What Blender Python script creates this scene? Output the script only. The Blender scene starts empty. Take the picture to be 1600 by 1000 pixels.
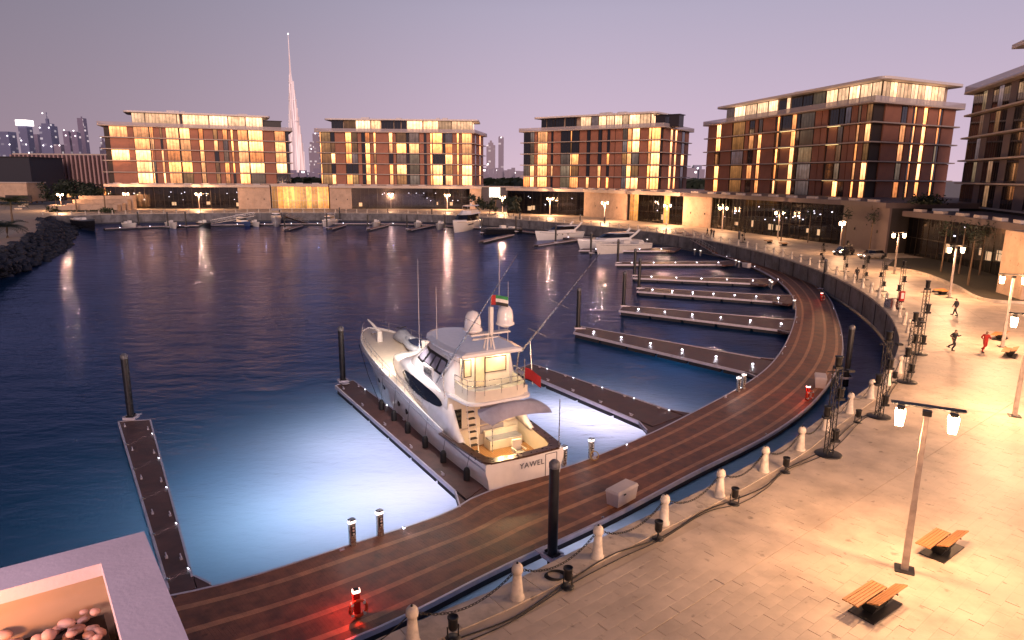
import bpy, bmesh, math, random
from mathutils import Vector, Matrix
random.seed(11)
R = math.radians
SC = bpy.context.scene
COL = SC.collection

# ------------------------------------------------------------------ camera
CAM_H = 13.0
PITCH, ROLL, FPX = R(12.1), R(0.5), 1050.0
cd = bpy.data.cameras.new('camera'); cam = bpy.data.objects.new('camera', cd); COL.objects.link(cam)
cd.sensor_width = 36; cd.lens = 36 * FPX / 1600; cd.clip_start = .1; cd.clip_end = 20000
cam.matrix_world = (Matrix.Translation((0, 0, CAM_H)) @ Matrix.Rotation(math.pi / 2 - PITCH, 4, 'X')
                    @ Matrix.Rotation(ROLL, 4, 'Z'))
SC.camera = cam

# ------------------------------------------------------------------ dusk sky
world = bpy.data.worlds.new('World'); SC.world = world; world.use_nodes = True
wn, wl = world.node_tree.nodes, world.node_tree.links
wn.clear()
wo = wn.new('ShaderNodeOutputWorld'); bg = wn.new('ShaderNodeBackground'); wl.new(bg.outputs[0], wo.inputs[0])
tc = wn.new('ShaderNodeTexCoord'); sep = wn.new('ShaderNodeSeparateXYZ'); wl.new(tc.outputs['Generated'], sep.inputs[0])
ramp = wn.new('ShaderNodeValToRGB'); wl.new(sep.outputs['Z'], ramp.inputs[0])
cr = ramp.color_ramp
SKY = [(0.0, (.62, .45, .54)), (.06, (.53, .405, .52)), (.22, (.385, .34, .455)), (.34, (.21, .205, .30)),
       (.52, (.070, .090, .18)), (.8, (.025, .042, .10)), (1.0, (.016, .03, .075))]
cr.elements[0].position, cr.elements[0].color = 0, (*SKY[0][1], 1)
cr.elements[1].position, cr.elements[1].color = 1, (*SKY[-1][1], 1)
for p_, c_ in SKY[1:-1]:
    e = cr.elements.new(p_); e.color = (*c_, 1)
# darker towards the left (east), afterglow of the set sun low down behind the camera
dark = wn.new('ShaderNodeMapRange'); wl.new(sep.outputs['X'], dark.inputs['Value'])
dark.inputs['From Min'].default_value = -.75; dark.inputs['From Max'].default_value = .15
dark.inputs['To Min'].default_value = .46; dark.inputs['To Max'].default_value = 1
dark.interpolation_type = 'SMOOTHSTEP'
mul = wn.new('ShaderNodeVectorMath'); mul.operation = 'SCALE'; wl.new(ramp.outputs[0], mul.inputs[0]); wl.new(dark.outputs[0], mul.inputs['Scale'])
# the physical twilight sky, very dim, adds its own tint
nish = wn.new('ShaderNodeTexSky'); nish.sky_type = 'NISHITA'; nish.sun_disc = False
nish.sun_elevation = R(1.0); nish.sun_rotation = R(170)
nm = wn.new('ShaderNodeVectorMath'); nm.operation = 'SCALE'; wl.new(nish.outputs[0], nm.inputs[0]); nm.inputs['Scale'].default_value = .008
add = wn.new('ShaderNodeVectorMath'); add.operation = 'ADD'; wl.new(mul.outputs[0], add.inputs[0]); wl.new(nm.outputs[0], add.inputs[1])
wl.new(add.outputs[0], bg.inputs[0]); bg.inputs[1].default_value = 1.18
# ------------------------------------------------------------------ last light of the low sun, far behind the camera
sd = bpy.data.lights.new('sun', 'SUN'); sun = bpy.data.objects.new('sun', sd); COL.objects.link(sun)
sd.energy = 2.0; sd.color = (1, .66, .52); sd.angle = R(24)
sun.rotation_euler = Vector((-.15, 1, -.25)).to_track_quat('-Z', 'Y').to_euler()
SC.view_settings.view_transform = 'Standard'; SC.view_settings.look = 'None'
SC.view_settings.exposure = 0; SC.view_settings.gamma = 1; SC.view_settings.use_curve_mapping = False
SC.cycles.use_denoising = True; SC.cycles.max_bounces = 6; SC.cycles.diffuse_bounces = 2; SC.cycles.glossy_bounces = 3
SC.cycles.transmission_bounces = 3; SC.cycles.sample_clamp_indirect = 14; SC.cycles.sample_clamp_direct = 0
SC.cycles.caustics_reflective = False; SC.cycles.caustics_refractive = False; SC.cycles.use_light_tree = True

# ------------------------------------------------------------------ measuring: where a sight line of the photograph meets a level
def _ray(x, y):
    X = (x - 800) / FPX; Y = (y - 500) / FPX
    c, s = math.cos(ROLL), math.sin(ROLL)
    X, Y = X * c + Y * s, -X * s + Y * c
    return X, math.cos(PITCH) - Y * math.sin(PITCH), -(math.sin(PITCH) + Y * math.cos(PITCH))
def G(x, y, z=0.0):
    a, b, c = _ray(x, y); k = (z - CAM_H) / c
    return Vector((a * k, b * k, z))
def XY(x, y, fw):
    a, b, c = _ray(x, y); return Vector((a / b * fw, fw, CAM_H + c / b * fw))
def ON(x, y, A, B):
    """fraction along plan segment A-B met by the sight line"""
    a, b, c = _ray(x, y)
    dx, dy = B[0] - A[0], B[1] - A[1]
    # A + t d = k (a,b)
    det = dx * b - dy * a
    return (-(A[0]) * b + A[1] * a) / det

# ------------------------------------------------------------------ mesh builder
KIDS = {}
class MB:
    def __init__(s): s.v = []; s.f = []; s.m = []; s.sm = []
    def add(s, vs, fs, mi=0, smooth=False):
        o = len(s.v); s.v += [tuple(v) for v in vs]
        for f in fs: s.f.append([o + i for i in f]); s.m.append(mi); s.sm.append(smooth)
        return s
    def box(s, c, d, rz=0, mi=0, M=None):
        hx, hy, hz = d[0] / 2, d[1] / 2, d[2] / 2
        cs, sn = math.cos(rz), math.sin(rz)
        vs = []
        for z in (-hz, hz):
            for x, y in ((-hx, -hy), (hx, -hy), (hx, hy), (-hx, hy)):
                v = Vector((c[0] + x * cs - y * sn, c[1] + x * sn + y * cs, c[2] + z))
                vs.append(M @ v if M else v)
        return s.add(vs, [(3, 2, 1, 0), (4, 5, 6, 7), (0, 1, 5, 4), (1, 2, 6, 5), (2, 3, 7, 6), (3, 0, 4, 7)], mi)
    def prism(s, poly, z0, z1, mi=0, smooth=False):
        n = len(poly)
        ar = sum(poly[i][0] * poly[(i + 1) % n][1] - poly[(i + 1) % n][0] * poly[i][1] for i in range(n))
        if ar < 0: poly = list(poly)[::-1]
        vs = [(p[0], p[1], z0) for p in poly] + [(p[0], p[1], z1) for p in poly]
        s.add(vs, [tuple(range(n))[::-1], tuple(range(n, 2 * n))] + [(i, (i + 1) % n, n + (i + 1) % n, n + i) for i in range(n)], mi, smooth)
        return s
    def tube(s, pts, r, n=8, mi=0, cap=True, smooth=True):
        pts = [Vector(p) for p in pts]; rings = []
        for i, p in enumerate(pts):
            t = (pts[min(i + 1, len(pts) - 1)] - pts[max(i - 1, 0)])
            if t.length < 1e-9: t = Vector((0, 0, 1))
            t.normalize()
            u = t.cross(Vector((0, 0, 1)));
            if u.length < .05: u = t.cross(Vector((1, 0, 0)))
            u.normalize(); w = t.cross(u)
            rr = r[i] if isinstance(r, (list, tuple)) else r
            rings.append([p + (u * math.cos(a) + w * math.sin(a)) * rr for a in [2 * math.pi * k / n for k in range(n)]])
        return s.loft(rings, cap, cap, mi, smooth)
    def lathe(s, prof, n=16, o=(0, 0, 0), mi=0, smooth=True):
        rings = [[(o[0] + r * math.cos(2 * math.pi * k / n), o[1] + r * math.sin(2 * math.pi * k / n), o[2] + z) for k in range(n)] for r, z in prof]
        return s.loft(rings, True, True, mi, smooth)
    def loft(s, rings, c0=True, c1=True, mi=0, smooth=True, closed=True):
        n = len(rings[0]); vs = [v for r in rings for v in r]; fs = []
        for i in range(len(rings) - 1):
            for k in range(n if closed else n - 1):
                a = i * n + k; b = i * n + (k + 1) % n
                fs.append((a, b, b + n, a + n))
        s.add(vs, fs, mi, smooth)
        if closed and c0: s.add(rings[0], [tuple(range(n))[::-1]], mi)
        if closed and c1: s.add(rings[-1], [tuple(range(n))], mi)
        return s
    def mesh(s, name, mats):
        me = bpy.data.meshes.new(name); me.from_pydata(s.v, [], s.f)
        for m in (mats if isinstance(mats, (list, tuple)) else [mats]): me.materials.append(m)
        me.polygons.foreach_set('material_index', s.m); me.polygons.foreach_set('use_smooth', s.sm)
        me.update(); return me
    def build(s, name, mats, parent=None, **k):
        return link(name, s.mesh(name, mats), parent, **k)
def link(name, me, parent=None, loc=None, rz=None, scale=None, **props):
    o = bpy.data.objects.new(name, me); COL.objects.link(o)
    if parent: o.parent = parent; KIDS.setdefault(parent.name, []).append(o)
    if loc is not None: o.location = loc
    if rz is not None: o.rotation_euler = (0, 0, rz)
    if scale is not None: o.scale = scale
    for k, v in props.items(): o[k] = v
    return o
def thing(name, label, cat, loc=(0, 0, 0), rz=0, group=None):
    o = link(name, None, None, loc, rz, label=label, category=cat)
    if group: o['group'] = group
    return o
def tag(o, label, cat, group=None):
    o['label'] = label; o['category'] = cat
    if group: o['group'] = group
    return o
def copy_tree(o, parent=None):
    c = o.copy(); COL.objects.link(c)
    if parent: c.parent = parent
    for ch in KIDS.get(o.name, ()):
        copy_tree(ch, c)
    return c
def place(proto, used, loc, rz, label, group=None, scale=None):
    """first call moves the prototype itself, later ones copy it with its parts"""
    r = proto if not used else copy_tree(proto)
    used.append(1)
    r.location = loc; r.rotation_euler = (0, 0, rz)
    if scale: r.scale = scale
    r['label'] = label
    if group: r['group'] = group
    return r
def smooth_curve(pts, step):
    """Catmull-Rom through pts, resampled"""
    P_ = [Vector(p).to_3d() if len(p) == 2 else Vector(p) for p in pts]
    P_ = [P_[0] * 2 - P_[1]] + P_ + [P_[-1] * 2 - P_[-2]]
    out = []
    for i in range(1, len(P_) - 2):
        for k in range(20):
            t = k / 20; a, b, c, d = P_[i - 1:i + 3]
            out.append(.5 * ((2 * b) + (-a + c) * t + (2 * a - 5 * b + 4 * c - d) * t * t + (-a + 3 * b - 3 * c + d) * t ** 3))
    out.append(P_[-2]); return resample(out, step)
def resample(pts, step):
    L = [0]
    for a, b in zip(pts, pts[1:]): L.append(L[-1] + (b - a).length)
    n = max(2, int(round(L[-1] / step)) + 1); res = []; j = 0
    for i in range(n):
        d = L[-1] * i / (n - 1)
        while j < len(L) - 2 and L[j + 1] < d: j += 1
        t = (d - L[j]) / max(1e-9, L[j + 1] - L[j]); res.append(pts[j].lerp(pts[j + 1], t))
    return res
def offset(pts, d):
    out = []
    for i, p in enumerate(pts):
        t = pts[min(i + 1, len(pts) - 1)] - pts[max(i - 1, 0)]; t.z = 0; t.normalize()
        out.append(p + Vector((t.y, -t.x, 0)) * d)
    return out

# ------------------------------------------------------------------ materials
def mat(name, col, rough=.6, metal=0, var=.12, scale=3, bump=0, bscale=30, coat=0, spec=None, stretch=None, obj=True, var2=0):
    m = bpy.data.materials.new(name); m.use_nodes = True; n, l = m.node_tree.nodes, m.node_tree.links
    b = n['Principled BSDF']; b.inputs['Roughness'].default_value = rough; b.inputs['Metallic'].default_value = metal
    b.inputs['Coat Weight'].default_value = coat
    if spec is not None: b.inputs['Specular IOR Level'].default_value = spec
    b.inputs['Base Color'].default_value = (*col, 1)
    t = n.new('ShaderNodeTexCoord'); mp = n.new('ShaderNodeMapping'); l.new(t.outputs['Object'], mp.inputs[0])
    if stretch: mp.inputs['Scale'].default_value = stretch
    if var:
        nz = n.new('ShaderNodeTexNoise'); nz.inputs['Scale'].default_value = scale; nz.inputs['Detail'].default_value = 5
        l.new(mp.outputs[0], nz.inputs['Vector'])
        mr = n.new('ShaderNodeMapRange'); l.new(nz.outputs[0], mr.inputs['Value'])
        mr.inputs['From Min'].default_value = .3; mr.inputs['From Max'].default_value = .7
        mr.inputs['To Min'].default_value = 1 - var; mr.inputs['To Max'].default_value = 1 + var
        v = n.new('ShaderNodeVectorMath'); v.operation = 'SCALE'; v.inputs[0].default_value = col
        if var2:
            oi = n.new('ShaderNodeObjectInfo'); m2 = n.new('ShaderNodeMapRange'); l.new(oi.outputs['Random'], m2.inputs['Value'])
            m2.inputs['To Min'].default_value = 1 - var2; m2.inputs['To Max'].default_value = 1 + var2
            mm = n.new('ShaderNodeMath'); mm.operation = 'MULTIPLY'; l.new(mr.outputs[0], mm.inputs[0]); l.new(m2.outputs[0], mm.inputs[1])
            l.new(mm.outputs[0], v.inputs['Scale'])
        else: l.new(mr.outputs[0], v.inputs['Scale'])
        l.new(v.outputs[0], b.inputs['Base Color'])
        rr = n.new('ShaderNodeMapRange'); l.new(nz.outputs[0], rr.inputs['Value'])
        rr.inputs['To Min'].default_value = max(.02, rough - .12); rr.inputs['To Max'].default_value = min(1, rough + .12)
        l.new(rr.outputs[0], b.inputs['Roughness'])
    if bump:
        nb = n.new('ShaderNodeTexNoise'); nb.inputs['Scale'].default_value = bscale; nb.inputs['Detail'].default_value = 6
        l.new(mp.outputs[0], nb.inputs['Vector'])
        bp = n.new('ShaderNodeBump'); bp.inputs['Strength'].default_value = bump; bp.inputs['Distance'].default_value = .03
        l.new(nb.outputs[0], bp.inputs['Height']); l.new(bp.outputs[0], b.inputs['Normal'])
    return m
def emis(name, col, s, sampled=True):
    m = bpy.data.materials.new(name); m.use_nodes = True; n, l = m.node_tree.nodes, m.node_tree.links
    b = n['Principled BSDF']; b.inputs['Base Color'].default_value = (*[min(1, c) * .8 for c in col], 1)
    b.inputs['Emission Color'].default_value = (*col, 1); b.inputs['Emission Strength'].default_value = s
    if not sampled: m.cycles.emission_sampling = 'NONE'
    return m
def lit_window(name, cols, s, cur=True):
    """glass pane with a lit room: curtains folds, each room its own tone"""
    m = bpy.data.materials.new(name); m.use_nodes = True; n, l = m.node_tree.nodes, m.node_tree.links
    b = n['Principled BSDF']; b.inputs['Base Color'].default_value = (.05, .04, .035, 1); b.inputs['Roughness'].default_value = .12
    oi = n.new('ShaderNodeObjectInfo'); t = n.new('ShaderNodeTexCoord')
    rp = n.new('ShaderNodeValToRGB'); l.new(oi.outputs['Random'], rp.inputs[0])
    rp.color_ramp.elements[0].color = (*cols[0], 1); rp.color_ramp.elements[1].color = (*cols[-1], 1)
    for i, c in enumerate(cols[1:-1]):
        e = rp.color_ramp.elements.new((i + 1) / (len(cols) - 1)); e.color = (*c, 1)
    sp = n.new('ShaderNodeSeparateXYZ'); l.new(t.outputs['Object'], sp.inputs[0])
    # curtain folds: stretched noise on world position
    gm = n.new('ShaderNodeNewGeometry'); mp = n.new('ShaderNodeMapping'); mp.inputs['Scale'].default_value = (1.0, 1.0, .10); l.new(gm.outputs['Position'], mp.inputs[0])
    nz = n.new('ShaderNodeTexNoise'); nz.inputs['Scale'].default_value = 1; nz.inputs['Detail'].default_value = 1; l.new(mp.outputs[0], nz.inputs['Vector'])
    mr = n.new('ShaderNodeMapRange'); l.new(nz.outputs[0], mr.inputs['Value']); mr.inputs['From Min'].default_value = .35; mr.inputs['From Max'].default_value = .65
    mr.inputs['To Min'].default_value = .72; mr.inputs['To Max'].default_value = 1.12
    # furniture low in the room darkens it in patches
    n2 = n.new('ShaderNodeTexNoise'); n2.inputs['Scale'].default_value = .8; n2.inputs['Detail'].default_value = 2; l.new(gm.outputs['Position'], n2.inputs['Vector'])
    m2 = n.new('ShaderNodeMapRange'); l.new(n2.outputs[0], m2.inputs['Value']); m2.inputs['From Min'].default_value = .4; m2.inputs['From Max'].default_value = .55
    m2.inputs['To Min'].default_value = .72; m2.inputs['To Max'].default_value = 1
    mm = n.new('ShaderNodeMath'); mm.operation = 'MULTIPLY'; l.new(mr.outputs[0], mm.inputs[0]); l.new(m2.outputs[0], mm.inputs[1])
    wr = n.new('ShaderNodeTexWhiteNoise'); wr.noise_dimensions = '1D'; l.new(oi.outputs['Random'], wr.inputs['W'])
    wm = n.new('ShaderNodeMapRange'); l.new(wr.outputs['Value'], wm.inputs['Value']); wm.inputs['To Min'].default_value = s * .2; wm.inputs['To Max'].default_value = s * 1.35
    zr = n.new('ShaderNodeMapRange'); l.new(sp.outputs['Z'], zr.inputs['Value']); zr.inputs['From Min'].default_value = .2; zr.inputs['From Max'].default_value = 3.4; zr.inputs['To Min'].default_value = .55; zr.inputs['To Max'].default_value = 1.1
    mz = n.new('ShaderNodeMath'); mz.operation = 'MULTIPLY'; l.new(mm.outputs[0], mz.inputs[0]); l.new(zr.outputs[0], mz.inputs[1])
    m3 = n.new('ShaderNodeMath'); m3.operation = 'MULTIPLY'; l.new(mz.outputs[0], m3.inputs[0]); l.new(wm.outputs[0], m3.inputs[1])
    l.new(rp.outputs[0], b.inputs['Emission Color']); l.new(m3.outputs[0], b.inputs['Emission Strength'])
    m.cycles.emission_sampling = 'NONE'
    return m

M = {}
M['stone'] = mat('pale_paving_stone', (.50, .42, .345), .5, var=.10, scale=.7, bump=.12, bscale=25, var2=.03)
def add_stains(m, lo=.80, sc=.35):
    n, l = m.node_tree.nodes, m.node_tree.links; b = n['Principled BSDF']; src = b.inputs['Base Color'].links[0].from_socket
    g = n.new('ShaderNodeNewGeometry'); a = n.new('ShaderNodeTexNoise'); a.inputs['Scale'].default_value = sc; a.inputs['Detail'].default_value = 8; a.inputs['Roughness'].default_value = .65; l.new(g.outputs['Position'], a.inputs['Vector'])
    r = n.new('ShaderNodeMapRange'); l.new(a.outputs[0], r.inputs['Value']); r.inputs['From Min'].default_value = .36; r.inputs['From Max'].default_value = .56; r.inputs['To Min'].default_value = lo; r.inputs['To Max'].default_value = 1.05
    c = n.new('ShaderNodeTexNoise'); c.inputs['Scale'].default_value = 2.3; c.inputs['Detail'].default_value = 4; l.new(g.outputs['Position'], c.inputs['Vector'])
    r2 = n.new('ShaderNodeMapRange'); l.new(c.outputs[0], r2.inputs['Value']); r2.inputs['From Min'].default_value = .27; r2.inputs['From Max'].default_value = .36; r2.inputs['To Min'].default_value = .55; r2.inputs['To Max'].default_value = 1
    k = n.new('ShaderNodeMath'); k.operation = 'MULTIPLY'; l.new(r.outputs[0], k.inputs[0]); l.new(r2.outputs[0], k.inputs[1])
    v = n.new('ShaderNodeVectorMath'); v.operation = 'SCALE'; l.new(src, v.inputs[0]); l.new(k.outputs[0], v.inputs['Scale']); l.new(v.outputs[0], b.inputs['Base Color'])
add_stains(M['stone'])
M['stone_base'] = mat('paving_bed', (.45, .375, .305), .8, var=.08, scale=.6)
add_stains(M['stone_base'])
M['coping'] = mat('coping_stone', (.52, .45, .38), .6, var=.10, scale=1.2, bump=.15, var2=.05)
add_stains(M['coping'], .7, 1.1)
M['bollard'] = mat('bollard_stone', (.62, .55, .47), .6, var=.10, scale=5, bump=.15)
M['quay'] = mat('quay_concrete', (.17, .165, .185), .75, var=.35, scale=.35, bump=.3, bscale=8, stretch=(1, 1, .35))
M['deck'] = mat('dark_timber_board', (.22, .082, .042), .50, var=.3, scale=2.2, bump=.25, bscale=40, stretch=(1, 1, 1))
M['deck2'] = mat('light_timber_board', (.46, .21, .105), .48, var=.25, scale=2.2, bump=.25, bscale=40)
M['fdeck'] = mat('shaded_finger_board', (.105, .050, .045), .5, var=.35, scale=1.5, bump=.25, bscale=40)  # the unlit look of the finger decks is put into this darker colour
M['dullstone'] = mat('dull_purple_stone', (.15, .115, .12), .7, var=.12, scale=.4)
M['trim'] = mat('grey_aluminium_trim', (.62, .58, .68), .4, .15, var=.1)
M['float'] = mat('pontoon_float', (.03, .03, .04), .7, var=.2)
M['pile'] = mat('black_pile_sleeve', (.012, .012, .016), .38, var=.3, scale=4)
M['black'] = mat('black_metal', (.012, .012, .014), .45, .2, var=.2)
M['chain'] = mat('dark_chain', (.04, .038, .036), .5, .7, var=.2)
M['cable'] = mat('black_cable', (.012, .011, .011), .6)
M['steel'] = mat('brushed_steel', (.55, .53, .52), .28, .9, var=.15, scale=8)
M['lamppost'] = mat('bronze_lamp_post', (.42, .36, .32), .35, .6, var=.25, scale=3)
M['lantern'] = emis('lantern_glass', (1, .64, .34), 45)
M['lantern_far'] = emis('far_lantern_glass', (1, .72, .45), 9)
M['decklight'] = emis('deck_light_lens', (.85, .85, 1), 9)
M['decklight_far'] = emis('far_deck_light_lens', (.9, .85, 1), 12)
M['redlight'] = emis('red_lamp_lens', (1, .08, .03), 8)
M['white'] = mat('white_gelcoat', (.87, .85, .86), .22, var=.03, coat=.4)
M['white_m'] = mat('white_matt', (.72, .69, .68), .5, var=.05)
M['cream'] = mat('cream_panel', (.72, .66, .56), .35, var=.04)
M['teak'] = mat('teak_sole', (.42, .22, .09), .45, var=.25, scale=3, stretch=(.4, 8, 1))
M['darkteak'] = mat('dark_cap_rail', (.07, .035, .025), .3, var=.2)
M['glass'] = mat('dark_glass', (.010, .011, .016), .06, var=0, coat=.5)
M['glass_y'] = mat('sky_toned_yacht_glass', (.26, .24, .30), .10, var=0, coat=.5)  # reflected sky is put into this pale base colour
M['navy'] = mat('navy_cover', (.02, .03, .09), .6)
M['canvas'] = mat('grey_shade_canvas', (.36, .35, .44), .8, var=.1)
M['tube_grey'] = mat('grey_inflatable_tube', (.33, .35, .42), .5, var=.08)
M['redcloth'] = mat('red_cloth', (.32, .01, .014), .7)
M['benchwood'] = mat('bench_slat_wood', (.40, .185, .06), .45, var=.25, scale=2, stretch=(1, 10, 1))
M['brick'] = mat('terracotta_cladding', (.36, .155, .10), .7, var=.12, scale=.5, var2=.10)
M['slab'] = mat('floor_slab_edge', (.52, .43, .38), .6, var=.08)
M['slabw'] = mat('white_roof_slab', (.74, .67, .66), .6, var=.05)
M['frame'] = mat('bronze_window_frame', (.035, .025, .02), .4, .5, var=.1)
M['peach'] = mat('sandstone_wall', (.50, .36, .27), .75, var=.07, scale=.4)
M['lit'] = lit_window('lit_curtained_window', [(1, .27, .065), (1, .35, .11), (1, .43, .17), (1, .30, .08)], 5.2)
M['litpent'] = lit_window('lit_penthouse_glass', [(1, .50, .24), (1, .60, .34), (1, .54, .28)], 2.6)
M['orange'] = lit_window('amber_lit_window', [(1, .42, .12), (.9, .36, .12), (1, .5, .18)], .55)
M['gold'] = lit_window('gold_entrance_glass', [(1, .36, .06), (1, .42, .09), (.8, .25, .04)], 1.9)
M['dim'] = lit_window('dim_lit_window', [(.9, .45, .2), (.35, .28, .35), (.8, .55, .3), (.15, .12, .14)], .35)
M['podglass'] = mat('podium_dark_glass', (.012, .013, .02), .08, var=0)
M['rock'] = mat('breakwater_rock', (.028, .033, .052), .75, var=.4, scale=2, bump=.4, bscale=6, var2=.3)
M['leaf'] = mat('dark_leaf', (.035, .05, .022), .6, var=.4, scale=2)
M['leafdark'] = mat('very_dark_leaf', (.016, .026, .016), .6, var=.4, scale=1)
M['palm'] = mat('palm_frond', (.07, .085, .03), .55, var=.35, scale=1)
M['bark'] = mat('bark', (.16, .11, .075), .85, var=.3, scale=6, bump=.4)
M['soil'] = mat('lawn_soil', (.05, .045, .03), .9, var=.3)
M['pebble'] = mat('rounded_pebble', (.50, .31, .27), .6, var=.15, scale=3, var2=.3)
M['planter'] = mat('planter_render', (.74, .60, .66), .7, var=.08, scale=2, bump=.1)
M['skin'] = mat('skin', (.35, .2, .14), .5)
M['cloth_dark'] = mat('dark_clothes', (.015, .015, .02), .8)
M['cloth_red'] = mat('red_tracksuit', (.35, .02, .015), .8)
M['hair'] = mat('hair', (.015, .01, .008), .6)
M['pink'] = mat('pinkish_white_box', (.66, .58, .58), .5, var=.05)

add_stains(M['quay'], .55, .5); add_stains(M['deck'], .7, .8); add_stains(M['bollard'], .75, 3); add_stains(M['peach'], .85, .5)
def tower_mat(name, col, litc, dens, sc=(60, 60, 12), s=.6, haze=(.2, .16, .24)):
    """far skyscraper skin: facade grid of panes, some of them lit"""
    m = bpy.data.materials.new(name); m.use_nodes = True; n, l = m.node_tree.nodes, m.node_tree.links
    b = n['Principled BSDF']; b.inputs['Base Color'].default_value = (*col, 1); b.inputs['Roughness'].default_value = .4
    gm = n.new('ShaderNodeTexCoord'); mp = n.new('ShaderNodeMapping'); l.new(gm.outputs['Object'], mp.inputs[0])
    mp.inputs['Scale'].default_value = (1 / sc[0], 1 / sc[1], 1 / sc[2])
    sn = n.new('ShaderNodeVectorMath'); sn.operation = 'FLOOR'; l.new(mp.outputs[0], sn.inputs[0])
    wn_ = n.new('ShaderNodeTexWhiteNoise'); l.new(sn.outputs[0], wn_.inputs['Vector'])
    mr = n.new('ShaderNodeMapRange'); l.new(wn_.outputs['Value'], mr.inputs['Value'])
    mr.inputs['From Min'].default_value = 1 - dens; mr.inputs['From Max'].default_value = 1; mr.inputs['To Max'].default_value = s
    b.inputs['Emission Color'].default_value = (*litc, 1); l.new(mr.outputs[0], b.inputs['Emission Strength'])
    m.cycles.emission_sampling = 'NONE'
    return m

def lamp(name, loc, power, col=(1, .6, .32), radius=.15, parent=None, spot=None, aim=None, blend=.5):
    d = bpy.data.lights.new(name, 'SPOT' if spot else 'POINT'); d.energy = power; d.color = col; d.shadow_soft_size = radius
    o = bpy.data.objects.new(name, d); COL.objects.link(o); o.location = loc
    if parent: o.parent = parent; KIDS.setdefault(parent.name, []).append(o)
    if spot:
        d.spot_size = R(spot); d.spot_blend = blend
        o.rotation_euler = Vector(aim).to_track_quat('-Z', 'Y').to_euler()
    return o
# ================================================================== THE SETTING
WL = -3.0      # water level; the promenade is level 0
# ------------------------------------------------------------------ water
def water_material():
    m = bpy.data.materials.new('harbour_water'); m.use_nodes = True; n, l = m.node_tree.nodes, m.node_tree.links; n.clear()
    out = n.new('ShaderNodeOutputMaterial'); t = n.new('ShaderNodeNewGeometry')
    # waves: long swell + wind ripples, stretched across the view of the wind
    hs = []
    for sc, st, amp, dist in ((.17, (1, 1.9, 1), .95, 0), (.45, (1, 1.7, 1), .50, .2), (1.5, (1, 1.7, 1), .27, .3), (5.5, (1, 1.5, 1), .075, .6)):
        mp = n.new('ShaderNodeMapping'); mp.inputs['Scale'].default_value = st; mp.inputs['Rotation'].default_value = (0, 0, R(12)); l.new(t.outputs['Position'], mp.inputs[0])
        nz = n.new('ShaderNodeTexNoise'); nz.inputs['Scale'].default_value = sc; nz.inputs['Detail'].default_value = 3; nz.inputs['Distortion'].default_value = dist
        l.new(mp.outputs[0], nz.inputs['Vector'])
        k = n.new('ShaderNodeMath'); k.operation = 'MULTIPLY'; l.new(nz.outputs[0], k.inputs[0]); k.inputs[1].default_value = amp; hs.append(k)
    a = n.new('ShaderNodeMath'); a.operation = 'ADD'; l.new(hs[0].outputs[0], a.inputs[0]); l.new(hs[1].outputs[0], a.inputs[1])
    b0 = n.new('ShaderNodeMath'); b0.operation = 'ADD'; l.new(a.outputs[0], b0.inputs[0]); l.new(hs[2].outputs[0], b0.inputs[1])
    b = n.new('ShaderNodeMath'); b.operation = 'ADD'; l.new(b0.outputs[0], b.inputs[0]); l.new(hs[3].outputs[0], b.inputs[1])
    # gusts: calmer and rougher patches
    gz = n.new('ShaderNodeTexNoise'); gz.inputs['Scale'].default_value = .035; gz.inputs['Detail'].default_value = 2; l.new(t.outputs['Position'], gz.inputs['Vector'])
    gr = n.new('ShaderNodeMapRange'); l.new(gz.outputs[0], gr.inputs['Value']); gr.inputs['From Min'].default_value = .35; gr.inputs['From Max'].default_value = .65
    gr.inputs['To Min'].default_value = .30; gr.inputs['To Max'].default_value = .62
    bp = n.new('ShaderNodeBump'); bp.inputs['Distance'].default_value = .40; l.new(gr.outputs[0], bp.inputs['Strength']); l.new(b.outputs[0], bp.inputs['Height'])
    fr = n.new('ShaderNodeFresnel'); fr.inputs['IOR'].default_value = 1.33; l.new(bp.outputs[0], fr.inputs['Normal'])
    gl = n.new('ShaderNodeBsdfGlossy'); gl.inputs['Roughness'].default_value = .025; gl.inputs['Color'].default_value = (.45, .51, .86, 1); l.new(bp.outputs[0], gl.inputs['Normal'])
    df = n.new('ShaderNodeBsdfDiffuse'); df.inputs['Color'].default_value = (.0, .024, .07, 1)
    tr = n.new('ShaderNodeBsdfTranslucent'); tr.inputs['Color'].default_value = (.74, .72, .78, 1)
    body = n.new('ShaderNodeAddShader'); l.new(df.outputs[0], body.inputs[0]); l.new(tr.outputs[0], body.inputs[1])
    mx = n.new('ShaderNodeMixShader'); l.new(fr.outputs[0], mx.inputs[0]); l.new(body.outputs[0], mx.inputs[1]); l.new(gl.outputs[0], mx.inputs[2])
    l.new(mx.outputs[0], out.inputs[0])
    va = n.new('ShaderNodeVolumeAbsorption'); va.inputs['Color'].default_value = (.56, .74, .81, 1); va.inputs['Density'].default_value = .30; l.new(va.outputs[0], out.inputs['Volume']); return m
M['water'] = water_material()
w = MB().box((0, 3470, (WL - 9.2) / 2), (14000, 7060, WL + 9.2)).build('water', M['water']); w['kind'] = 'structure'
w = MB().add([(-7000, -60, -9), (7000, -60, -9), (7000, 7000, -9), (-7000, 7000, -9)], [(0, 1, 2, 3)]).build('seabed', mat('dark_seabed', (.02, .04, .05), .9, var=.2)); w['kind'] = 'structure'

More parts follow.
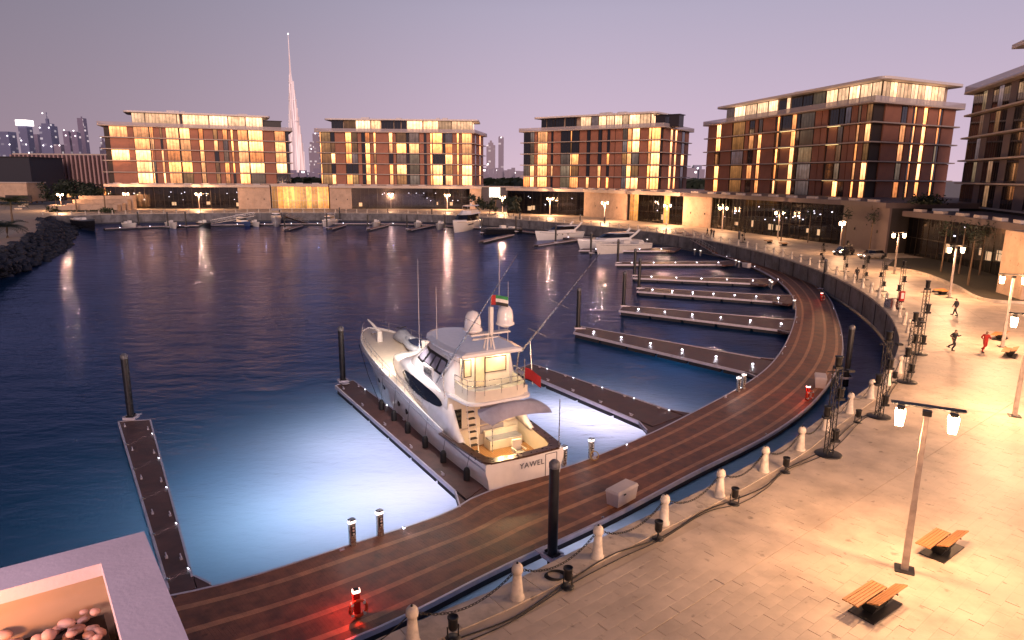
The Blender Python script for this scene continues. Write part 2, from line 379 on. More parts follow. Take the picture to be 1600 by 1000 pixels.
# ------------------------------------------------------------------ quay line: harbour on the left hand, land on the right
QUAY = smooth_curve([(-21, 3.5), (-12, 10.5), (-3.25, 17.2), (-.35, 19.3), (2.5, 21.7), (5.4, 24.1), (8.2, 26.4), (11, 28.9), (13.9, 31.6), (16.5, 34.5),
    (20.3, 38.4), (24.2, 42.6), (28.6, 48.4), (33.5, 56.7), (38.5, 68.6), (42.5, 83.5), (44.9, 102.1), (44.6, 124), (40.5, 147),
    (31.7, 168.5), (17.7, 189.5), (-.3, 210), (-22, 228), (-46, 236), (-86, 233), (-120, 221), (-142, 205)], 1.5)
NQ = len(QUAY)
QIN = offset(QUAY, 1.0); QOUT = offset(QUAY, -.06)
def qdist(x, y):
    best = 1e9; sg = 1
    for a, b in zip(QUAY[::2], QUAY[2::2]):
        dx, dy = b.x - a.x, b.y - a.y; t = max(0, min(1, ((x - a.x) * dx + (y - a.y) * dy) / (dx * dx + dy * dy)))
        ex, ey = x - a.x - t * dx, y - a.y - t * dy; d = ex * ex + ey * ey
        if d < best: best = d; sg = 1 if dx * ey - dy * ex < 0 else -1
    return sg * math.sqrt(best)
# land sheet out to the horizon
def land():
    nor = []
    for i, p in enumerate(QUAY):
        t = QUAY[min(i + 1, NQ - 1)] - QUAY[max(i - 1, 0)]; t.normalize(); nor.append(Vector((t.y, -t.x, 0)))
    b = MB(); rows = []
    for d in (.5, 6, 20, 60, 200, 900, 6500):
        rows.append([(p.x + nor[i].x * d, p.y + nor[i].y * d, -.016) for i, p in enumerate(QUAY)])
    for r0, r1 in zip(rows, rows[1:]): b.loft([r0, r1], False, False, 0, False, closed=False)
    o = b.build('ground', M['stone_base']); o['kind'] = 'structure'
    me = o.data; me.flip_normals()
    return o
GROUND = land()
# ------------------------------------------------------------------ quay wall, its face in cast panels
def quay_wall():
    t = thing('quay_wall', 'curved grey concrete quay wall rising from the water round the whole harbour', 'wall', (0, 0, 0))
    b = MB()
    b.loft([[(p.x, p.y, -9.5), (p.x, p.y, -.15)] for p in QUAY], False, False, 0, True, closed=False)
    b.build('wall_face', M['quay'], t)
    # joints between the panels, a ledge and a tide band, all standing proud
    c = MB()
    for i in range(2, NQ - 1, 4):
        p, q = QUAY[i], QUAY[i + 1]; d = (q - p).normalized(); a = math.atan2(d.y, d.x); n = Vector((-d.y, d.x, 0))
        c.box((p.x + n.x * .02, p.y + n.y * .02, -1.9), (.07, .06, 3.2), a)
    j = c.build('panel_joint', M['float'], t); j['kind'] = 'stuff'
    o1 = offset(QUAY, -.12)
    c = MB().loft([[(p.x, p.y, -3.4), (p.x, p.y, -2.7), (q.x, q.y, -2.62)] for p, q in zip(o1, QUAY)], False, False, 0, True, closed=False)
    c.build('tide_ledge', mat('wet_concrete', (.05, .05, .06), .45, var=.3), t)
quay_wall()
PAV = link('promenade', None); PAV['kind'] = 'structure'
# coping stones
def coping():
    big = MB(); k = 0
    pts = QUAY
    for i in range(NQ - 1):
        a, b2, c, d = QOUT[i], QOUT[i + 1], QIN[i + 1], QIN[i]
        def sh(p, q, f): return p.lerp(q, f)
        g = .012 / 1.5
        cc = [sh(a, b2, g), sh(a, b2, 1 - g), sh(d, c, 1 - g), sh(d, c, g)]
        if cc[0].y < 95 and 10 < cc[0].y:
            b = MB(); b.prism([(v.x, v.y) for v in cc], -.17, .02 + random.uniform(-.002, .002)); b.build('coping_stone', M['coping'], PAV)
        else: big.prism([(v.x, v.y) for v in cc], -.17, .02)
    o = big.build('far_coping', M['coping'], PAV); o['kind'] = 'stuff'
coping()
# paving: running bond laid square to the long movement joint
def paving():
    o0 = Vector((4.0, 17.2)); ang = math.atan2(27.9 - 17.2, 17.2 - 4.0); u = Vector((math.cos(ang), math.sin(ang))); v = Vector((-u.y, u.x))
    W_, H_, J = .78, .40, .003
    cand = []
    for r in range(-80, 66):
        v0 = r * H_ + (.03 if r >= 0 else 0)
        for c in range(-22, 90):
            u0 = c * W_ + (W_ / 2 if r % 2 else 0) + random.uniform(-.02, .02)
            ce = o0 + u * (u0 + W_ / 2) + v * (v0 + H_ / 2)
            if ce.y < 9 or ce.y > 62: continue
            if ce.x / ce.y > .97 or ce.x / ce.y < -.5: continue
            d = qdist(ce.x, ce.y)
            if d < 1.0 + .45: continue
            cand.append((ce.length, ce, d))
    cand.sort(key=lambda q: q[0])
    unit = MB(); hx, hy = (W_ - J) / 2, (H_ - J) / 2; e = .003
    unit.loft([[(-hx, -hy, -.03), (hx, -hy, -.03), (hx, hy, -.03), (-hx, hy, -.03)], [(-hx, -hy, -e), (hx, -hy, -e), (hx, hy, -e), (-hx, hy, -e)],
               [(-hx + e, -hy + e, 0), (hx - e, -hy + e, 0), (hx - e, hy - e, 0), (-hx + e, hy - e, 0)]], False, True, 0, False)
    um = unit.mesh('paving_stone', M['stone'])
    vis = [q for q in cand if q[1].y > 13.5]
    for q in vis[:300]:
        link('paving_stone', um, PAV, (q[1].x, q[1].y, random.uniform(-.002, .003)), ang)
    rest = vis[300:]
    b = MB(); ca, sa = math.cos(ang), math.sin(ang)
    for _, ce, d in rest:
        z = random.uniform(-.002, .003)
        vs = []
        for zz, ee in ((-.03, 0), (z, 0)):
            for x, y in ((-hx, -hy), (hx, -hy), (hx, hy), (-hx, hy)): vs.append((ce.x + x * ca - y * sa, ce.y + x * sa + y * ca, zz))
        b.add(vs, [(4, 5, 6, 7), (0, 1, 5, 4), (1, 2, 6, 5), (2, 3, 7, 6), (3, 0, 4, 7)])
    o = b.build('paving_field', M['stone'], PAV); o['kind'] = 'stuff'
paving()
# far paving laid as wide courses following the quay (single stones no longer show)
def far_paving():
    b = MB()
    i0 = next(i for i, p in enumerate(QUAY) if p.y > 60 and p.x > 0)
    rows = [offset(QUAY, d) for d in (1.0, 4.5, 8, 11.5, 15)]
    for r0, r1 in zip(rows, rows[1:]):
        for i in range(i0 - 2, NQ - 3, 3):
            a, b2, c, d = r0[i], r0[i + 3], r1[i + 3], r1[i]
            f = .01
            ps = [a.lerp(c, f), b2.lerp(d, f), c.lerp(a, f), d.lerp(b2, f)]
            b.add([(p.x, p.y, -.004) for p in ps], [(3, 2, 1, 0)])
    o = b.build('far_paving', M['stone'], PAV); o['kind'] = 'stuff'
far_paving()

# ------------------------------------------------------------------ pontoons
DZ = -2.42
def boards(b, L, Rr, f0, f1, step=.15, gap=.003, z=DZ, mi=0, jit=.0012):
    """crosswise boards between two equally sampled edge lines, covering the fraction f0..f1 of the width"""
    for i in range(len(L) - 1):
        a0, a1 = L[i].lerp(Rr[i], f0), L[i].lerp(Rr[i], f1); b0, b1 = L[i + 1].lerp(Rr[i + 1], f0), L[i + 1].lerp(Rr[i + 1], f1)
        d = gap / max(.02, step); zz = z + random.uniform(-jit, jit)
        q = [a0.lerp(b0, d), a1.lerp(b1, d), b1, b0]
        vs = [(p.x, p.y, z - .03) for p in q] + [(p.x, p.y, zz) for p in q]
        b.add(vs, [(7, 6, 5, 4), (0, 4, 5, 1), (1, 5, 6, 2), (2, 6, 7, 3), (3, 7, 4, 0)], mi)
def slab_between(b, L, Rr, z0, z1, mi=0):
    b.loft([[(l.x, l.y, z0), (l.x, l.y, z1), (r.x, r.y, z1), (r.x, r.y, z0)] for l, r in zip(L, Rr)], True, True, mi, False)
def edge_strip(b, L, w, z0, z1, side, mi=0):
    o = offset(L, w * side)
    b.loft([[(l.x, l.y, z0), (l.x, l.y, z1), (r.x, r.y, z1), (r.x, r.y, z0)] for l, r in zip(L, o)], True, True, mi, False)
def resample_n(pts, n):
    pts = resample(pts, .3); L = [0]
    for a, b in zip(pts, pts[1:]): L.append(L[-1] + (b - a).length)
    res = []; j = 0
    for i in range(n):
        d = L[-1] * i / (n - 1)
        while j < len(L) - 2 and L[j + 1] < d: j += 1
        res.append(pts[j].lerp(pts[j + 1], (d - L[j]) / max(1e-9, L[j + 1] - L[j])))
    return res
gp = lambda x, y: G(x, y, DZ)
INNER = smooth_curve([(-24, 16.2), (-16, 20.9), gp(353, 910), gp(540, 852), gp(690, 803), gp(742, 775), gp(805, 753), gp(925, 714), gp(1060, 655), gp(1195, 577), gp(1237, 513), gp(1240, 468), gp(1212, 436),
                      gp(1165, 412), gp(1110, 394), gp(1060, 380), gp(1010, 369), (14, 197)], .5)
OUTER = smooth_curve([(-17, 8), (-12.5, 13.8), (-7.5, 18.7), gp(560, 1000), gp(780, 888), gp(950, 810), gp(1086, 738), gp(1202, 680), gp(1268, 632), gp(1305, 585), gp(1318, 545), gp(1311, 500), gp(1292, 460),
                      gp(1255, 427), gp(1200, 403), gp(1150, 386), gp(1085, 371), gp(1040, 363), (22, 199)], .5)
NB = 1500
PI_, PO_ = resample_n(INNER, NB), resample_n(OUTER, NB)
# keep the boards square to the deck: pair by nearest progress rather than by length
def pair(A, B):
    out = []; j = 0
    for a in A:
        while j < len(B) - 1 and (B[j + 1] - a).length <= (B[j] - a).length: j += 1
        out.append(B[j].copy())
    # smooth the pairing
    sm = []
    for i in range(len(out)):
        lo, hi = max(0, i - 14), min(len(out), i + 15); v = Vector((0, 0, 0))
        for q in out[lo:hi]: v += q
        sm.append(v / (hi - lo))
    return sm
PO2 = pair(PI_, resample_n(OUTER, 6000))
def main_pontoon():
    t = thing('main_pontoon', 'broad curved timber pontoon with lighter stripes following the quay', 'pontoon')
    b = MB(); lt = MB()
    fr = [.02, .15, .20, .40, .45, .64, .69, .86, .91, .975]
    for k in range(len(fr) - 1): boards(lt if k % 2 else b, PI_, PO2, fr[k], fr[k + 1])
    o = b.build('dark_board', M['deck'], t); o['kind'] = 'stuff'
    o = lt.build('light_board', M['deck2'], t); o['kind'] = 'stuff'
    f = MB(); Li = [p.lerp(q, .03) for p, q in zip(PI_[::8], PO2[::8])]; Lo = [p.lerp(q, .97) for p, q in zip(PI_[::8], PO2[::8])]
    slab_between(f, Li, Lo, DZ - .62, DZ - .05); f.build('float', M['float'], t)
    e = MB(); edge_strip(e, PI_[::8], .10, DZ - .20, DZ + .012, 1); e.build('inner_edge_beam', M['trim'], t)
    e = MB(); edge_strip(e, PO2[::8], .10, DZ - .20, DZ + .012, -1); e.build('outer_edge_beam', M['trim'], t)
main_pontoon()
FING = []
def finger(tl, tr, rl, rr, label, z=DZ, gus=1.15):
    """finger pontoon given by pixel corners on the deck level: tip-left, tip-right, root-left, root-right"""
    A, B, C_, D_ = (G(*q, z) for q in (tl, tr, rl, rr))
    t = thing('finger_pontoon', label, 'pontoon', group='finger pontoons reaching into the harbour')
    ax = ((A + B) / 2 - (C_ + D_) / 2); Lg = ax.length; n = max(2, int(Lg / .15))
    L = [C_.lerp(A, i / n) for i in range(n + 1)]; Rr = [D_.lerp(B, i / n) for i in range(n + 1)]
    b = MB(); boards(b, L, Rr, .05, .95, z=z)
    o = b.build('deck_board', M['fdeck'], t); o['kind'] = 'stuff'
    f = MB()
    nf = max(2, int(Lg / 3.2))
    for i in range(nf):
        a0, a1 = (i + .04) / nf, (i + .96) / nf
        q = [C_.lerp(A, a0).lerp(D_.lerp(B, a0), .06), C_.lerp(A, a1).lerp(D_.lerp(B, a1), .06), D_.lerp(B, a1).lerp(C_.lerp(A, a1), .06), D_.lerp(B, a0).lerp(C_.lerp(A, a0), .06)]
        MB().prism([(p.x, p.y) for p in q], z - .62, z - .12).build('float', M['float'], t)
    w = (D_ - C_).normalized() * .10
    rd = (C_ - A).normalized()
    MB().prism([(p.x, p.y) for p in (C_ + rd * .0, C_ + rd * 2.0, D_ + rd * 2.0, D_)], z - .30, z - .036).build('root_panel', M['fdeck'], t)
    for P0, P1, s in ((C_ - rd * gus, A, 1), (D_ - rd * gus, B, -1)):
        MB().prism([(p.x, p.y) for p in (P0, P1, P1 + w * s, P0 + w * s)], z - .22, z + .014).build('edge_beam', M['trim'], t)
    e = (A - C_).normalized() * .10
    MB().prism([(p.x, p.y) for p in (A, B, B + e, A + e)], z - .22, z + .014).build('end_beam', M['trim'], t)
    # gussets widening the root
    rd = (C_ - A).normalized()
    for P0, s in ((C_, -1), (D_, 1)):
        side = (D_ - C_).normalized() * s
        p1, p2, p3 = P0 - rd * gus, P0 + side * gus * .9 + rd * .9, P0 + rd * 1.2
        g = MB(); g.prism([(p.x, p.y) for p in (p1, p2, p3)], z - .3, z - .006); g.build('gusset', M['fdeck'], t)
        p2 = p1.lerp(p2, .62); g = MB(); dd = (p2 - p1).normalized(); nn = Vector((-dd.y, dd.x, 0)) * .08
        g.prism([(p.x, p.y) for p in (p1, p2, p2 + nn, p1 + nn)], z - .2, z + .013); g.build('gusset_trim', M['trim'], t)
    FING.append((A, B, C_, D_)); return t
finger((184, 659), (236, 656), (266, 938), (308, 916), 'leftmost dark finger pontoon standing alone in open water', gus=.8)
finger((524, 603), (553, 594), (727, 782), (768, 750), 'finger pontoon along the port side of the big white yacht')
finger((806, 577), (832, 568), (1018, 667), (1068, 648), 'finger pontoon on the far side of the big white yacht')
finger((897, 519), (906, 509), (1185, 586), (1208, 563), 'finger pontoon next beyond the yacht berth with row of white lights')
finger((968, 485), (975, 477), (1233, 517), (1242, 500), 'finger pontoon third from the yacht, pile at its tip')
finger((996, 455), (1003, 449), (1222, 472), (1234, 462), 'finger pontoon in the middle of the row of right hand berths')
finger((990, 434), (996, 430), (1185, 443), (1196, 436), 'second last finger pontoon towards the moored motor yachts')
finger((962, 413), (968, 409), (1128, 413), (1140, 408), 'farthest bare finger pontoon of the right hand berths')
finger((905, 391), (912, 388), (1040, 392), (1050, 387), 'finger pontoon beside the moored dark hulled motor yacht', gus=1)

# ------------------------------------------------------------------ far pontoon along the opposite quay
def far_pontoon():
    t = thing('far_pontoon', 'long narrow pale pontoon below the opposite quay wall', 'pontoon')
    c = smooth_curve([gp(163, 357), gp(260, 353), gp(400, 350), gp(520, 349), gp(640, 350), gp(760, 356), gp(820, 361), gp(905, 372), gp(1010, 369)], 2)
    n = 500; L = resample_n(offset(c, .9), n); Rr = resample_n(offset(c, -.9), n)
    b = MB(); boards(b, L, Rr, .03, .97, step=.4); o = b.build('deck_board', M['deck'], t); o['kind'] = 'stuff'
    f = MB(); slab_between(f, L[::6], Rr[::6], DZ - .6, DZ - .06); f.build('float', M['float'], t)
    e = MB(); edge_strip(e, Rr[::6], .1, DZ - .2, DZ + .015, 1); edge_strip(e, L[::6], .1, DZ - .2, DZ + .015, -1); e.build('edge_beam', M['trim'], t)
    return c
FARC = far_pontoon()
for (a, b_, lab) in [((448, 358), (470, 352), 'short angled finger pontoon just right of the small white cabin boat'),
                 ((516, 357), (538, 351), 'short angled finger pontoon left of the middle of the opposite quay'),
                 ((576, 358), (605, 351), 'angled finger pontoon in the middle of the opposite quay'),
                 ((640, 359), (672, 352), 'angled finger pontoon left of the white flybridge yacht'),
                 ((752, 377), (800, 366), 'angled finger pontoon in front of the white express cruiser'),
                 ((838, 383), (905, 373), 'finger pontoon between the two sleek white cruisers')]:
    A, B = gp(*a), gp(*b_); d = (B - A).normalized(); n_ = Vector((-d.y, d.x, 0)) * .6
    t = thing('finger_pontoon', lab, 'pontoon', group='short finger pontoons at the opposite quay')
    MB().prism([(p.x, p.y) for p in (A - n_, B - n_, B + n_, A + n_)], DZ - .5, DZ - .03).build('float', M['float'], t)
    n2 = n_ * .9; q = MB(); k = int((B - A).length / .4)
    boards(q, [(A - n2).lerp(B - n2, i / k) for i in range(k + 1)], [(A + n2).lerp(B + n2, i / k) for i in range(k + 1)], 0, 1, step=.4)
    o = q.build('deck_board', M['deck'], t); o['kind'] = 'stuff'
    for s in (1, -1):
        m_ = n_ * s; MB().prism([(p.x, p.y) for p in (A + m_, B + m_, B + m_ * 1.16, A + m_ * 1.16)], DZ - .2, DZ + .01).build('edge_beam', M['trim'], t)

# ------------------------------------------------------------------ mooring piles
def make_pile():
    t = thing('mooring_pile', '', 'pile')
    MB().lathe([(.21, -6), (.21, 4.72), (.20, 4.78)], 20).build('sleeve', M['pile'], t)
    MB().lathe([(.225, 4.60), (.225, 4.80), (.12, 4.92), (.0, 4.95)], 20).build('cap', mat('worn_pile_cap', (.10, .10, .12), .4, var=.4, scale=8), t)
    b = MB()
    for s in (1, -1):
        b.box((s * .33, 0, .72), (.10, .66, .16)); b.box((0, s * .33, .72), (.56, .10, .16))
    b.box((.55, 0, .66), (.5, .5, .06))
    b.build('pile_guide', M['trim'], t)
    for s in (1, -1): MB().tube([(s * .27, -.15, .84), (s * .27, .15, .84)], .06, 10).build('guide_roller', M['black'], t)
    return t
pile0 = make_pile(); used = []
PILES = [((205, 655), 'tall black mooring pile at the tip of the leftmost finger pontoon', 90), ((536, 597), 'black mooring pile at the pontoon tip off the yacht bow', 300),
    ((863, 872), 'nearest black mooring pile between timber pontoon and quay', 130), ((903, 514), 'black mooring pile at tip of pontoon next beyond the yacht berth', 0),
    ((974, 479), 'black mooring pile at tip of third finger pontoon from the yacht', 0), ((998, 451), 'black mooring pile at tip of the middle right hand pontoon', 0),
    ((991, 431), 'black mooring pile at tip of second last right hand pontoon', 0), ((965, 411), 'black mooring pile at tip of farthest bare right hand pontoon', 0),
    ((923, 396), 'black mooring pile in front of dark hulled cruiser', 0), ((1322, 592), 'tall black mooring pile at the outer bend of the timber pontoon', 180),
    ((1286, 452), 'black mooring pile against the dark right hand quay wall', 180), ((1153, 393), 'black mooring pile near the foot of the right hand gangway', 180),
    ((868, 379), 'black mooring pile in front of white express cruiser', 0),
    ((263, 355), 'leftmost black pile at the opposite pontoon', 0), ((217, 354), 'black pile at left end of the opposite pontoon', 0), ((291, 354), 'black pile below the glass shops opposite', 0),
    ((445, 357), 'black pile right of the small white cabin boat', 0), ((511, 356), 'black pile at the short pontoon left of centre opposite', 0), ((531, 344), 'black pile standing near the quay opposite, left of centre', 0),
    ((575, 357), 'black pile at the middle angled pontoon opposite', 0), ((636, 358), 'black pile at angled pontoon left of the flybridge yacht', 0), ((675, 346), 'black pile near the quay wall behind left of flybridge yacht', 0),
    ((695, 358), 'black pile close to left side of flybridge yacht', 0), ((752, 364), 'black pile close to right side of flybridge yacht', 0), ((806, 362), 'black pile between flybridge yacht and express cruiser', 0),
    ((812, 355), 'black pile near the quay wall behind the express cruiser', 0), ((944, 362), 'black pile behind the dark hulled cruiser', 0), ((906, 358), 'black pile between the two sleek white cruisers', 0)]
for (px, lab, rz) in PILES:
    q = G(px[0], px[1], DZ); place(pile0, used, (q.x, q.y, WL), R(rz), lab, 'black mooring piles')

# ------------------------------------------------------------------ rock breakwater at the left
def breakwater():
    t = thing('breakwater', 'dark rock breakwater curving in from the left under a pale walkway', 'breakwater')
    top = smooth_curve([G(60, 343, .2), G(64, 352, .2), G(48, 368, .2), G(20, 381, .2), G(-20, 394, .2), G(-120, 420, .2), (-130, 60, .2)], 2)
    foot = smooth_curve([G(112, 349, -3.2), G(119, 366, -3.2), G(104, 390, -3.2), G(55, 418, -3.2), G(-10, 440, -3.2), G(-120, 470, -3.2), (-112, 50, -3.2)], 2)
    n = 90; T, F = resample_n(top, n), resample_n(foot, n)
    b = MB(); b.loft([[p, p.lerp(q, .5) + Vector((0, 0, .1)), q] for p, q in zip(T, F)], False, False, 0, True, closed=False)
    b.build('slope', M['rock'], t)
    protos = []
    for k in range(8):
        bm = bmesh.new(); bmesh.ops.create_icosphere(bm, subdivisions=1, radius=1)
        for v in bm.verts: v.co *= random.uniform(.7, 1.15); v.co.z *= .75
        me = bpy.data.meshes.new('rock'); bm.to_mesh(me); bm.free(); me.materials.append(M['rock']); protos.append(me)
    inst = []
    for i in range(1500):
        u = random.random() ** 1.2; k = min(n - 2, int(u * (n - 1))); v = random.random()
        p = T[k].lerp(F[k], v) + Vector((random.uniform(-.5, .5), random.uniform(-.5, .5), random.uniform(-.1, .25)))
        inst.append((p, random.uniform(.35, .85)))
    inst.sort(key=lambda q: -q[1])
    for p, s in inst[:290]:
        o = link('rock', random.choice(protos), t, p, random.uniform(0, 6.28), (s * 1.2, s, s))
    b = MB()
    for p, s in inst[290:]:
        me = random.choice(protos); a = random.uniform(0, 6.28); ca, sa = math.cos(a), math.sin(a)
        b.add([(p.x + (v.co.x * ca - v.co.y * sa) * s, p.y + (v.co.x * sa + v.co.y * ca) * s, p.z + v.co.z * s) for v in me.vertices], [tuple(f.vertices) for f in me.polygons])
    o = b.build('small_rocks', M['rock'], t); o['kind'] = 'stuff'
    # land behind it with the walkway
    TL = [p.copy() for p in T]
    TL[0] = Vector((-139, 204, .2)); far = [Vector((-313 - 110 * min(1, i / 20), 447 - 370 * i / len(T), .2)) for i, p in enumerate(T)]
    b = MB(); b.loft([[p, q] for p, q in zip(TL, far)], False, False, 0, False, closed=False)
    o = b.build('headland_ground', M['stone_base']); o['kind'] = 'structure'; o.data.flip_normals()
    wk = MB(); wi = offset(T, -4.0)
    s = (Vector((-300, 150, 0)) - T[20]).normalized()
    wi = [p + Vector((-4.2, .4, 0)) for p in T]
    wk.loft([[(p.x, p.y, .21), (p.x, p.y, .34), (q.x, q.y, .34), (q.x, q.y, .21)] for p, q in zip(T, wi)], True, True, 0, False)
    o = wk.build('walkway', M['peach']); o['kind'] = 'structure'
breakwater()
# ================================================================== BUILDINGS
def parapet_glass():
    m = bpy.data.materials.new('clear_parapet_glass'); m.use_nodes = True; n, l = m.node_tree.nodes, m.node_tree.links; n.clear()
    o = n.new('ShaderNodeOutputMaterial'); f = n.new('ShaderNodeValue'); f.outputs[0].default_value = .5
    a = n.new('ShaderNodeBsdfTransparent'); a.inputs[0].default_value = (.9, .9, .92, 1); g = n.new('ShaderNodeBsdfDiffuse'); g.inputs['Color'].default_value = (.62, .55, .58, 1)
    mx = n.new('ShaderNodeMixShader'); l.new(f.outputs[0], mx.inputs[0]); l.new(a.outputs[0], mx.inputs[1]); l.new(g.outputs[0], mx.inputs[2]); l.new(mx.outputs[0], o.inputs[0]); return m
M['parapet'] = parapet_glass()
def V2(p): return Vector((p[0], p[1], 0))
def poly_offset(poly, d):
    """outset of a convex plan polygon given counter-clockwise"""
    n = len(poly); ar = sum(poly[i][0] * poly[(i + 1) % n][1] - poly[(i + 1) % n][0] * poly[i][1] for i in range(n))
    if ar < 0: poly = list(poly)[::-1]
    ds = d if isinstance(d, (list, tuple)) else [d] * n
    if ar < 0 and isinstance(d, (list, tuple)): ds = ([ds[(n - 2 - i) % n] for i in range(n)])
    out = []
    for i in range(n):
        p0, p1, p2 = V2(poly[i - 1]), V2(poly[i]), V2(poly[(i + 1) % n])
        e0, e1 = (p1 - p0).normalized(), (p2 - p1).normalized()
        n0, n1 = Vector((e0.y, -e0.x, 0)), Vector((e1.y, -e1.x, 0)); d0, d1 = ds[i - 1], ds[i]
        # intersect offset lines
        a, b = p1 + n0 * d0, p1 + n1 * d1
        det = e0.x * e1.y - e0.y * e1.x
        if abs(det) < 1e-4: out.append(a); continue
        t = ((b.x - a.x) * e1.y - (b.y - a.y) * e1.x) / det; out.append(a + e0 * t)
    return out
def round_corners(poly, r, k=5, which=None):
    out = []; n = len(poly)
    for i in range(n):
        p0, p1, p2 = V2(poly[i - 1]), V2(poly[i]), V2(poly[(i + 1) % n])
        if which is not None and i not in which: out.append(p1); continue
        a, b = p1 + (p0 - p1).normalized() * r, p1 + (p2 - p1).normalized() * r
        for j in range(k + 1):
            t = j / k; out.append(a * (1 - t) ** 2 + p1 * 2 * t * (1 - t) + b * t * t)
    return out
PANEL = {}
def panel_mesh(kind, w, h):
    """one facade bay: x along the wall, y outwards, z up; origin at its lower left corner on the wall line"""
    w = max(.3, round(w / .25) * .25); key = (kind, w, h)
    if key in PANEL: return PANEL[key], w
    b = MB()
    if kind in 'BK':
        g = .02; b.box((w / 2, .05, h / 2), (w - g, .28, h))
        me = b.mesh('cladding_panel', M['brick'] if kind == 'B' else M['dullstone'])
    else:
        mt = {'L': 'lit', 's': 'lit', 'O': 'orange', 'v': 'dim', 'D': 'glass', 'P': 'litpent', 'Q': 'glass', 'G': 'gold', 'g': 'glass'}[kind]
        b.add([(.03, -.02, .04), (w - .03, -.02, .04), (w - .03, -.02, h - .04), (.03, -.02, h - .04)], [(0, 1, 2, 3)], 0)
        f = .09; y = .03
        b.box((w / 2, y, f / 2), (w, .12, f), mi=1); b.box((w / 2, y, h - f / 2), (w, .12, f), mi=1)
        nb = max(1, int(round(w / 1.15)))
        for i in range(nb + 1):
            b.box((min(w - f / 2, max(f / 2, w * i / nb)), y + .002, h / 2), (f, .13, h - .02), mi=1)
        if w > 2: b.box((w / 2, y + .05, 1.05), (w - .1, .04, .05), mi=1)      # hand rail
        me = b.mesh('window', [M[mt], M['frame']])
    PANEL[key] = me; return me, w
def facade(t, A, B, z0, n, pitch, cols, ref, hgap=.38):
    """cols: list of (x0,x1,kinds) photo columns at height ref; kinds: one letter, or n letters from the top floor down"""
    A, B = V2(A), V2(B); L = (B - A).length; d = (B - A) / L; ang = math.atan2(d.y, d.x)
    for x0, x1, ks in cols:
        y0 = ref(x0) if callable(ref) else ref; y1 = ref(x1) if callable(ref) else ref
        f0, f1 = ON(x0, y0, A, B), ON(x1, y1, A, B)
        f0, f1 = max(0, min(1, f0)), max(0, min(1, f1))
        if f1 < f0: f0, f1 = f1, f0
        w = (f1 - f0) * L
        if w < .25: continue
        for k in range(n):
            kd = ks[(n - 1 - k) % len(ks)] if len(ks) > 1 else ks
            if kd in 'Ls' and random.random() < .11: kd = random.choice('vOD')
            me, mw = panel_mesh(kd, w, round(pitch - hgap, 2)); p = A + d * (f0 * L)
            link('cladding_panel' if kd == 'B' else 'window', me, t, (p.x, p.y, z0 + k * pitch), ang, (w / mw, 1, 1))
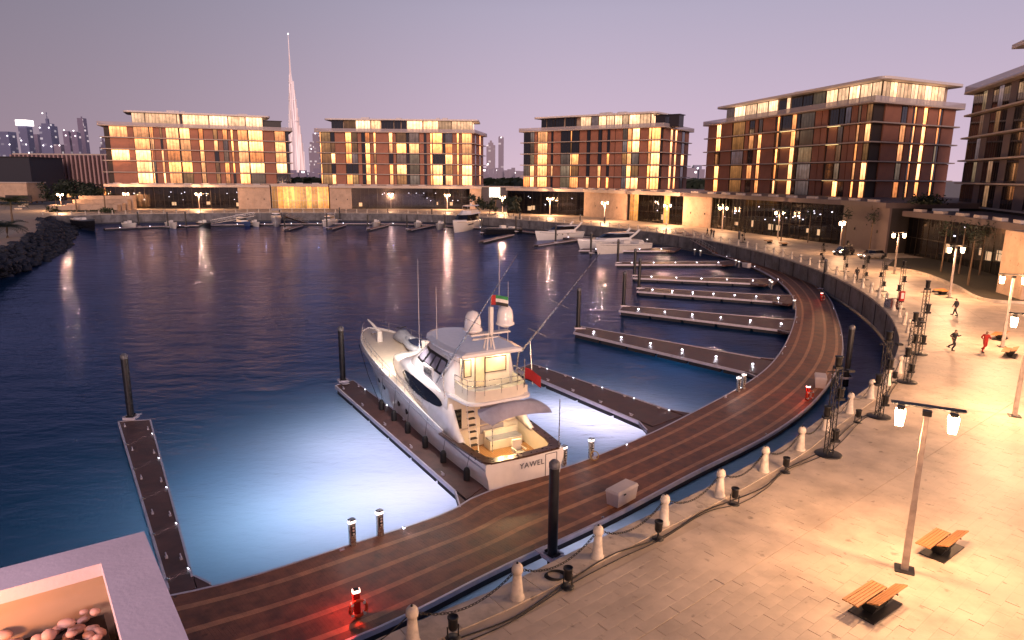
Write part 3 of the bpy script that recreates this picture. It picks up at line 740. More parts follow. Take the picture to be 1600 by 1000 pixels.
def tower(label, A, B, C_, z0, cols, ref, side=None, sref=None, pent=None, pcols=None, n=5, pitch=4.2, depth=18, extra=None, over=1.25, left=None, pside=None):
    A, B, C_ = V2(A), V2(B), V2(C_); D = A + (C_ - B)
    poly = [A, B, C_, D]; t = thing('apartment_block', label, 'building')
    core = poly_offset(poly, -.22)
    MB().prism([(p.x, p.y) for p in core], z0 - 1.5, z0 + n * pitch).build('wall', mat('dark_brown_core', (.045, .03, .025), .7), t)
    for k in range(n + 1):
        z = z0 + k * pitch
        ov = over if k else .35
        if k == n: ov = over + .4
        ps = round_corners(poly_offset(poly, ov), .8, 3)
        th = .26 if k < n else .34
        MB().prism([(p.x, p.y) for p in ps], z - th, z - .001 * k).build('floor_slab', M['slab'], t)
    # a thin gap strip of shadow is left between panel heads and slabs
    facade(t, A, B, z0, n, pitch, cols, ref)
    if side: facade(t, B, C_, z0, n, pitch, side, sref)
    if left:                                                       # short end wall seen at the left
        L_ = (D - A).length; d = (A - D) / L_; ang = math.atan2(d.y, d.x); x = 0
        while x < L_ - 2:
            for k in range(n):
                kd = random.choice(left); me, mw = panel_mesh(kd, 2.0, round(pitch - .38, 2)); p = D + d * x
                link('cladding_panel' if kd == 'B' else 'window', me, t, (p.x, p.y, z0 + k * pitch), ang)
            x += 2.0
    zt = z0 + n * pitch
    # glass parapet on the roof terrace
    pr = poly_offset(poly, over + .2); b = MB()
    for i in range(4):
        p, q = pr[i], pr[(i + 1) % 4]; mid = (p + q) / 2; dd = q - p
        b.box((mid.x, mid.y, zt + .55), (dd.length, .05, 1.1), math.atan2(dd.y, dd.x))
    b.build('parapet', M['parapet'], t)
    if pent:
        (pa, pb, setb, pd, h, ov) = pent
        d = (B - A); L = d.length; d.normalize(); nn = Vector((d.y, -d.x, 0))
        a0 = A + d * (ON(*pa, A - nn * setb, B - nn * setb) * L) - nn * setb; b0 = A + d * (ON(*pb, A - nn * setb, B - nn * setb) * L) - nn * setb
        if pside: c0 = b0 + (C_ - B).normalized() * pside
        else: c0 = b0 - nn * pd
        d0 = a0 + (c0 - b0)
        pp = [a0, b0, c0, d0]
        MB().prism([(p.x, p.y) for p in poly_offset(pp, -.2)], zt, zt + h).build('penthouse_wall', M['peach'], t)
        facade(t, a0, b0, zt, 1, h, pcols, lambda x: pa[1] + (pb[1] - pa[1]) * (x - pa[0]) / (pb[0] - pa[0]), hgap=.05)
        # end wall glazing
        for (p, q) in ((b0, c0), (d0, a0)):
            LL = (q - p).length; dd = (q - p) / LL; x = 0; an = math.atan2(dd.y, dd.x)
            while x < LL - 2.4:
                me, mw = panel_mesh('P' if p is b0 else 'Q', 2.5, round(h - .05, 2)); w_ = p + dd * x; link('window', me, t, (w_.x, w_.y, zt), an); x += 2.5
        rf = round_corners(poly_offset(pp, ov), 2.6, 6)
        MB().prism([(p.x, p.y) for p in rf], zt + h, zt + h + .55).build('roof', M['slabw'], t)
        b = MB(); rr = random.Random(len(label))
        for i in range(4):
            f = rr.uniform(.15, .85); p = a0.lerp(b0, f) - nn * rr.uniform(1, 4)
            b.box((p.x, p.y, zt + h + .95), (rr.uniform(1.2, 3.5), 1.6, .8), math.atan2(d.y, d.x))
        b.build('roof_plant', M['slabw'], t)
    if extra: extra(t, A, B, C_, zt)
    return t
def fwz(x, y, z):
    a, b, c = _ray(x, y); k = (z - CAM_H) / c; return V2((a * k, b * k))
def colmap(cols, x0, s): return [(x0 + a / s, x0 + b / s, k) for a, b, k in cols]
Z0 = 9.1; ZT = Z0 + 21
# ---- block 1 (leftmost)
b1c = colmap([(700, 812, 'LBLBB'), (812, 848, 'B'), (850, 945, 'L'), (950, 958, 's'), (958, 972, 'ssBvD'), (974, 1012, 'B'), (1012, 1026, 'sDsss'), (1028, 1048, 'B'), (1050, 1128, 'L'), (1136, 1198, 'LLLLO'),
    (1200, 1250, 'B'), (1254, 1280, 's'), (1284, 1342, 'B'), (1344, 1368, 'OsDOO'), (1372, 1400, 'B'), (1402, 1430, 'svvss'), (1434, 1450, 'B'), (1452, 1466, 's'), (1468, 1492, 'B'), (1494, 1556, 'L'), (1562, 1650, 'LLLLv'),
    (1654, 1720, 'B'), (1724, 1790, 'LLLLD'), (1794, 1815, 'D')], 0, 4)
def roofbox(px, h, w_, d_=5, mt='glass'):
    def f(t, A, B, C_, zt):
        d = (B - A).normalized(); nn = Vector((d.y, -d.x, 0)); L = (B - A).length
        for (x, y) in px:
            p = A + d * (ON(x, y, A, B) * L) - nn * 6
            b = MB(); b.box((p.x, p.y, zt + h / 2), (w_, d_, h), math.atan2(d.y, d.x)); b.box((p.x, p.y, zt + h + .15), (w_ + .8, d_ + .8, .3), math.atan2(d.y, d.x))
            b.build('roof_pavilion', mat('dark_roof_pavilion', (.03, .025, .03), .4), t)
    return f
tower('leftmost pale lit apartment block beside the floodlit needle skyscraper', (-150.5, 255), (-91, 281), (-99, 301), Z0, b1c, 245,
      pent=((205, 178), (411, 186), 3.0, 12, 4.9, 2.6), pcols=colmap([(820, 900, 'P'), (904, 1100, 'P'), (1104, 1120, 'P'), (1124, 1134, 'D'), (1138, 1300, 'P'), (1306, 1420, 'P'), (1424, 1530, 'P'), (1534, 1640, 'P')], 0, 4),
      extra=roofbox([(425, 195)], 3.6, 7.5))
# ---- block 2
b2c = colmap([(398, 412, 's'), (414, 470, 'OOOOO'), (472, 496, 'DssDs'), (498, 560, 'B'), (564, 600, 'sssDs'), (602, 636, 'OOvDO'), (640, 662, 'B'), (664, 684, 'D'), (686, 714, 's'), (718, 736, 'B'), (738, 752, 's'), (754, 830, 'B'), (834, 856, 's'),
    (860, 876, 'B'), (880, 940, 'OLvLO'), (944, 956, 'D'), (960, 1020, 'vLvvv'), (1024, 1050, 'B'), (1052, 1066, 'D'), (1068, 1088, 'B'), (1090, 1102, 's'), (1106, 1165, 'LLDLL'), (1168, 1182, 'D'), (1184, 1228, 'vLsOL'), (1230, 1254, 'B'), (1256, 1268, 's'), (1270, 1286, 'B'), (1288, 1350, 'L')], 400, 4)
tower('second apartment block from the left, terracotta panels and amber lit bays', (-79, 283), (-17, 283), (-13.5, 308), Z0, b2c, 247,
      side=[(738 + 0, 742, 'B'), (742, 744, 'D'), (744, 749, 'B'), (749, 751, 's'), (751, 757, 'B')], sref=247,
      pent=((518, 197), (738, 197), 3.0, 14, 4.6, 2.6), pcols=colmap([(472, 545, 'Q'), (550, 620, 'O'), (624, 715, 'P'), (720, 780, 'P'), (785, 860, 'Q'), (864, 905, 'D'), (910, 940, 'D'), (944, 1040, 'P'), (1046, 1140, 'P'), (1144, 1220, 'P'), (1224, 1352, 'P')], 400, 4))
# ---- block 3
b3c = colmap([(66, 112, 'DDDvL'), (114, 138, 'vvvLL'), (140, 156, 'B'), (160, 220, 'L'), (224, 242, 'B'), (244, 256, 'DDDsD'), (258, 302, 'B'), (304, 362, 'DDvvv'), (364, 372, 's'), (374, 416, 'DDLLL'), (420, 464, 'B'), (466, 484, 'DDDss'), (488, 534, 'B'), (537, 556, 'DDDss'), (560, 590, 'B'),
    (592, 608, 'DDsDs'), (610, 640, 'B'), (644, 686, 'BBBBB'), (688, 716, 'vvOvv'), (718, 744, 'L'), (748, 792, 'LLvOL'), (796, 844, 'B'), (848, 864, 's'), (868, 922, 'L'), (926, 938, 'D')], 800, 4)
b3s = colmap([(942, 980, 'B'), (984, 996, 's'), (998, 1012, 'B'), (1014, 1024, 's'), (1028, 1052, 'B'), (1056, 1072, 'DDsDD'), (1076, 1106, 'B')], 800, 4)
tower('third apartment block, brown panels, dark roof boxes at its right end', (4, 270.5), (50.2, 237), (66, 262), Z0 - .2, b3c, 247, side=b3s, sref=247, left='DDvL',
      pent=((846, 193), (1018, 182), 3.0, 12, 4.6, 2.6), pcols=colmap([(178, 215, 'Q'), (220, 256, 'Q'), (258, 270, 'D'), (272, 325, 'Q'), (335, 390, 'Q'), (392, 404, 'D'), (430, 495, 'P'), (498, 540, 'v'), (544, 590, 'P'), (594, 640, 'P'), (644, 690, 'P'), (694, 730, 'P'), (734, 800, 'P'), (802, 866, 'P')], 800, 4),
      extra=roofbox([(1024, 185), (1046, 185)], 3.9, 3.6, 4))
# ---- block 4
b4c = colmap([(2, 46, 'B'), (50, 70, 's'), (74, 124, 'B'), (130, 186, 'OOvOO'), (190, 207, 'B'), (211, 234, 'DsssD'), (237, 250, 'B'), (256, 272, 's'), (276, 334, 'B'), (338, 344, 'D'), (346, 356, 's'), (360, 366, 'D'), (370, 414, 'DBBBB'), (417, 438, 's'), (442, 456, 'D'), (460, 526, 'vvvvv'),
    (530, 560, 'B'), (564, 590, 'B'), (602, 642, 'DBBDB'), (646, 670, 'Dvvvs'), (676, 702, 'vBBBD'), (706, 734, 'B'), (738, 750, 's'), (754, 776, 'B'), (780, 806, 'OsOss'), (808, 830, 'O'), (834, 856, 's')], 1100, 3.2)
b4s = colmap([(866, 946, 'B'), (951, 976, 's'), (980, 1003, 'B'), (1006, 1013, 'D'), (1013, 1022, 's'), (1026, 1056, 'B'), (1058, 1076, 's'), (1080, 1128, 'B'), (1132, 1142, 's'), (1142, 1150, 'D'), (1154, 1222, 'B'), (1226, 1236, 's'), (1238, 1248, 'D'), (1250, 1262, 's')], 1100, 3.2)
def gold_soffit(t, A, B, C_, zt):
    d = (B - A).normalized(); nn = Vector((d.y, -d.x, 0)); L = (B - A).length; ref4 = lambda x: 275
    for (a, b, fl) in ((370, 440, (1, 2, 3, 4)), (604, 660, (1, 2, 4)), ):
        for k in fl:
            f0, f1 = ON(1100 + a / 3.2, 275, A, B), ON(1100 + b / 3.2, 275, A, B); w = (f1 - f0) * L; p = A + d * ((f0 + f1) / 2 * L) + nn * .5
            z = Z0 - .4 + (5 - k) * 4.2 - .36
            MB().box((p.x, p.y, z), (w, .5, .10), math.atan2(d.y, d.x)).build('soffit_light', emis('gold_soffit_light', (1, .72, .3), 2.2, False), t)
tower('large brown apartment block right of centre with glowing curved penthouse', (63.2, 226), (79, 154), (105.5, 167.5), Z0 - .5, b4c, 275, side=b4s, sref=275,
      pent=((1134, 186), (1378, 150), 3.0, 14, 4.7, 2.8), pside=24, pcols=colmap([(112, 150, 'v'), (152, 205, 'P'), (208, 262, 'P'), (266, 318, 'P'), (322, 368, 'P'), (374, 410, 'Q'), (412, 430, 'P'), (436, 490, 'Q'), (494, 540, 'D'), (544, 604, 'v'), (610, 665, 'P'), (668, 720, 'P'), (724, 776, 'P'), (780, 836, 'P'), (838, 885, 'P')], 1100, 3.2), extra=gold_soffit)
# ---- block 5 (cut by the right edge)
b5A = V2((87.5, 134)); b5B = fwz(1600, 118, ZT - .8); b5d = (b5B - b5A).normalized(); b5E = b5A + b5d * 62
print('B5', b5A, b5B)
b5c = []; xx = 0; rr = random.Random(5)
t5 = tower('dark apartment block cut off by the right edge of the picture', b5A, b5E, b5E + Vector((22, 8, 0)), Z0 - .8, [], 250, left='DDv', pent=None)
L5 = 62; x = 0; ang5 = math.atan2(b5d.y, b5d.x)
seq = [(3, 'D'), (2.2, 'D'), (2, 'v'), (3, 'K'), (2.5, 'D'), (2.2, 'v'), (3, 'D'), (3, 'K'), (3, 'D'), (2, 'D'), (4, 'K')]
i = 0
while x < L5 - 4:
    w, kd = seq[i % len(seq)]; i += 1
    for k in range(5):
        kk = kd if rr.random() < .6 or kd == 'K' else 'D'
        me, mw = panel_mesh(kk, w, 3.82); p = b5A + b5d * x
        link('cladding_panel' if kk == 'K' else 'window', me, t5, (p.x, p.y, Z0 - .8 + k * 4.2), ang5, (w / mw, 1, 1))
    x += w
nn5 = Vector((b5d.y, -b5d.x, 0))
pp = [b5A + b5d * 19 - nn5 * 3, b5A + b5d * 60 - nn5 * 3, b5A + b5d * 60 - nn5 * 15, b5A + b5d * 19 - nn5 * 15]
MB().prism([(p.x, p.y) for p in pp], ZT - .8, ZT + 4.2).build('penthouse_wall', M['glass'], t5)
MB().prism([(p.x, p.y) for p in poly_offset(pp, 3.2)], ZT + 4.2, ZT + 4.9).build('roof', M['slabw'], t5)

# ------------------------------------------------------------------ podiums with the shops
def clear_glass():
    m = bpy.data.materials.new('shop_glass'); m.use_nodes = True; n, l = m.node_tree.nodes, m.node_tree.links; n.clear()
    o = n.new('ShaderNodeOutputMaterial'); f = n.new('ShaderNodeFresnel'); f.inputs[0].default_value = 1.5
    a = n.new('ShaderNodeBsdfTransparent'); a.inputs[0].default_value = (.55, .55, .6, 1); g = n.new('ShaderNodeBsdfGlossy'); g.inputs['Roughness'].default_value = .02
    mx = n.new('ShaderNodeMixShader'); l.new(f.outputs[0], mx.inputs[0]); l.new(a.outputs[0], mx.inputs[1]); l.new(g.outputs[0], mx.inputs[2]); l.new(mx.outputs[0], o.inputs[0]); return m
M['shopglass'] = clear_glass()
M['interior'] = mat('dark_shop_interior', (.035, .03, .032), .8, var=.3, scale=.6)
M['ceillight'] = emis('shop_ceiling_light', (.95, .9, 1), 6, False)
M['warmshop'] = emis('warm_shop_light', (1, .6, .3), 1.6, False)
M['planterbox'] = mat('roof_planter_box', (.50, .44, .44), .6)
def podium(label, segs, depth, ztop=8.9, mull=3.2, nlights=10, seed=1, cat='building', warm=3, dull=False):
    """segs: list of (p0, p1, kind) in plan along the promenade from left to right; kind glass / wall / gold / dark"""
    t = thing('shop_podium', label, cat); rr = random.Random(seed)
    pts = [V2(segs[0][0])] + [V2(s[1]) for s in segs]
    fr = offset(pts, 0); back = offset(pts, -depth)
    out = offset(pts, 1.3)
    poly = [(p.x, p.y) for p in out] + [(p.x, p.y) for p in back[::-1]]
    MB().prism(poly, ztop - .95, ztop).build('roof', M['dullstone'] if dull else M['slab'], t)
    # room behind the glass
    bk = offset(pts, -7.5)
    rm = MB(); rm.loft([[(p.x, p.y, 0), (p.x, p.y, ztop - .95)] for p in bk], False, False, 0, False, closed=False)
    rm.loft([[(p.x, p.y, .02), (q.x, q.y, .02)] for p, q in zip(fr, bk)], False, False, 0, False, closed=False)
    for p, q in ((fr[0], bk[0]), (fr[-1], bk[-1])): rm.add([(p.x, p.y, 0), (q.x, q.y, 0), (q.x, q.y, ztop - .95), (p.x, p.y, ztop - .95)], [(0, 1, 2, 3)])
    rm.build('room', M['interior'], t)
    for a, b_, kd in segs:
        a, b_ = V2(a), V2(b_); L = (b_ - a).length; d = (b_ - a) / L; an = math.atan2(d.y, d.x); nn = Vector((d.y, -d.x, 0)); H_ = ztop - .95
        if kd == 'wall':
            k = max(1, round(L / 6)); w = L / k
            for i in range(k):
                p = a + d * (w * (i + .5)) + nn * .15; MB().box((p.x, p.y, H_ / 2), (w - .025, .5, H_), an).build('stone_panel', M['dullstone'] if (dull and a.y < 150) else M['peach'], t)
            for q in (.3, .8):
                p = a + d * (L * q) + nn * .46; MB().box((p.x, p.y, 3.6), (.25, .14, .5), an).build('wall_light', M['black'], t)
        else:
            k = max(1, round(L / mull)); w = L / k; key = ('pod', kd, round(w, 2), H_)
            if key not in PANEL:
                b = MB(); b.add([(.05, 0, .1), (w - .05, 0, .1), (w - .05, 0, H_ - .05), (.05, 0, H_ - .05)], [(0, 1, 2, 3)], 0)
                b.box((.04, .05, H_ / 2), (.08, .22, H_), mi=1); b.box((w / 2, .04, .06), (w - .08, .12, .12), mi=1); b.box((w / 2, .04, 3.1), (w - .08, .10, .07), mi=1)
                b.box((w * .5, .03, H_ / 2), (.05, .08, H_), mi=1)
                PANEL[key] = b.mesh('shop_window', [M['gold'] if kd == 'gold' else M['shopglass'], M['frame'] if kd != 'gold' else M['lamppost']])
            for i in range(k):
                p = a + d * (w * i); link('shop_window', PANEL[key], t, (p.x, p.y, 0), an)
            if kd == 'glass':
                for i in range(int(nlights * L / 60) + 1):
                    p = a + d * rr.uniform(1, L - 1) - nn * rr.uniform(1, 6.5); MB().lathe([(.0, .12), (.16, .05), (.16, -.05), (0, -.12)], 8, (p.x, p.y, rr.choice((3.2, 4.2, 5.5, 6)))).build('ceiling_light', M['ceillight'], t)
                for i in range(int(warm * L / 60) + 1):
                    p = a + d * rr.uniform(1, L - 1) - nn * rr.uniform(4, 7); MB().box((p.x, p.y, rr.uniform(1.2, 2)), (rr.uniform(.4, 1.6), .2, rr.uniform(.8, 1.6)), an).build('shop_display', M['warmshop'], t)
    # planter blocks along the roof edge
    ed = resample(offset(pts, .7), 3.0); pb_ = MB().box((0, 0, 0), (2.6, .8, .5)).mesh('roof_planter', M['planterbox'])
    for i, (p, q) in enumerate(zip(ed, ed[1:])):
        if i % 2:
            m_ = (p + q) / 2; dd = q - p; link('roof_planter', pb_, t, (m_.x, m_.y, ztop + .2), math.atan2(dd.y, dd.x))
    return t
podium('low glass fronted podium under the leftmost apartment block', [((-149, 250), (-103.5, 257), 'glass'), ((-103.5, 257), (-92, 259), 'wall')], 60, seed=2, nlights=18)
podium('golden lit entrance hall between two left apartment blocks', [((-91.6, 259.1), (-71, 263), 'gold')], 24, ztop=9.3, mull=2.2)
podium('low podium with dark glass under the second apartment block', [((-70.6, 263), (-62.5, 264.4), 'wall'), ((-62.5, 264.4), (-17, 268.5), 'glass'), ((-17, 268.5), (-12.5, 268.6), 'wall')], 50, seed=3, nlights=14)
podium('low podium of shops under the third apartment block', [((-2, 243), (24.2, 229.5), 'glass'), ((24.2, 229.5), (35, 208.5), 'wall')], 48, seed=4)
podium('entrance hall between third and fourth blocks with dark glass doors', [((35.6, 207.5), (37.6, 204.2), 'gold'), ((37.6, 204.2), (43.2, 195), 'glass'), ((43.2, 195), (44.4, 193), 'gold'), ((44.4, 193), (47, 188.7), 'glass')], 26, ztop=8.9, mull=2.2)
podium('long dark shop podium under the large right hand block', [((47.3, 188.2), (52.4, 179.3), 'wall'), ((52.4, 179.3), (61.3, 150), 'glass'), ((61.3, 150), (66.2, 135.5), 'glass'), ((66.2, 135.5), (67.4, 121), 'wall')], 44, seed=5, nlights=20, warm=8, dull=True)
podium('dark glazed pavilion with flat roof nearest on the right', [((70, 120), (69.5, 104), 'glass'), ((69.5, 104), (66, 88), 'glass'), ((66, 88), (60, 71), 'glass')], 40, ztop=7.6, seed=6, nlights=10, warm=8, dull=True)
# orange rendered wall at the right edge
a, b_ = fwz(1592, 400, 4), V2((62, 58)); 
t = thing('rendered_wall', 'tall orange lit rendered wall cut by the right edge', 'wall')
p0 = G(1594, 470, 0); MB().prism([(p0.x, p0.y), (p0.x + 14, p0.y - 4), (p0.x + 14.5, p0.y + 1), (p0.x + .8, p0.y + 5)], 0, 7.4).build('wall_face', M['peach'], t)

# low link building and lit billboard between blocks 2 and 3
t = thing('low_building', 'low dark building with bright white window in the gap between second and third blocks', 'building')
MB().box((-5, 284, 4.2), (22, 10, 8.4)).build('wall', mat('dull_render', (.10, .085, .10), .7), t); MB().box((-5, 284, 8.6), (24, 12, .4)).build('roof', M['slab'], t)
bb = XY(772, 300, 270); MB().box((bb.x, 278.7, 6.4), (4.4, .3, 4)).build('window', emis('white_lit_window', (1, .95, .75), 1.6), t)
for dx in (-1.1, 0, 1.1): MB().box((bb.x + dx, 278.5, 6.4), (.08, .12, 4)).build('window_frame', M['frame'], t)
# striped fin building on the left, white wall and dark block
t = thing('fin_building', 'long low building clad in vertical pinkish fins at far left', 'building')
fa, fb = XY(22, 268, 330), XY(178, 278, 330)
fa.z = fb.z = 0
MB().prism([(fa.x, 331), (fb.x, 331), (fb.x, 350), (fa.x, 350)], 4, 21).build('wall', mat('dark_plum_wall', (.09, .045, .05), .8), t)
MB().box(((fa.x + fb.x) / 2, 341, 21.3), (fb.x - fa.x + 1, 20, .6)).build('roof', M['slab'], t)
fin = MB().box((0, 0, 8.5), (.75, 1.6, 17)).mesh('fin', mat('pinkish_fin', (.42, .27, .27), .6)); x = fa.x
while x < fb.x: link('fin', fin, t, (x, 329.8, 4)); x += 2.05
for i, px in enumerate((88, 97, 104, 163, 170)):
    q = XY(px, 285, 328); MB().box((q.x, 329, 3.2), (2.2, .4, 4)).build('window', M['lit'], t)
t = thing('low_building', 'dark flat roofed block at the far left edge', 'building')
q = XY(52, 280, 300); q.x -= 36; MB().box((q.x - 3, 310, 9.5), (78, 22, 19)).build('wall', mat('dark_blue_render', (.03, .03, .045), .7), t); MB().box((q.x - 3, 310, 19.2), (79, 23, .4)).build('roof', M['interior'], t)
t = thing('low_building', 'small pale walled house at the left edge below the dark block', 'building')
q = XY(5, 285, 262); MB().box((q.x - 10, 268, 5.2), (36, 10, 7)).build('wall', M['peach'], t); MB().box((q.x - 10, 268, 8.85), (37, 11, .35)).build('roof', M['slab'], t)
MB().box((q.x + 4.5, 262.8, 3), (10, .3, 2.2)).build('window', M['interior'], t)
# ================================================================== FAR SKYLINE
def skyscraper(label, px, ytop, wpx, D, mt, crown=None, setb=None, depth=None):
    """px: photo column, ytop: top, wpx: width in photo pixels, D: distance"""
    q = XY(px, ytop, D); w = wpx / FPX * D; H_ = q.z
    t = thing('skyscraper', label, 'skyscraper', (q.x, D, 0))
    steps = setb or [(1, 0, 1)]
    for i, (f, z0, z1) in enumerate(steps):
        b = MB(); ww = w * f; b.box((0, 0, (z0 + z1) / 2 * H_), (ww, depth or ww, (z1 - z0) * H_))
        b.build('tower_shaft' if i == 0 else 'upper_stage', mt, t)
    return t, w, H_
TM = [tower_mat('blue_grey_tower', (.17, .18, .32), (1, .85, .85), .08, (14, 14, 9), .6),  # distance haze is put into the tower colours
      tower_mat('plum_tower', (.23, .20, .31), (1, .8, .8), .07, (14, 14, 9), .8),
      tower_mat('pale_tower', (.28, .24, .33), (1, .85, .8), .10, (12, 12, 9), .9)]
LT = emis('skyline_light', (1, .9, .9), 4, False)
def dots(t, pts):
    for x, z, r in pts: MB().lathe([(0, -r), (r, 0), (0, r)], 6, (x, -1.5 * 0 - 30, z)).build('beacon', LT, t)
def sky(label, px, y, w, D, mi, st=None, top=None, pts=()):
    t, W_, H_ = skyscraper(label, px, y, w, D, TM[mi], setb=st)
    if top: MB().box((0, 0, H_ + top[2]), (W_ * top[0], W_ * top[0], top[1])).build('crown', emis('lit_crown', (1, .92, .88), top[3], False), t)
    for (fx, fz) in pts: MB().lathe([(0, -3.6), (3.6, 0), (0, 3.6)], 6, (fx * W_, -W_ * .52, fz * H_)).build('beacon', LT, t)
    return t
sky('plain slab skyscraper with lit pale edge at the far left', 10, 206, 17, 3300, 0, pts=[(.4, .9), (.5, .7)])
sky('skyscraper with brilliant white lit crown at the far left', 39, 197, 13, 3300, 0, st=[(1, 0, 1)], top=(1.25, 26, 14, 2.2), pts=[(-.3, .7), (.2, .62), (.4, .45)])
sky('dull short skyscraper right of the one with the white crown', 56, 210, 13, 3600, 1, pts=[(.1, .4)])
sky('blue skyscraper with pointed crown and row of beacons', 75, 197, 17, 3300, 0, st=[(1, 0, 1), (.7, 1, 1.05), (.2, 1.05, 1.15), (.05, 1.15, 1.28)], pts=[(-.4, .96), (.4, .96), (-.3, .6), (.4, .58), (0, .3), (.4, .3), (0, 1.25)])
sky('low square skyscraper between two taller groups at left', 92, 226, 12, 3300, 2, pts=[(.4, .97)])
sky('left one of the twin towers with bright roof lights', 105, 205, 9, 3300, 1, pts=[(-.2, 1.02), (0, .9)])
sky('right one of the twin towers with bright roof lights', 118, 206, 9, 3300, 1, pts=[(0, 1.02), (.2, .9)])
sky('tall thin dark skyscraper with hollow rectangular top', 127, 182, 9, 3700, 1, st=[(1, 0, .97), (.16, .97, 1.0)])
sky('slim pointed skyscraper just left of the leftmost block', 160, 215, 8, 3900, 2, st=[(1, 0, .75), (.6, .75, .9), (.25, .9, 1)], pts=[(0, 1)])
sky('short skyscraper peeping out beside the leftmost block', 168, 245, 10, 3900, 2, pts=[(.2, .8)])
sky('pale stepped skyscraper right of the needle tower', 487, 222, 8, 4000, 2, st=[(1, 0, .85), (.6, .85, 1)], pts=[(0, .8)])
sky('taller grey skyscraper touching the second block at its left', 494, 209, 9, 4000, 2, pts=[(0, 1)])
sky('grey skyscraper with pitched top right of the second block', 767, 223, 13, 3600, 2, st=[(1, 0, .93), (.6, .93, 1), (.25, 1, 1.06)], pts=[(-.3, .4), (.1, .2)])
sky('narrow taller grey skyscraper between second and third blocks', 783, 213, 8, 3600, 1, st=[(1, 0, .98), (.8, .98, 1.0)], pts=[(0, .97)])
sky('short dark tower visible between third and fourth blocks', 1089, 258, 12, 2600, 0, pts=[(0, .8)])
# the needle tower: three wings stepping back in a spiral
def needle():
    D = 4300; q = XY(447, 48, D); base = XY(461, 262, D)
    t = thing('skyscraper', 'immensely tall floodlit needle skyscraper with stepped setbacks and spire', 'skyscraper', (base.x + 4, D, 0), R(25))
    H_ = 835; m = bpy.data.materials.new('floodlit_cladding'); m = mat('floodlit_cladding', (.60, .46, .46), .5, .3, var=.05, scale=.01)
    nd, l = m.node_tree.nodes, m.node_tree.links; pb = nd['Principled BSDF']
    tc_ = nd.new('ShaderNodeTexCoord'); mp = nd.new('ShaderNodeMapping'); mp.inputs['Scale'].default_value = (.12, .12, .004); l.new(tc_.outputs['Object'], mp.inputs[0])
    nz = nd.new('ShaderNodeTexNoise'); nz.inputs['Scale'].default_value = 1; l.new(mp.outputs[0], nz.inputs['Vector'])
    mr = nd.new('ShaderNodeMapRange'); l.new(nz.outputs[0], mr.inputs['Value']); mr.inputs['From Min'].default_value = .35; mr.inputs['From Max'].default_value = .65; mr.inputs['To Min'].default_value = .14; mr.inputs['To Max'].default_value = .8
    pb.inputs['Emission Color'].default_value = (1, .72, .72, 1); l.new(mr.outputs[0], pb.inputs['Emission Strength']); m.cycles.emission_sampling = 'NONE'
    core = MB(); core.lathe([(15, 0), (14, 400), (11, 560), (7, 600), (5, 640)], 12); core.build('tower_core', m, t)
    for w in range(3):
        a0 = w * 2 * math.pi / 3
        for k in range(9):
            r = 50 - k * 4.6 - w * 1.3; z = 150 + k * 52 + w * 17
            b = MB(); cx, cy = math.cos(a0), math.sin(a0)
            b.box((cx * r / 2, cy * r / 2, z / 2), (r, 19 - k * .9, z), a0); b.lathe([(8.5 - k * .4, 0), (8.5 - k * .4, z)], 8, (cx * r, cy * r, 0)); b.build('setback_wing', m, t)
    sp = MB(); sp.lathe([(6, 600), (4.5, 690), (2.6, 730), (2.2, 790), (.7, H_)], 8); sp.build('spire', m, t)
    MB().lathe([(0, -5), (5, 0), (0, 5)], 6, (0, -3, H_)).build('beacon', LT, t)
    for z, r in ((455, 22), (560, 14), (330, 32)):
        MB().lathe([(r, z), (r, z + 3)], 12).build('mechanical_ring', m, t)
needle()
# glints of the low far city below the towers: small lit houses one by one
rr = random.Random(3)
def far_house(px, y, D, lit):
    q = XY(px, y, D); h = max(6, q.z); w = rr.uniform(10, 26)
    t = thing('far_building', 'tiny far off building on the horizon ' + ('left of the first block' if px < 200 else 'between first and second blocks' if px < 520 else 'between second and third blocks' if px < 830 else 'between third and fourth blocks'), 'building', (q.x, D, 0), 0, 'tiny buildings on the horizon ' + str(px // 250))
    MB().box((0, 0, h / 2), (w, 14, h)).build('wall', TM[1], t)
    if lit: MB().box((rr.uniform(-3, 3), -7.2, h * .8), (w * .4, .4, 4)).build('lit_sign', LT, t)
for px in list(range(146, 176, 5)) + list(range(458, 500, 4)) + list(range(757, 816, 5)) + list(range(1076, 1100, 5)):
    far_house(px, rr.uniform(262, 270), rr.uniform(1500, 2400), rr.random() < .45)
def tree_line():
    b = MB()
    for i in range(900):
        px = rr.choice((rr.uniform(450, 505), rr.uniform(1075, 1105), rr.uniform(755, 818), rr.uniform(140, 178)))
        q = XY(px, rr.uniform(273, 280), rr.uniform(360, 470)); r = rr.uniform(1.2, 2.8)
        for k in range(4):
            c = Vector((q.x + rr.uniform(-2, 2), q.y + rr.uniform(-2, 2), max(1, q.z * .6) + rr.uniform(-2, 2)))
            n_ = Vector((rr.uniform(-1, 1), -1, rr.uniform(-1, 1))).normalized(); u = n_.cross(Vector((0, 0, 1))).normalized() * r; v = n_.cross(u).normalized() * r
            b.add([c - u - v, c + u - v * .6, c + u * .7 + v, c - u * .8 + v * .8], [(0, 1, 2, 3)])
    o = b.build('far_trees', M['leafdark']); tag(o, 'dark belt of distant trees in the gaps between the blocks', 'trees'); o['kind'] = 'stuff'
tree_line()
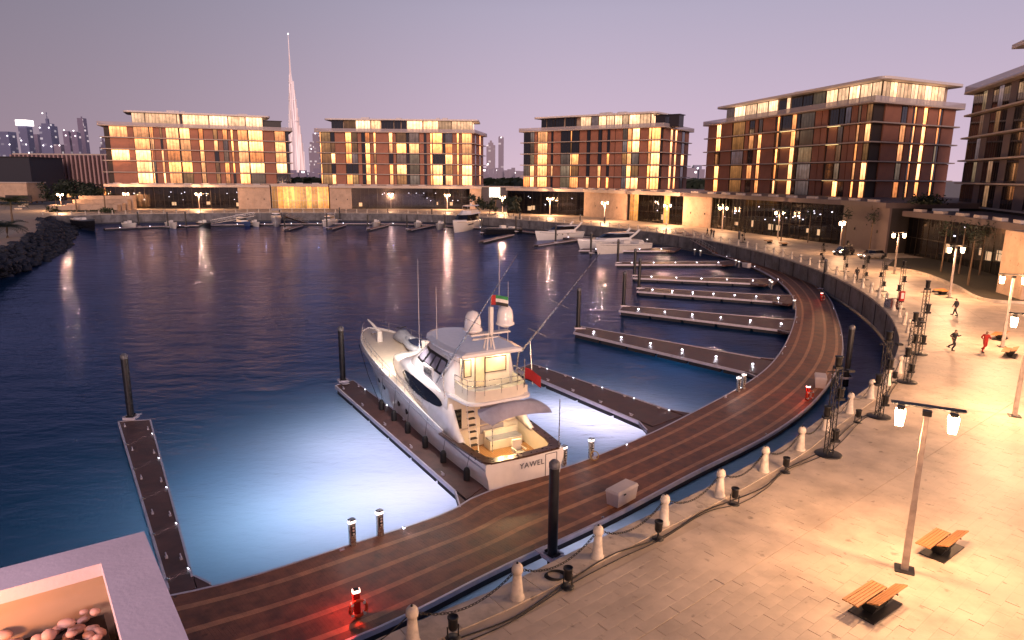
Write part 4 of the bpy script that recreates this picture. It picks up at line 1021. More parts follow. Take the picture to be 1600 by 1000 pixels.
# ================================================================== THE BIG YACHT  (x forward from the transom, y to port, z above water)
def lerp_tab(tab, s):
    if s <= tab[0][0]: return tab[0][1:]
    for a, b in zip(tab, tab[1:]):
        if s <= b[0]:
            t = (s - a[0]) / (b[0] - a[0]); t = t
            return tuple(x + (y - x) * t for x, y in zip(a[1:], b[1:]))
    return tab[-1][1:]
YR = R(120.4); YO = Vector((.78, 32.25, WL))
YT = thing('motor_yacht', 'big white floodlit motor yacht moored stern first at the timber pontoon', 'yacht', YO, YR)
# s, half beam at sheer, half beam at waterline, sheer height
HT = [(0, 2.34, 2.1, 1.95), (2, 2.45, 2.2, 2.0), (4.5, 2.58, 2.25, 2.2), (9, 2.66, 2.2, 2.68), (14, 2.62, 1.95, 3.15), (17, 2.45, 1.6, 3.42), (19.5, 2.15, 1.15, 3.60), (21.5, 1.70, .7, 3.70), (23, 1.15, .30, 3.76), (24.1, .55, .04, 3.80), (24.6, .12, .0, 3.82)]
def hull():
    rings = []
    ss = [0, .05] + [i * .75 for i in range(1, 32)] + [23.5, 23.9, 24.2, 24.45, 24.6]
    for s in ss:
        hb, wb, sh = lerp_tab(HT, s); rake = max(0, (s - 15) / 9.6) ** 2 * 2.0
        pts = []
        for z, f in ((sh, 1), (sh - .12, 1.012), (sh - .5, .97), (sh * .55, .45), (.35, .06), (0, 0), (-.5, -.35)):
            y = wb + (hb - wb) * f
            y = max(.015, y if z >= 0 else wb * .8); pts.append((s - rake * (1 - max(0, z) / sh) if s > 15 else s, y, z))
        ring = pts + [(p[0], -p[1], p[2]) for p in pts[::-1]]
        rings.append(ring)
    b = MB()
    n = len(rings[0])
    for i in range(len(rings) - 1):                     # open on top
        b.add(rings[i] + rings[i + 1], [(k, k + 1, n + k + 1, n + k)[::-1] for k in range(n - 1)], 0, True)
    b.add(rings[0], [tuple(range(n))], 0); b.add(rings[-1], [tuple(range(n))[::-1]], 0)
    return b.build('hull', M['white'], YT)
hull()
def rail_line(off=0, s0=0, s1=24.5, st=.5, side=1, dz=0):
    out = []; s = s0
    while s <= s1 + 1e-6:
        hb, wb, sh = lerp_tab(HT, s); out.append(Vector((s, side * max(.02, hb - off), sh + dz))); s += st
    return out
# rub rail stripe, toe rail
for sd in (1, -1):
    MB().tube(rail_line(-.02, 0, 24.5, .5, sd, -.30), .045, 6).build('rub_rail', M['tube_grey'], YT)
    MB().tube(rail_line(.02, 4.6, 24.5, .5, sd, .03), .05, 6).build('toe_rail', M['white'], YT)
# fore deck
b = MB(); Lp, Rp = rail_line(.06, 4.4, 24.4, .5, 1, -.10), rail_line(.06, 4.4, 24.4, .5, -1, -.10)
b.loft([[p, Vector((p.x, p.y * .5, p.z + .05)), Vector((p.x, 0, p.z + .07)), Vector((q.x, q.y * .5, q.z + .05)), q] for p, q in zip(Lp, Rp)], False, False, 0, True, closed=False)
b.build('deck', mat('cream_deck', (.70, .60, .50), .5, var=.05, bump=.1, bscale=80), YT)
# cockpit well
CF = .95
b = MB(); b.prism([(.42, -2.0), (4.6, -2.25), (4.6, 2.25), (.42, 2.0)], CF - .06, CF); b.build('cockpit_sole', M['teak'], YT)
for i, yy in enumerate((-1.7, -1.1, -.5, .1, .7, 1.3, 1.9)):
    pass
b = MB()
for y0 in [-1.95 + .13 * k for k in range(31)]: b.box((2.5, y0, CF + .002), (4.1, .012, .006))
o = b.build('sole_caulking', M['darkteak'], YT); o['kind'] = 'stuff'
def wall_strip(name, pts, z0f, z1f, th, m):
    b = MB(); q = offset(pts, th)
    b.loft([[(p.x, p.y, z0f(p)), (p.x, p.y, z1f(p)), (r.x, r.y, z1f(p)), (r.x, r.y, z0f(p))] for p, r in zip(pts, q)], True, True, 0, False); return b.build(name, m, YT)
inr = [Vector((4.6, 2.3, 0)), Vector((2.5, 2.18, 0)), Vector((.9, 2.05, 0)), Vector((.5, 1.75, 0)), Vector((.36, 0, 0)), Vector((.5, -1.75, 0)), Vector((.9, -2.05, 0)), Vector((2.5, -2.18, 0)), Vector((4.6, -2.3, 0))]
wall_strip('cockpit_coaming', inr, lambda p: CF - .05, lambda p: lerp_tab(HT, p.x)[2] - .03, -.05, M['cream'])
# dark teak cap rail round the cockpit
outer = [Vector((4.7, 2.78, 0)), Vector((3, 2.66, 0)), Vector((1.4, 2.52, 0)), Vector((.35, 2.40, 0)), Vector((-.03, 2.05, 0)), Vector((-.12, 0, 0)), Vector((-.03, -2.05, 0)), Vector((.35, -2.40, 0)), Vector((1.4, -2.52, 0)), Vector((3, -2.66, 0)), Vector((4.7, -2.78, 0))]
inn = [Vector((4.7, 2.26, 0)), Vector((3, 2.17, 0)), Vector((1.4, 2.05, 0)), Vector((.75, 1.9, 0)), Vector((.46, 1.6, 0)), Vector((.34, 0, 0)), Vector((.46, -1.6, 0)), Vector((.75, -1.9, 0)), Vector((1.4, -2.05, 0)), Vector((3, -2.17, 0)), Vector((4.7, -2.26, 0))]
b = MB(); b.loft([[(p.x, p.y, 1.93 + .02 * p.x), (p.x, p.y, 2.03 + .02 * p.x), (q.x, q.y, 2.03 + .02 * p.x), (q.x, q.y, 1.93 + .02 * p.x)] for p, q in zip(outer, inn)], True, True, 0, False)
b.build('cap_rail', M['darkteak'], YT)
# swim platform at the water
MB().prism(round_corners([(-.75, -1.9), (.05, -2.15), (.05, 2.15), (-.75, 1.9)], .3, 3), .28, .42).build('swim_platform', M['white_m'], YT)
# transom lettering and door seam
fc = bpy.data.curves.new('lettering', 'FONT'); fc.body = 'YAWEL'; fc.size = .42; fc.extrude = .008; fc.align_x = 'CENTER'; fc.space_character = 1.12
fo = bpy.data.objects.new('tmp_text', fc); COL.objects.link(fo); bpy.context.view_layer.update()
me = bpy.data.meshes.new_from_object(fo); bpy.data.objects.remove(fo); me.materials.clear(); me.materials.append(mat('grey_lettering', (.10, .10, .13), .4))
o = link('lettering', me, YT, (-.045, -.35, 1.32)); o.rotation_euler = (R(90), 0, R(-90)); o.scale = (1.0, 1.0, 1)
b = MB()
for y in (-1.2, -1.9): b.box((-.015, y, 1.2), (.03, .02, 1.2))
b.box((-.015, -1.55, 1.8), (.03, .7, .02)); b.build('transom_door', M['float'], YT)
# ------------------------------------------------------------------ main house
N0 = len(KIDS[YT.name])
HS = [(6.02, 2.38, 3.78), (7, 2.42, 3.85), (9, 2.45, 3.95), (11.5, 2.32, 3.98), (13.8, 2.02, 3.85), (15.6, 1.70, 3.62), (16.9, 1.36, 3.38), (17.8, 1.0, 3.22), (18.3, .6, 3.12)]
def house_pt(s, f, z, out=0):
    """side surface of the house: f unused, z height -> y"""
    hw, top = lerp_tab(HS, s); dk = lerp_tab(HT, s - 1.4)[2] - .5
    t = max(0, min(1, (z - dk) / max(.05, top - dk))); y = hw * (1 - .10 * t ** 1.5) - .35 * max(0, t - .8) ** 1.2
    return Vector((s, y + out, z))
b = MB(); rings = []
for s, hw, top in HS + []:
    dk = lerp_tab(HT, s - 1.4)[2] - .52; ring = []
    for t in (0, .25, .5, .75, .92):
        p = house_pt(s, 0, dk + (top - dk) * t); ring.append((s, p.y, p.z))
    ring.append((s, hw * .86 - .25, top)); ring.append((s, hw * .4, top + .07))
    ring = ring + [(p[0], -p[1], p[2]) for p in ring[::-1]]; rings.append(ring)
b.loft(rings, True, True, 0, True); b.build('deckhouse', M['white'], YT)
# side decks cheeks sweeping down to the cockpit
for sd in (1, -1):
    pts = []; rings = []
    for s, z in ((2.9, 2.12), (3.5, 2.5), (4.1, 3.2), (4.7, 3.85), (5.6, 4.1), (6.8, 4.2)):
        hb = lerp_tab(HT, s)[0]; base = lerp_tab(HT, s)[2] - .05
        rings.append([(s, sd * (hb - .05), base), (s, sd * (hb - .22 - .12 * (z - base)), z), (s, sd * (hb - .42 - .12 * (z - base)), z), (s, sd * (hb - .5), base)][::sd])
    MB().loft(rings, True, True, 0, True).build('side_fairing', M['white'], YT)
# long oval side windows: patch over the house side
for sd in (1, -1):
    def patch(grow, off, m, nm, mi=0):
        s0, s1 = 6.6 - grow, 13.3 + grow; n = 36; up, lo = [], []
        for i in range(n + 1):
            u = i / n; s = s0 + (s1 - s0) * u; x = 2 * u - 1
            hh = (1 - abs(x) ** 2.6) ** .5 * (.40 + grow * .8); c = 3.10 + .16 * u
            ring = []
            for k in range(7):
                z = c - hh * (1.15 if False else 1) + 2 * hh * k / 6; p = house_pt(s, 0, z); ring.append((p.x, sd * (p.y + off), z))
            up.append(ring if sd > 0 else ring[::-1])
        b = MB(); b.loft(up, False, False, 0, True, closed=False); o = b.build(nm, m, YT); o.data.flip_normals(); return o
    patch(.10, .012, M['white'], 'side_window_surround'); patch(0, .030, M['glass'], 'side_window')
# raised rounded ventilation grille panel on the coach side (port and starboard)
for sd in (1, -1):
    b = MB()
    gs = []
    for k in range(5):
        b.box((9.35, sd * 1.98, 4.16 + k * .085), (1.25, .08, .04), sd * R(-3))
    b.build('air_grille', M['steel'], YT)
    MB().box((9.35, sd * 1.93, 4.34), (1.6, .09, .62), sd * R(-3)).build('grille_frame', M['white_m'], YT)
# ------------------------------------------------------------------ enclosed bridge
def bridge_ring(z, s0, s1, hw, nose, k=5):
    """plan outline: square aft, rounded raked front"""
    pts = [(s0, hw * .93)]
    for i in range(4): pts.append((s0 + (s1 - nose - s0) * (i + 1) / 4, hw * (1 - .02 * i)))
    for i in range(1, k + 1):
        a = i / k * math.pi / 2; pts.append((s1 - nose + nose * math.sin(a), hw * .94 * math.cos(a) ** .75 if i < k else 0.0))
    full = pts + [(x, -y) for x, y in pts[-2::-1]]
    return [(x, y, z) for x, y in full]
BR = [(3.78, 5.9, 14.6, 2.08, 4.2), (4.3, 5.9, 13.7, 2.04, 3.9), (4.85, 5.9, 12.75, 1.95, 3.4), (5.35, 5.9, 11.9, 1.86, 3.0), (6.05, 5.9, 10.8, 1.72, 2.6)]
rings = [bridge_ring(*q) for q in BR]
MB().loft(rings[:2] , False, False, 0, True).build('bridge_base', M['white'], YT)
MB().loft(rings[1:], False, True, 0, True).build('bridge_enclosure', M['white'], YT)
def bridge_win(i0, i1, f0, f1, z0, z1, m, nm, off=.02, side=1):
    """patch between outline indices"""
    def at(z, idx):
        for a, b in zip(BR, BR[1:]):
            if z <= b[0] + 1e-6:
                t = (z - a[0]) / (b[0] - a[0]); ra, rb = bridge_ring(*a), bridge_ring(*b)
                i = int(idx); f = idx - i
                pa = Vector(ra[i]).lerp(Vector(ra[i + 1]), f); pb = Vector(rb[i]).lerp(Vector(rb[i + 1]), f); return pa.lerp(pb, t)
    rows = []
    for k in range(7):
        u = k / 6; rows.append([at(z0 + (z1 - z0) * j / 4, i0 + (i1 - i0) * u) for j in range(5)])
    cen = Vector((8, 0, 5)); out = []
    for r in rows:
        rr_ = []
        for p in r:
            d = Vector((p.x - 8.0, p.y * 2.2, .4)).normalized() * off; q = p + d
            if side < 0: q.y = -q.y
            rr_.append(q)
        out.append(rr_ if side < 0 else rr_[::-1])
    o = MB().loft(out, False, False, 0, True, closed=False).build(nm, m, YT); return o
for sd in (1, -1):
    for (i0, i1) in ((1.3, 2.45), (2.52, 3.5), (3.57, 4.6), (4.67, 5.9)):
        bridge_win(i0 - .05, i1 + .05, 0, 0, 4.55, 5.58, M['black'], 'windscreen_frame', .03, sd)
        bridge_win(i0 + .09, i1 - .09, 0, 0, 4.70, 5.43, M['glass_y'], 'windscreen_pane', .055, sd)
# aft face of the bridge: lit, with door and windows outlined in black
MB().box((5.86, 0, 5.0), (.06, 3.1, 2.0)).build('bridge_aft_wall', M['cream'], YT)
def framed(name, y, z, w, h, x=5.80):
    b = MB(); t_ = .04
    for dy in (-1, 1): b.box((x, y + dy * w / 2, z), (.05, t_, h + t_))
    for dz in (-1, 1): b.box((x + .001, y, z + dz * h / 2), (.05, w, t_))
    fr = b.build(name, M['black'], YT); MB().box((x + .015, y, z), (.02, w - t_, h - t_)).build('pane', mat('warm_lit_pane', (.75, .62, .42), .15), fr)
framed('aft_window', 1.12, 5.25, .42, .95); framed('aft_window', -.62, 5.28, 1.35, .85); framed('bridge_door', .35, 4.95, .62, 1.75)
# hard top
RF = []
for z, gr in ((6.05, 0), (6.16, .12), (6.26, .10), (6.34, -.25)):
    pts = [(4.95 - gr * .5, 1.78 + gr), (6.5, 1.98 + gr), (8.3, 1.96 + gr), (9.8, 1.72 + gr), (10.8, 1.25 + gr), (11.4 + gr, .6), (11.55 + gr, 0)]
    full = pts + [(x, -y) for x, y in pts[-2::-1]]; RF.append([(x, y, z) for x, y in full])
MB().loft(RF, True, True, 0, False).build('hard_top', M['white'], YT)
for sd in (1, -1):
    MB().tube([(5.15, sd * 1.72, 3.9), (5.3, sd * 1.74, 5), (5.1, sd * 1.75, 6.1)], .035, 8).build('hard_top_post', M['steel'], YT)
# fly deck overhang above the cockpit, its bulwark and rails
fd = round_corners([(3.85, -1.95), (6.3, -2.2), (6.3, 2.2), (3.85, 1.95)], .7, 5, which=(0, 3))
MB().prism([(p.x, p.y) for p in fd], 3.70, 3.84).build('fly_deck', M['white'], YT)
bw = [Vector((5.9, 1.86, 0)), Vector((5, 1.84, 0)), Vector((4.5, 1.78, 0)), Vector((4.15, 1.5, 0)), Vector((4.02, 1.0, 0)), Vector((3.98, 0, 0)), Vector((4.02, -1.0, 0)), Vector((4.15, -1.5, 0)), Vector((4.5, -1.78, 0)), Vector((5, -1.84, 0)), Vector((5.9, -1.86, 0))]
wall_strip('fly_bulwark', bw, lambda p: 3.82, lambda p: 4.42 + .10 * (p.x - 3.8), -.08, M['cream'])
b = MB()
for z in (4.7, 5.0): b.tube([(p.x, p.y, z) for p in bw], .022, 6)
for p in bw[::1]: b.tube([(p.x, p.y, 4.2), (p.x, p.y, 5.0)], .018, 6)
b.build('fly_rail', M['steel'], YT)
b = MB(); b.box((4.7, -1.2, 4.05), (.6, 1.4, .42)); b.box((4.55, 1.2, 4.0), (.5, .8, .35)); b.build('fly_seat', M['cream'], YT)
SUPER = KIDS[YT.name][N0:]
# saloon bulkhead with door, ladder, bench
MB().box((4.62, 0, 2.5), (.08, 4.5, 3.1)).build('saloon_bulkhead', M['cream'], YT)
b = MB()
b.box((4.56, 1.75, 2.75), (.05, .62, 1.15)); b.build('saloon_window', M['glass'], YT)
MB().box((4.56, -.5, 2.5), (.05, 1.5, 1.75)).build('saloon_door', M['glass_y'], YT)
b = MB()
for k in range(8): b.box((3.25 + k * .12, 1.3 - .02 * k, 1.25 + k * .34), (.22, .42, .045))
b.build('ladder_step', M['black'], YT)
b = MB()
for y in (.82, 1.28): b.tube([(3.15, y + .25, 1.0), (4.1, y + .1, 4.05)], .03, 8)
b.build('ladder_rail', M['white_m'], YT)
b = MB(); b.box((3.95, -.9, 1.2), (.75, 2.1, .5)); b.box((4.3, -.9, 1.6), (.18, 2.1, .5)); b.build('settee', M['cream'], YT)
b = MB(); b.box((3.92, -.9, 1.49), (.62, 2.0, .09)); b.build('settee_cushion', M['tube_grey'], YT)
b = MB(); b.box((4.15, 1.95, 1.4), (.7, .7, .9)); b.build('galley_locker', M['cream'], YT)
b = MB()
for y0, x0 in ((.7, 2.4), (1.2, 2.1), (.5, 1.9), (1.0, 1.6)): b.box((x0, y0, CF + .03), (.08, .62, .03), R(10))
b.build('sole_slot', M['black'], YT)
# fighting chair
b = MB(); b.lathe([(.22, 0), (.05, .05), (.05, .6), (.12, .62)], 12, (1.3, -.35, CF)); b.build('chair_pedestal', M['steel'], YT)
b = MB(); b.box((1.3, -.35, CF + .68), (.55, .55, .10)); b.box((1.55, -.35, CF + 1.0), (.09, .55, .6)); b.box((1.3, -.05, CF + .86), (.5, .07, .06)); b.box((1.3, -.65, CF + .86), (.5, .07, .06)); b.box((.9, -.35, CF + .45), (.25, .45, .05)); b.build('chair_seat', M['cream'], YT)
# shade canvas slung over the cockpit
cv = [Vector((2.75, 1.35, 3.85)), Vector((2.6, -1.9, 4.0)), Vector((.95, -2.2, 3.6)), Vector((1.3, 1.25, 3.4))]
b = MB(); n = 14; gr = []
for i in range(n + 1):
    u = i / n; row = []
    for j in range(n + 1):
        v = j / n; p = cv[0].lerp(cv[1], v).lerp(cv[3].lerp(cv[2], v), u)
        e = (4 * v * (1 - v)); f = 4 * u * (1 - u)
        p.x += (.55 * e) * (u ** 2); p.y += (v - .5) * -1.0 * f * .55 ; p.z += .42 * e * f - .10 * math.sin(v * 9) * 0
        row.append(p)
    gr.append(row)
for i in range(n):
    for j in range(n): pass
vs = [p for r in gr for p in r]; N1 = n + 1
b.add(vs, [(i * N1 + j, i * N1 + j + 1, (i + 1) * N1 + j + 1, (i + 1) * N1 + j) for i in range(n) for j in range(n)], 0, True)
b.build('shade_canvas', M['canvas'], YT)
for (x, y, z1) in ((1.3, 1.25, 3.4), (.25, -2.2, 4.6)):
    MB().tube([(x, y, 1.95), (x, y, z1)], .028, 8).build('awning_pole', M['steel'], YT)
# radar mast
N1_ = len(KIDS[YT.name])
b = MB()
for a in (0, 1, 2, 3):
    x, y = 5.4 + .32 * math.cos(a * 1.57 + .7), .32 * math.sin(a * 1.57 + .7); b.tube([(x, y, 6.3), (5.4 + (x - 5.4) * .4, y * .4, 7.2)], .05, 8)
b.box((5.4, 0, 7.22), (.5, 2.4, .09)); b.box((5.4, 0, 7.0), (.4, .9, .06)); b.box((5.95, .1, 6.8), (.12, 1.3, .1)); b.build('radar_arch', M['white_m'], YT)
MB().box((5.2, 0, 7.95), (.22, .20, 1.5)).build('mast_fin', M['white_m'], YT)
for yy, zz in ((1.0, -.12), (-1.0, .02)):
    MB().lathe([(.10, 7.38 + zz), (.34, 7.50 + zz), (.52, 7.58 + zz), (.52, 7.68 + zz), (.45, 7.72 + zz), (.45, 8.08 + zz), (.39, 8.38 + zz), (.24, 8.60 + zz), (.0, 8.68 + zz)], 28, (5.4, yy, 0)).build('radome', M['white'], YT)
b = MB(); b.lathe([(.02, 8.6), (.015, 9.4)], 6, (5.2, 0, 0)); b.build('flag_staff', M['steel'], YT)
def flag(name, org, w, h, cols, ang, droop=.15):
    """cloth flag of real stripes: cols = list of (u0,u1,v0,v1,material)"""
    r = link(name, None, None, org, ang)
    for (u0, u1, v0, v1, m) in cols:
        b = MB(); k = 8; rows = []
        for i in range(k + 1):
            u = u0 + (u1 - u0) * i / k; y = .07 * math.sin(u * 7) * u; sag = droop * u * u
            rows.append([(u * w, y, v0 * h - sag), (u * w, y, v1 * h - sag)])
        b.loft(rows, False, False, 0, True, closed=False); b.build('flag_stripe', m, r)
    return r
FR, FG, FW, FB = M['redcloth'], mat('green_cloth', (.02, .22, .07), .7), mat('white_cloth', (.7, .7, .68), .7), mat('black_cloth', (.02, .02, .02), .7)
mw = Matrix.Translation(YO) @ Matrix.Rotation(YR, 4, 'Z')
f1 = flag('flag', mw @ Vector((3.8, 0, 9.2)), .95, .55, [(0, .28, 0, 1, FR), (.28, 1, .667, 1, FG), (.28, 1, .333, .667, FW), (.28, 1, 0, .333, FB)], R(10))
tag(f1, 'small red green white and black flag flying at the yacht mast', 'flag')
f2 = flag('flag', mw @ Vector((2.6, -1.45, 5.2)), .95, .62, [(0, 1, 0, 1, FR)], R(-25), .45)
tag(f2, 'plain red ensign hanging off the yacht fly deck rail', 'flag')
MB().tube([(0, 0, -.5), (0, 0, 1.1)], .02, 6).build('flag_staff', M['steel'], f2)
# outriggers and whip aerials
for sd, bx, by, bz in ((1, 7.6, 2.2, 4.1), (-1, 5.0, -1.85, 6.05)):
    p0 = Vector((bx, by, bz)); dr = Vector((-.68, -.08 if sd > 0 else -.12, .74)).normalized(); Lr = 11.0 if sd > 0 else 8.2
    b = MB(); b.tube([p0, p0 + dr * Lr * .5, p0 + dr * Lr], [.055, .04, .015], 8)
    for f in (.22, .52): b.tube([p0 + dr * Lr * f + Vector((.35, .35, .2)), p0 + dr * Lr * f - Vector((.35, .35, .2))], .014, 5)
    b.build('outrigger', M['steel'], YT)
    MB().tube([p0 + Vector((-1.2, 0, -1.6 if sd < 0 else -1.0)), p0 + dr * 1.0], .03, 6).build('outrigger_strut', M['steel'], YT)
for (x, y, z, L_) in ((11.2, 1.7, 5.2, 5.5), (7.6, -1.85, 6.2, 5.2), (6.3, -1.7, 6.2, 3.6), (8.8, 1.6, 6.2, 3.2)):
    MB().tube([(x, y, z), (x, y, z + L_)], [.022, .008], 6).build('aerial', M['white_m'], YT)
for o in SUPER + KIDS[YT.name][N1_:]:
    if not o.name.startswith('side_fairing'): o.location = Vector(o.location) + Vector((-1.4, 0, .4))
# bow rail on both sides
for sd in (1, -1):
    b = MB()
    for dz in (.35, .68): b.tube(rail_line(.12, 7.5, 24.2, .6, sd, dz), .018, 6)
    for p in rail_line(.12, 7.5, 24.2, 1.4, sd, 0): b.tube([p, p + Vector((0, 0, .68))], .016, 6)
    b.build('bow_rail', M['steel'], YT)
# tender on its chocks, crane, windlass, hatches
def tender():
    t = thing('tender', 'grey inflatable tender with folded cover on the yacht foredeck', 'dinghy', mw @ Vector((16.2, -1.25, 3.85)), YR + R(8))
    pts = [(-1.9, .62, 0), (-.8, .72, 0), (.6, .70, .02), (1.5, .50, .10), (2.05, .18, .22), (2.12, 0, .24)]
    line = pts + [(x, -y, z) for x, y, z in pts[-2::-1]]
    MB().tube(smooth_curve(line, .15), .24, 12).build('inflatable_tube', M['tube_grey'], t)
    MB().loft([[(x, y * .8, z - .05), (x, 0, z - .32), (x, -y * .8, z - .05)] for x, y, z in pts], False, False, 0, True, closed=False).build('hull', M['white_m'], t)
    MB().prism([(-1.7, -.5), (1.2, -.5), (1.2, .5), (-1.7, .5)], -.02, .05).build('floor', M['white_m'], t)
    b = MB(); b.box((-.3, 0, .3), (.5, .4, .55)); b.box((-1.2, 0, .22), (.5, .8, .3)); b.build('console', M['white_m'], t)
    b = MB(); b.prism([(-.1, -.6), (1.6, -.4), (1.6, .4), (-.1, .6)], .2, .34); b.build('cover', M['navy'], t)
    b = MB(); b.box((-2.05, 0, .35), (.3, .3, .6)); b.build('outboard_motor', M['black'], t)
tender()
t = thing('jet_ski', 'pale covered jet ski lashed ahead of the yacht wheelhouse', 'jet ski', mw @ Vector((19.4, -1.0, 3.75)), YR + R(6))
b = MB(); b.loft([[(x, w, 0), (x, w * .8, h * .6), (x, w * .35, h), (x, -w * .35, h), (x, -w * .8, h * .6), (x, -w, 0)] for x, w, h in ((-1.4, .45, .3), (-.8, .55, .55), (0, .55, .8), (.5, .5, .75), (1.1, .38, .4), (1.55, .1, .2))], True, True, 0, True); b.build('body', M['tube_grey'], t)
b = MB(); b.tube([(.35, -.4, .95), (.5, 0, .85), (.35, .4, .95)], .035, 8); b.build('handlebar', M['black'], t)
b = MB(); b.loft([[(20.3, y1, 3.5 + z1), (20.3 + .28, y1, 3.5 + z1), (20.58, y2, 3.5 + z1), (20.3, y2, 3.5 + z1)] for z1, y1, y2 in ((0, .35, .75), (.9, .4, .7))], True, True); b.build('crane_base', M['white_m'], YT)
b = MB(); b.tube([(20.4, .55, 4.3), (21.2, .75, 4.75), (22.1, .85, 5.0)], [.13, .10, .07], 8); b.build('crane_arm', M['white_m'], YT)
b = MB(); b.box((22.9, 0, 3.66), (.5, .35, .25)); b.lathe([(.14, 0), (.14, .3)], 12, (22.6, .35, 3.55)); b.lathe([(.14, 0), (.14, .3)], 12, (22.6, -.35, 3.55)); b.tube([(23, 0, 3.66), (24.5, 0, 3.75)], .05, 6); b.build('windlass', M['steel'], YT)
b = MB()
for x, y in ((18.2, .75), (18.55, .95), (18.9, .7)): b.lathe([(.09, 0), (.12, .06), (.0, .1)], 10, (x, y, 3.2))
b.build('deck_fitting', M['black'], YT)
MB().prism(round_corners([(16.6, .5), (17.3, .5), (17.3, 1.2), (16.6, 1.2)], .1, 3), 3.1, 3.17).build('deck_hatch', M['glass_y'], YT)
# port holes along the port side, fenders with lanyards, deck spotlights
for s in (10.5, 12, 15.5, 17):
    for sd in (1, -1):
        hb, wb, sh = lerp_tab(HT, s); z = sh * .52; y = wb + (hb - wb) * .42
        MB().lathe([(0, .02), (.20, .02), (.20, -.02), (0, -.02)], 16).build('port_hole', M['glass'], YT); o = COL.objects[-1]
        o.location = (s - (.25 if s > 15 else 0), sd * (y + .025), z); o.rotation_euler = (R(90), 0, 0)
fd_m = mat('black_fender_cover', (.012, .012, .016), .7)
for s in (1.6, 4.2, 6.6, 9.2, 11.6, 14.0):
    hb, wb, sh = lerp_tab(HT, s); y = hb + .17
    f = MB().lathe([(0, .05), (.12, .08), (.17, .2), (.17, .85), (.12, .98), (.03, 1.04), (0, 1.05)], 16, (s, y, .25)).build('fender', fd_m, YT)
    MB().tube([(s, y, 1.28), (s, hb - .02, sh + .05)], .012, 5).build('lanyard', M['cable'], f)
def yl(name, p, power, col, r=.08, **k): return lamp(name, p, power, col, r, parent=YT, **k)
yl('cockpit_lamp', (1.9, .4, 3.0), 260, (1, .66, .32), spot=150, aim=(-.15, 0, -1)); yl('cockpit_lamp', (2.9, -.8, 3.5), 260, (1, .66, .32), spot=150, aim=(-.15, 0, -1))
yl('fly_lamp', (3.9, .9, 6.3), 70, (1, .78, .45)); yl('fly_lamp', (3.9, -.9, 6.3), 70, (1, .78, .45))
yl('foredeck_lamp', (13.4, 1.3, 6.0), 1500, (1, .80, .62), spot=140, aim=(1, .25, -.55)); yl('side_deck_lamp', (9.0, 2.6, 7.0), 1300, (1, .86, .80), spot=150, aim=(.2, .55, -1))
yl('side_deck_lamp', (3.6, 3.3, 7.4), 420, (1, .82, .72), spot=150, aim=(.2, .5, -1))
YT['note'] = ''
del YT['note']
# mooring lines
t = thing('mooring_line', 'dark mooring line from the yacht bow down to the finger pontoon', 'rope')
a = mw @ Vector((21, 2.0, 3.4)); c = G(590, 622, DZ + .1); MB().tube([a, a.lerp(c, .5) - Vector((0, 0, .35)), c], .022, 6).build('rope', M['cable'], t)
t = thing('mooring_line', 'dark mooring line from the yacht quarter to a cleat near its stern', 'rope')
a = mw @ Vector((1.0, 2.4, 1.9)); c = G(735, 738, DZ + .1); MB().tube([a, a.lerp(c, .5) - Vector((0, 0, .15)), c], .022, 6).build('rope', M['cable'], t)
# underwater lights: the lamps that light up the water round the berth
UW = thing('underwater_lights', 'string of submerged floodlights making the water glow round the yacht', 'lights')
for (px, py, pw, z, c) in ((650, 765, 620, -5.6, (1, .72, .86)), (565, 765, 620, -5.7, (1, .72, .86)), (620, 700, 620, -5.7, (1, .72, .86)), (545, 700, 560, -5.8, (1, .82, .98)), (600, 650, 480, -5.6, (1, .84, .96)), (485, 765, 420, -5.9, (.8, .8, 1)), (500, 690, 300, -5.9, (.7, .8, 1)),
                           (930, 655, 1500, -5.4, (1, .72, .86)), (865, 640, 1000, -5.4, (1, .82, .98)), (990, 664, 800, -5.2, (1, .72, .86)), (640, 625, 200, -5, (.8, .8, .98)), (900, 845, 420, -5.0, (.95, .82, 1)), (705, 755, 520, -5.4, (1, .72, .86)), (640, 812, 420, -5.5, (.95, .80, 1)),
                           (420, 800, 420, -5.6, (.5, .75, 1)), (520, 815, 420, -5.2, (.8, .8, 1)), (400, 850, 160, -5.6, (.3, .65, 1)), (350, 760, 200, -6.8, (.1, .5, 1)), (1060, 570, 160, -6.5, (.05, .4, 1))):
    pw *= .80; z -= 1.3; q = G(px, py, WL); MB().lathe([(0, -.06), (.15, -.05), (.18, 0), (.12, .04)], 12, (q.x, q.y, z - .2)).build('lamp_body', M['steel'], UW)
    lamp('submerged_lamp', (q.x, q.y, z), pw, c, .5, UW)
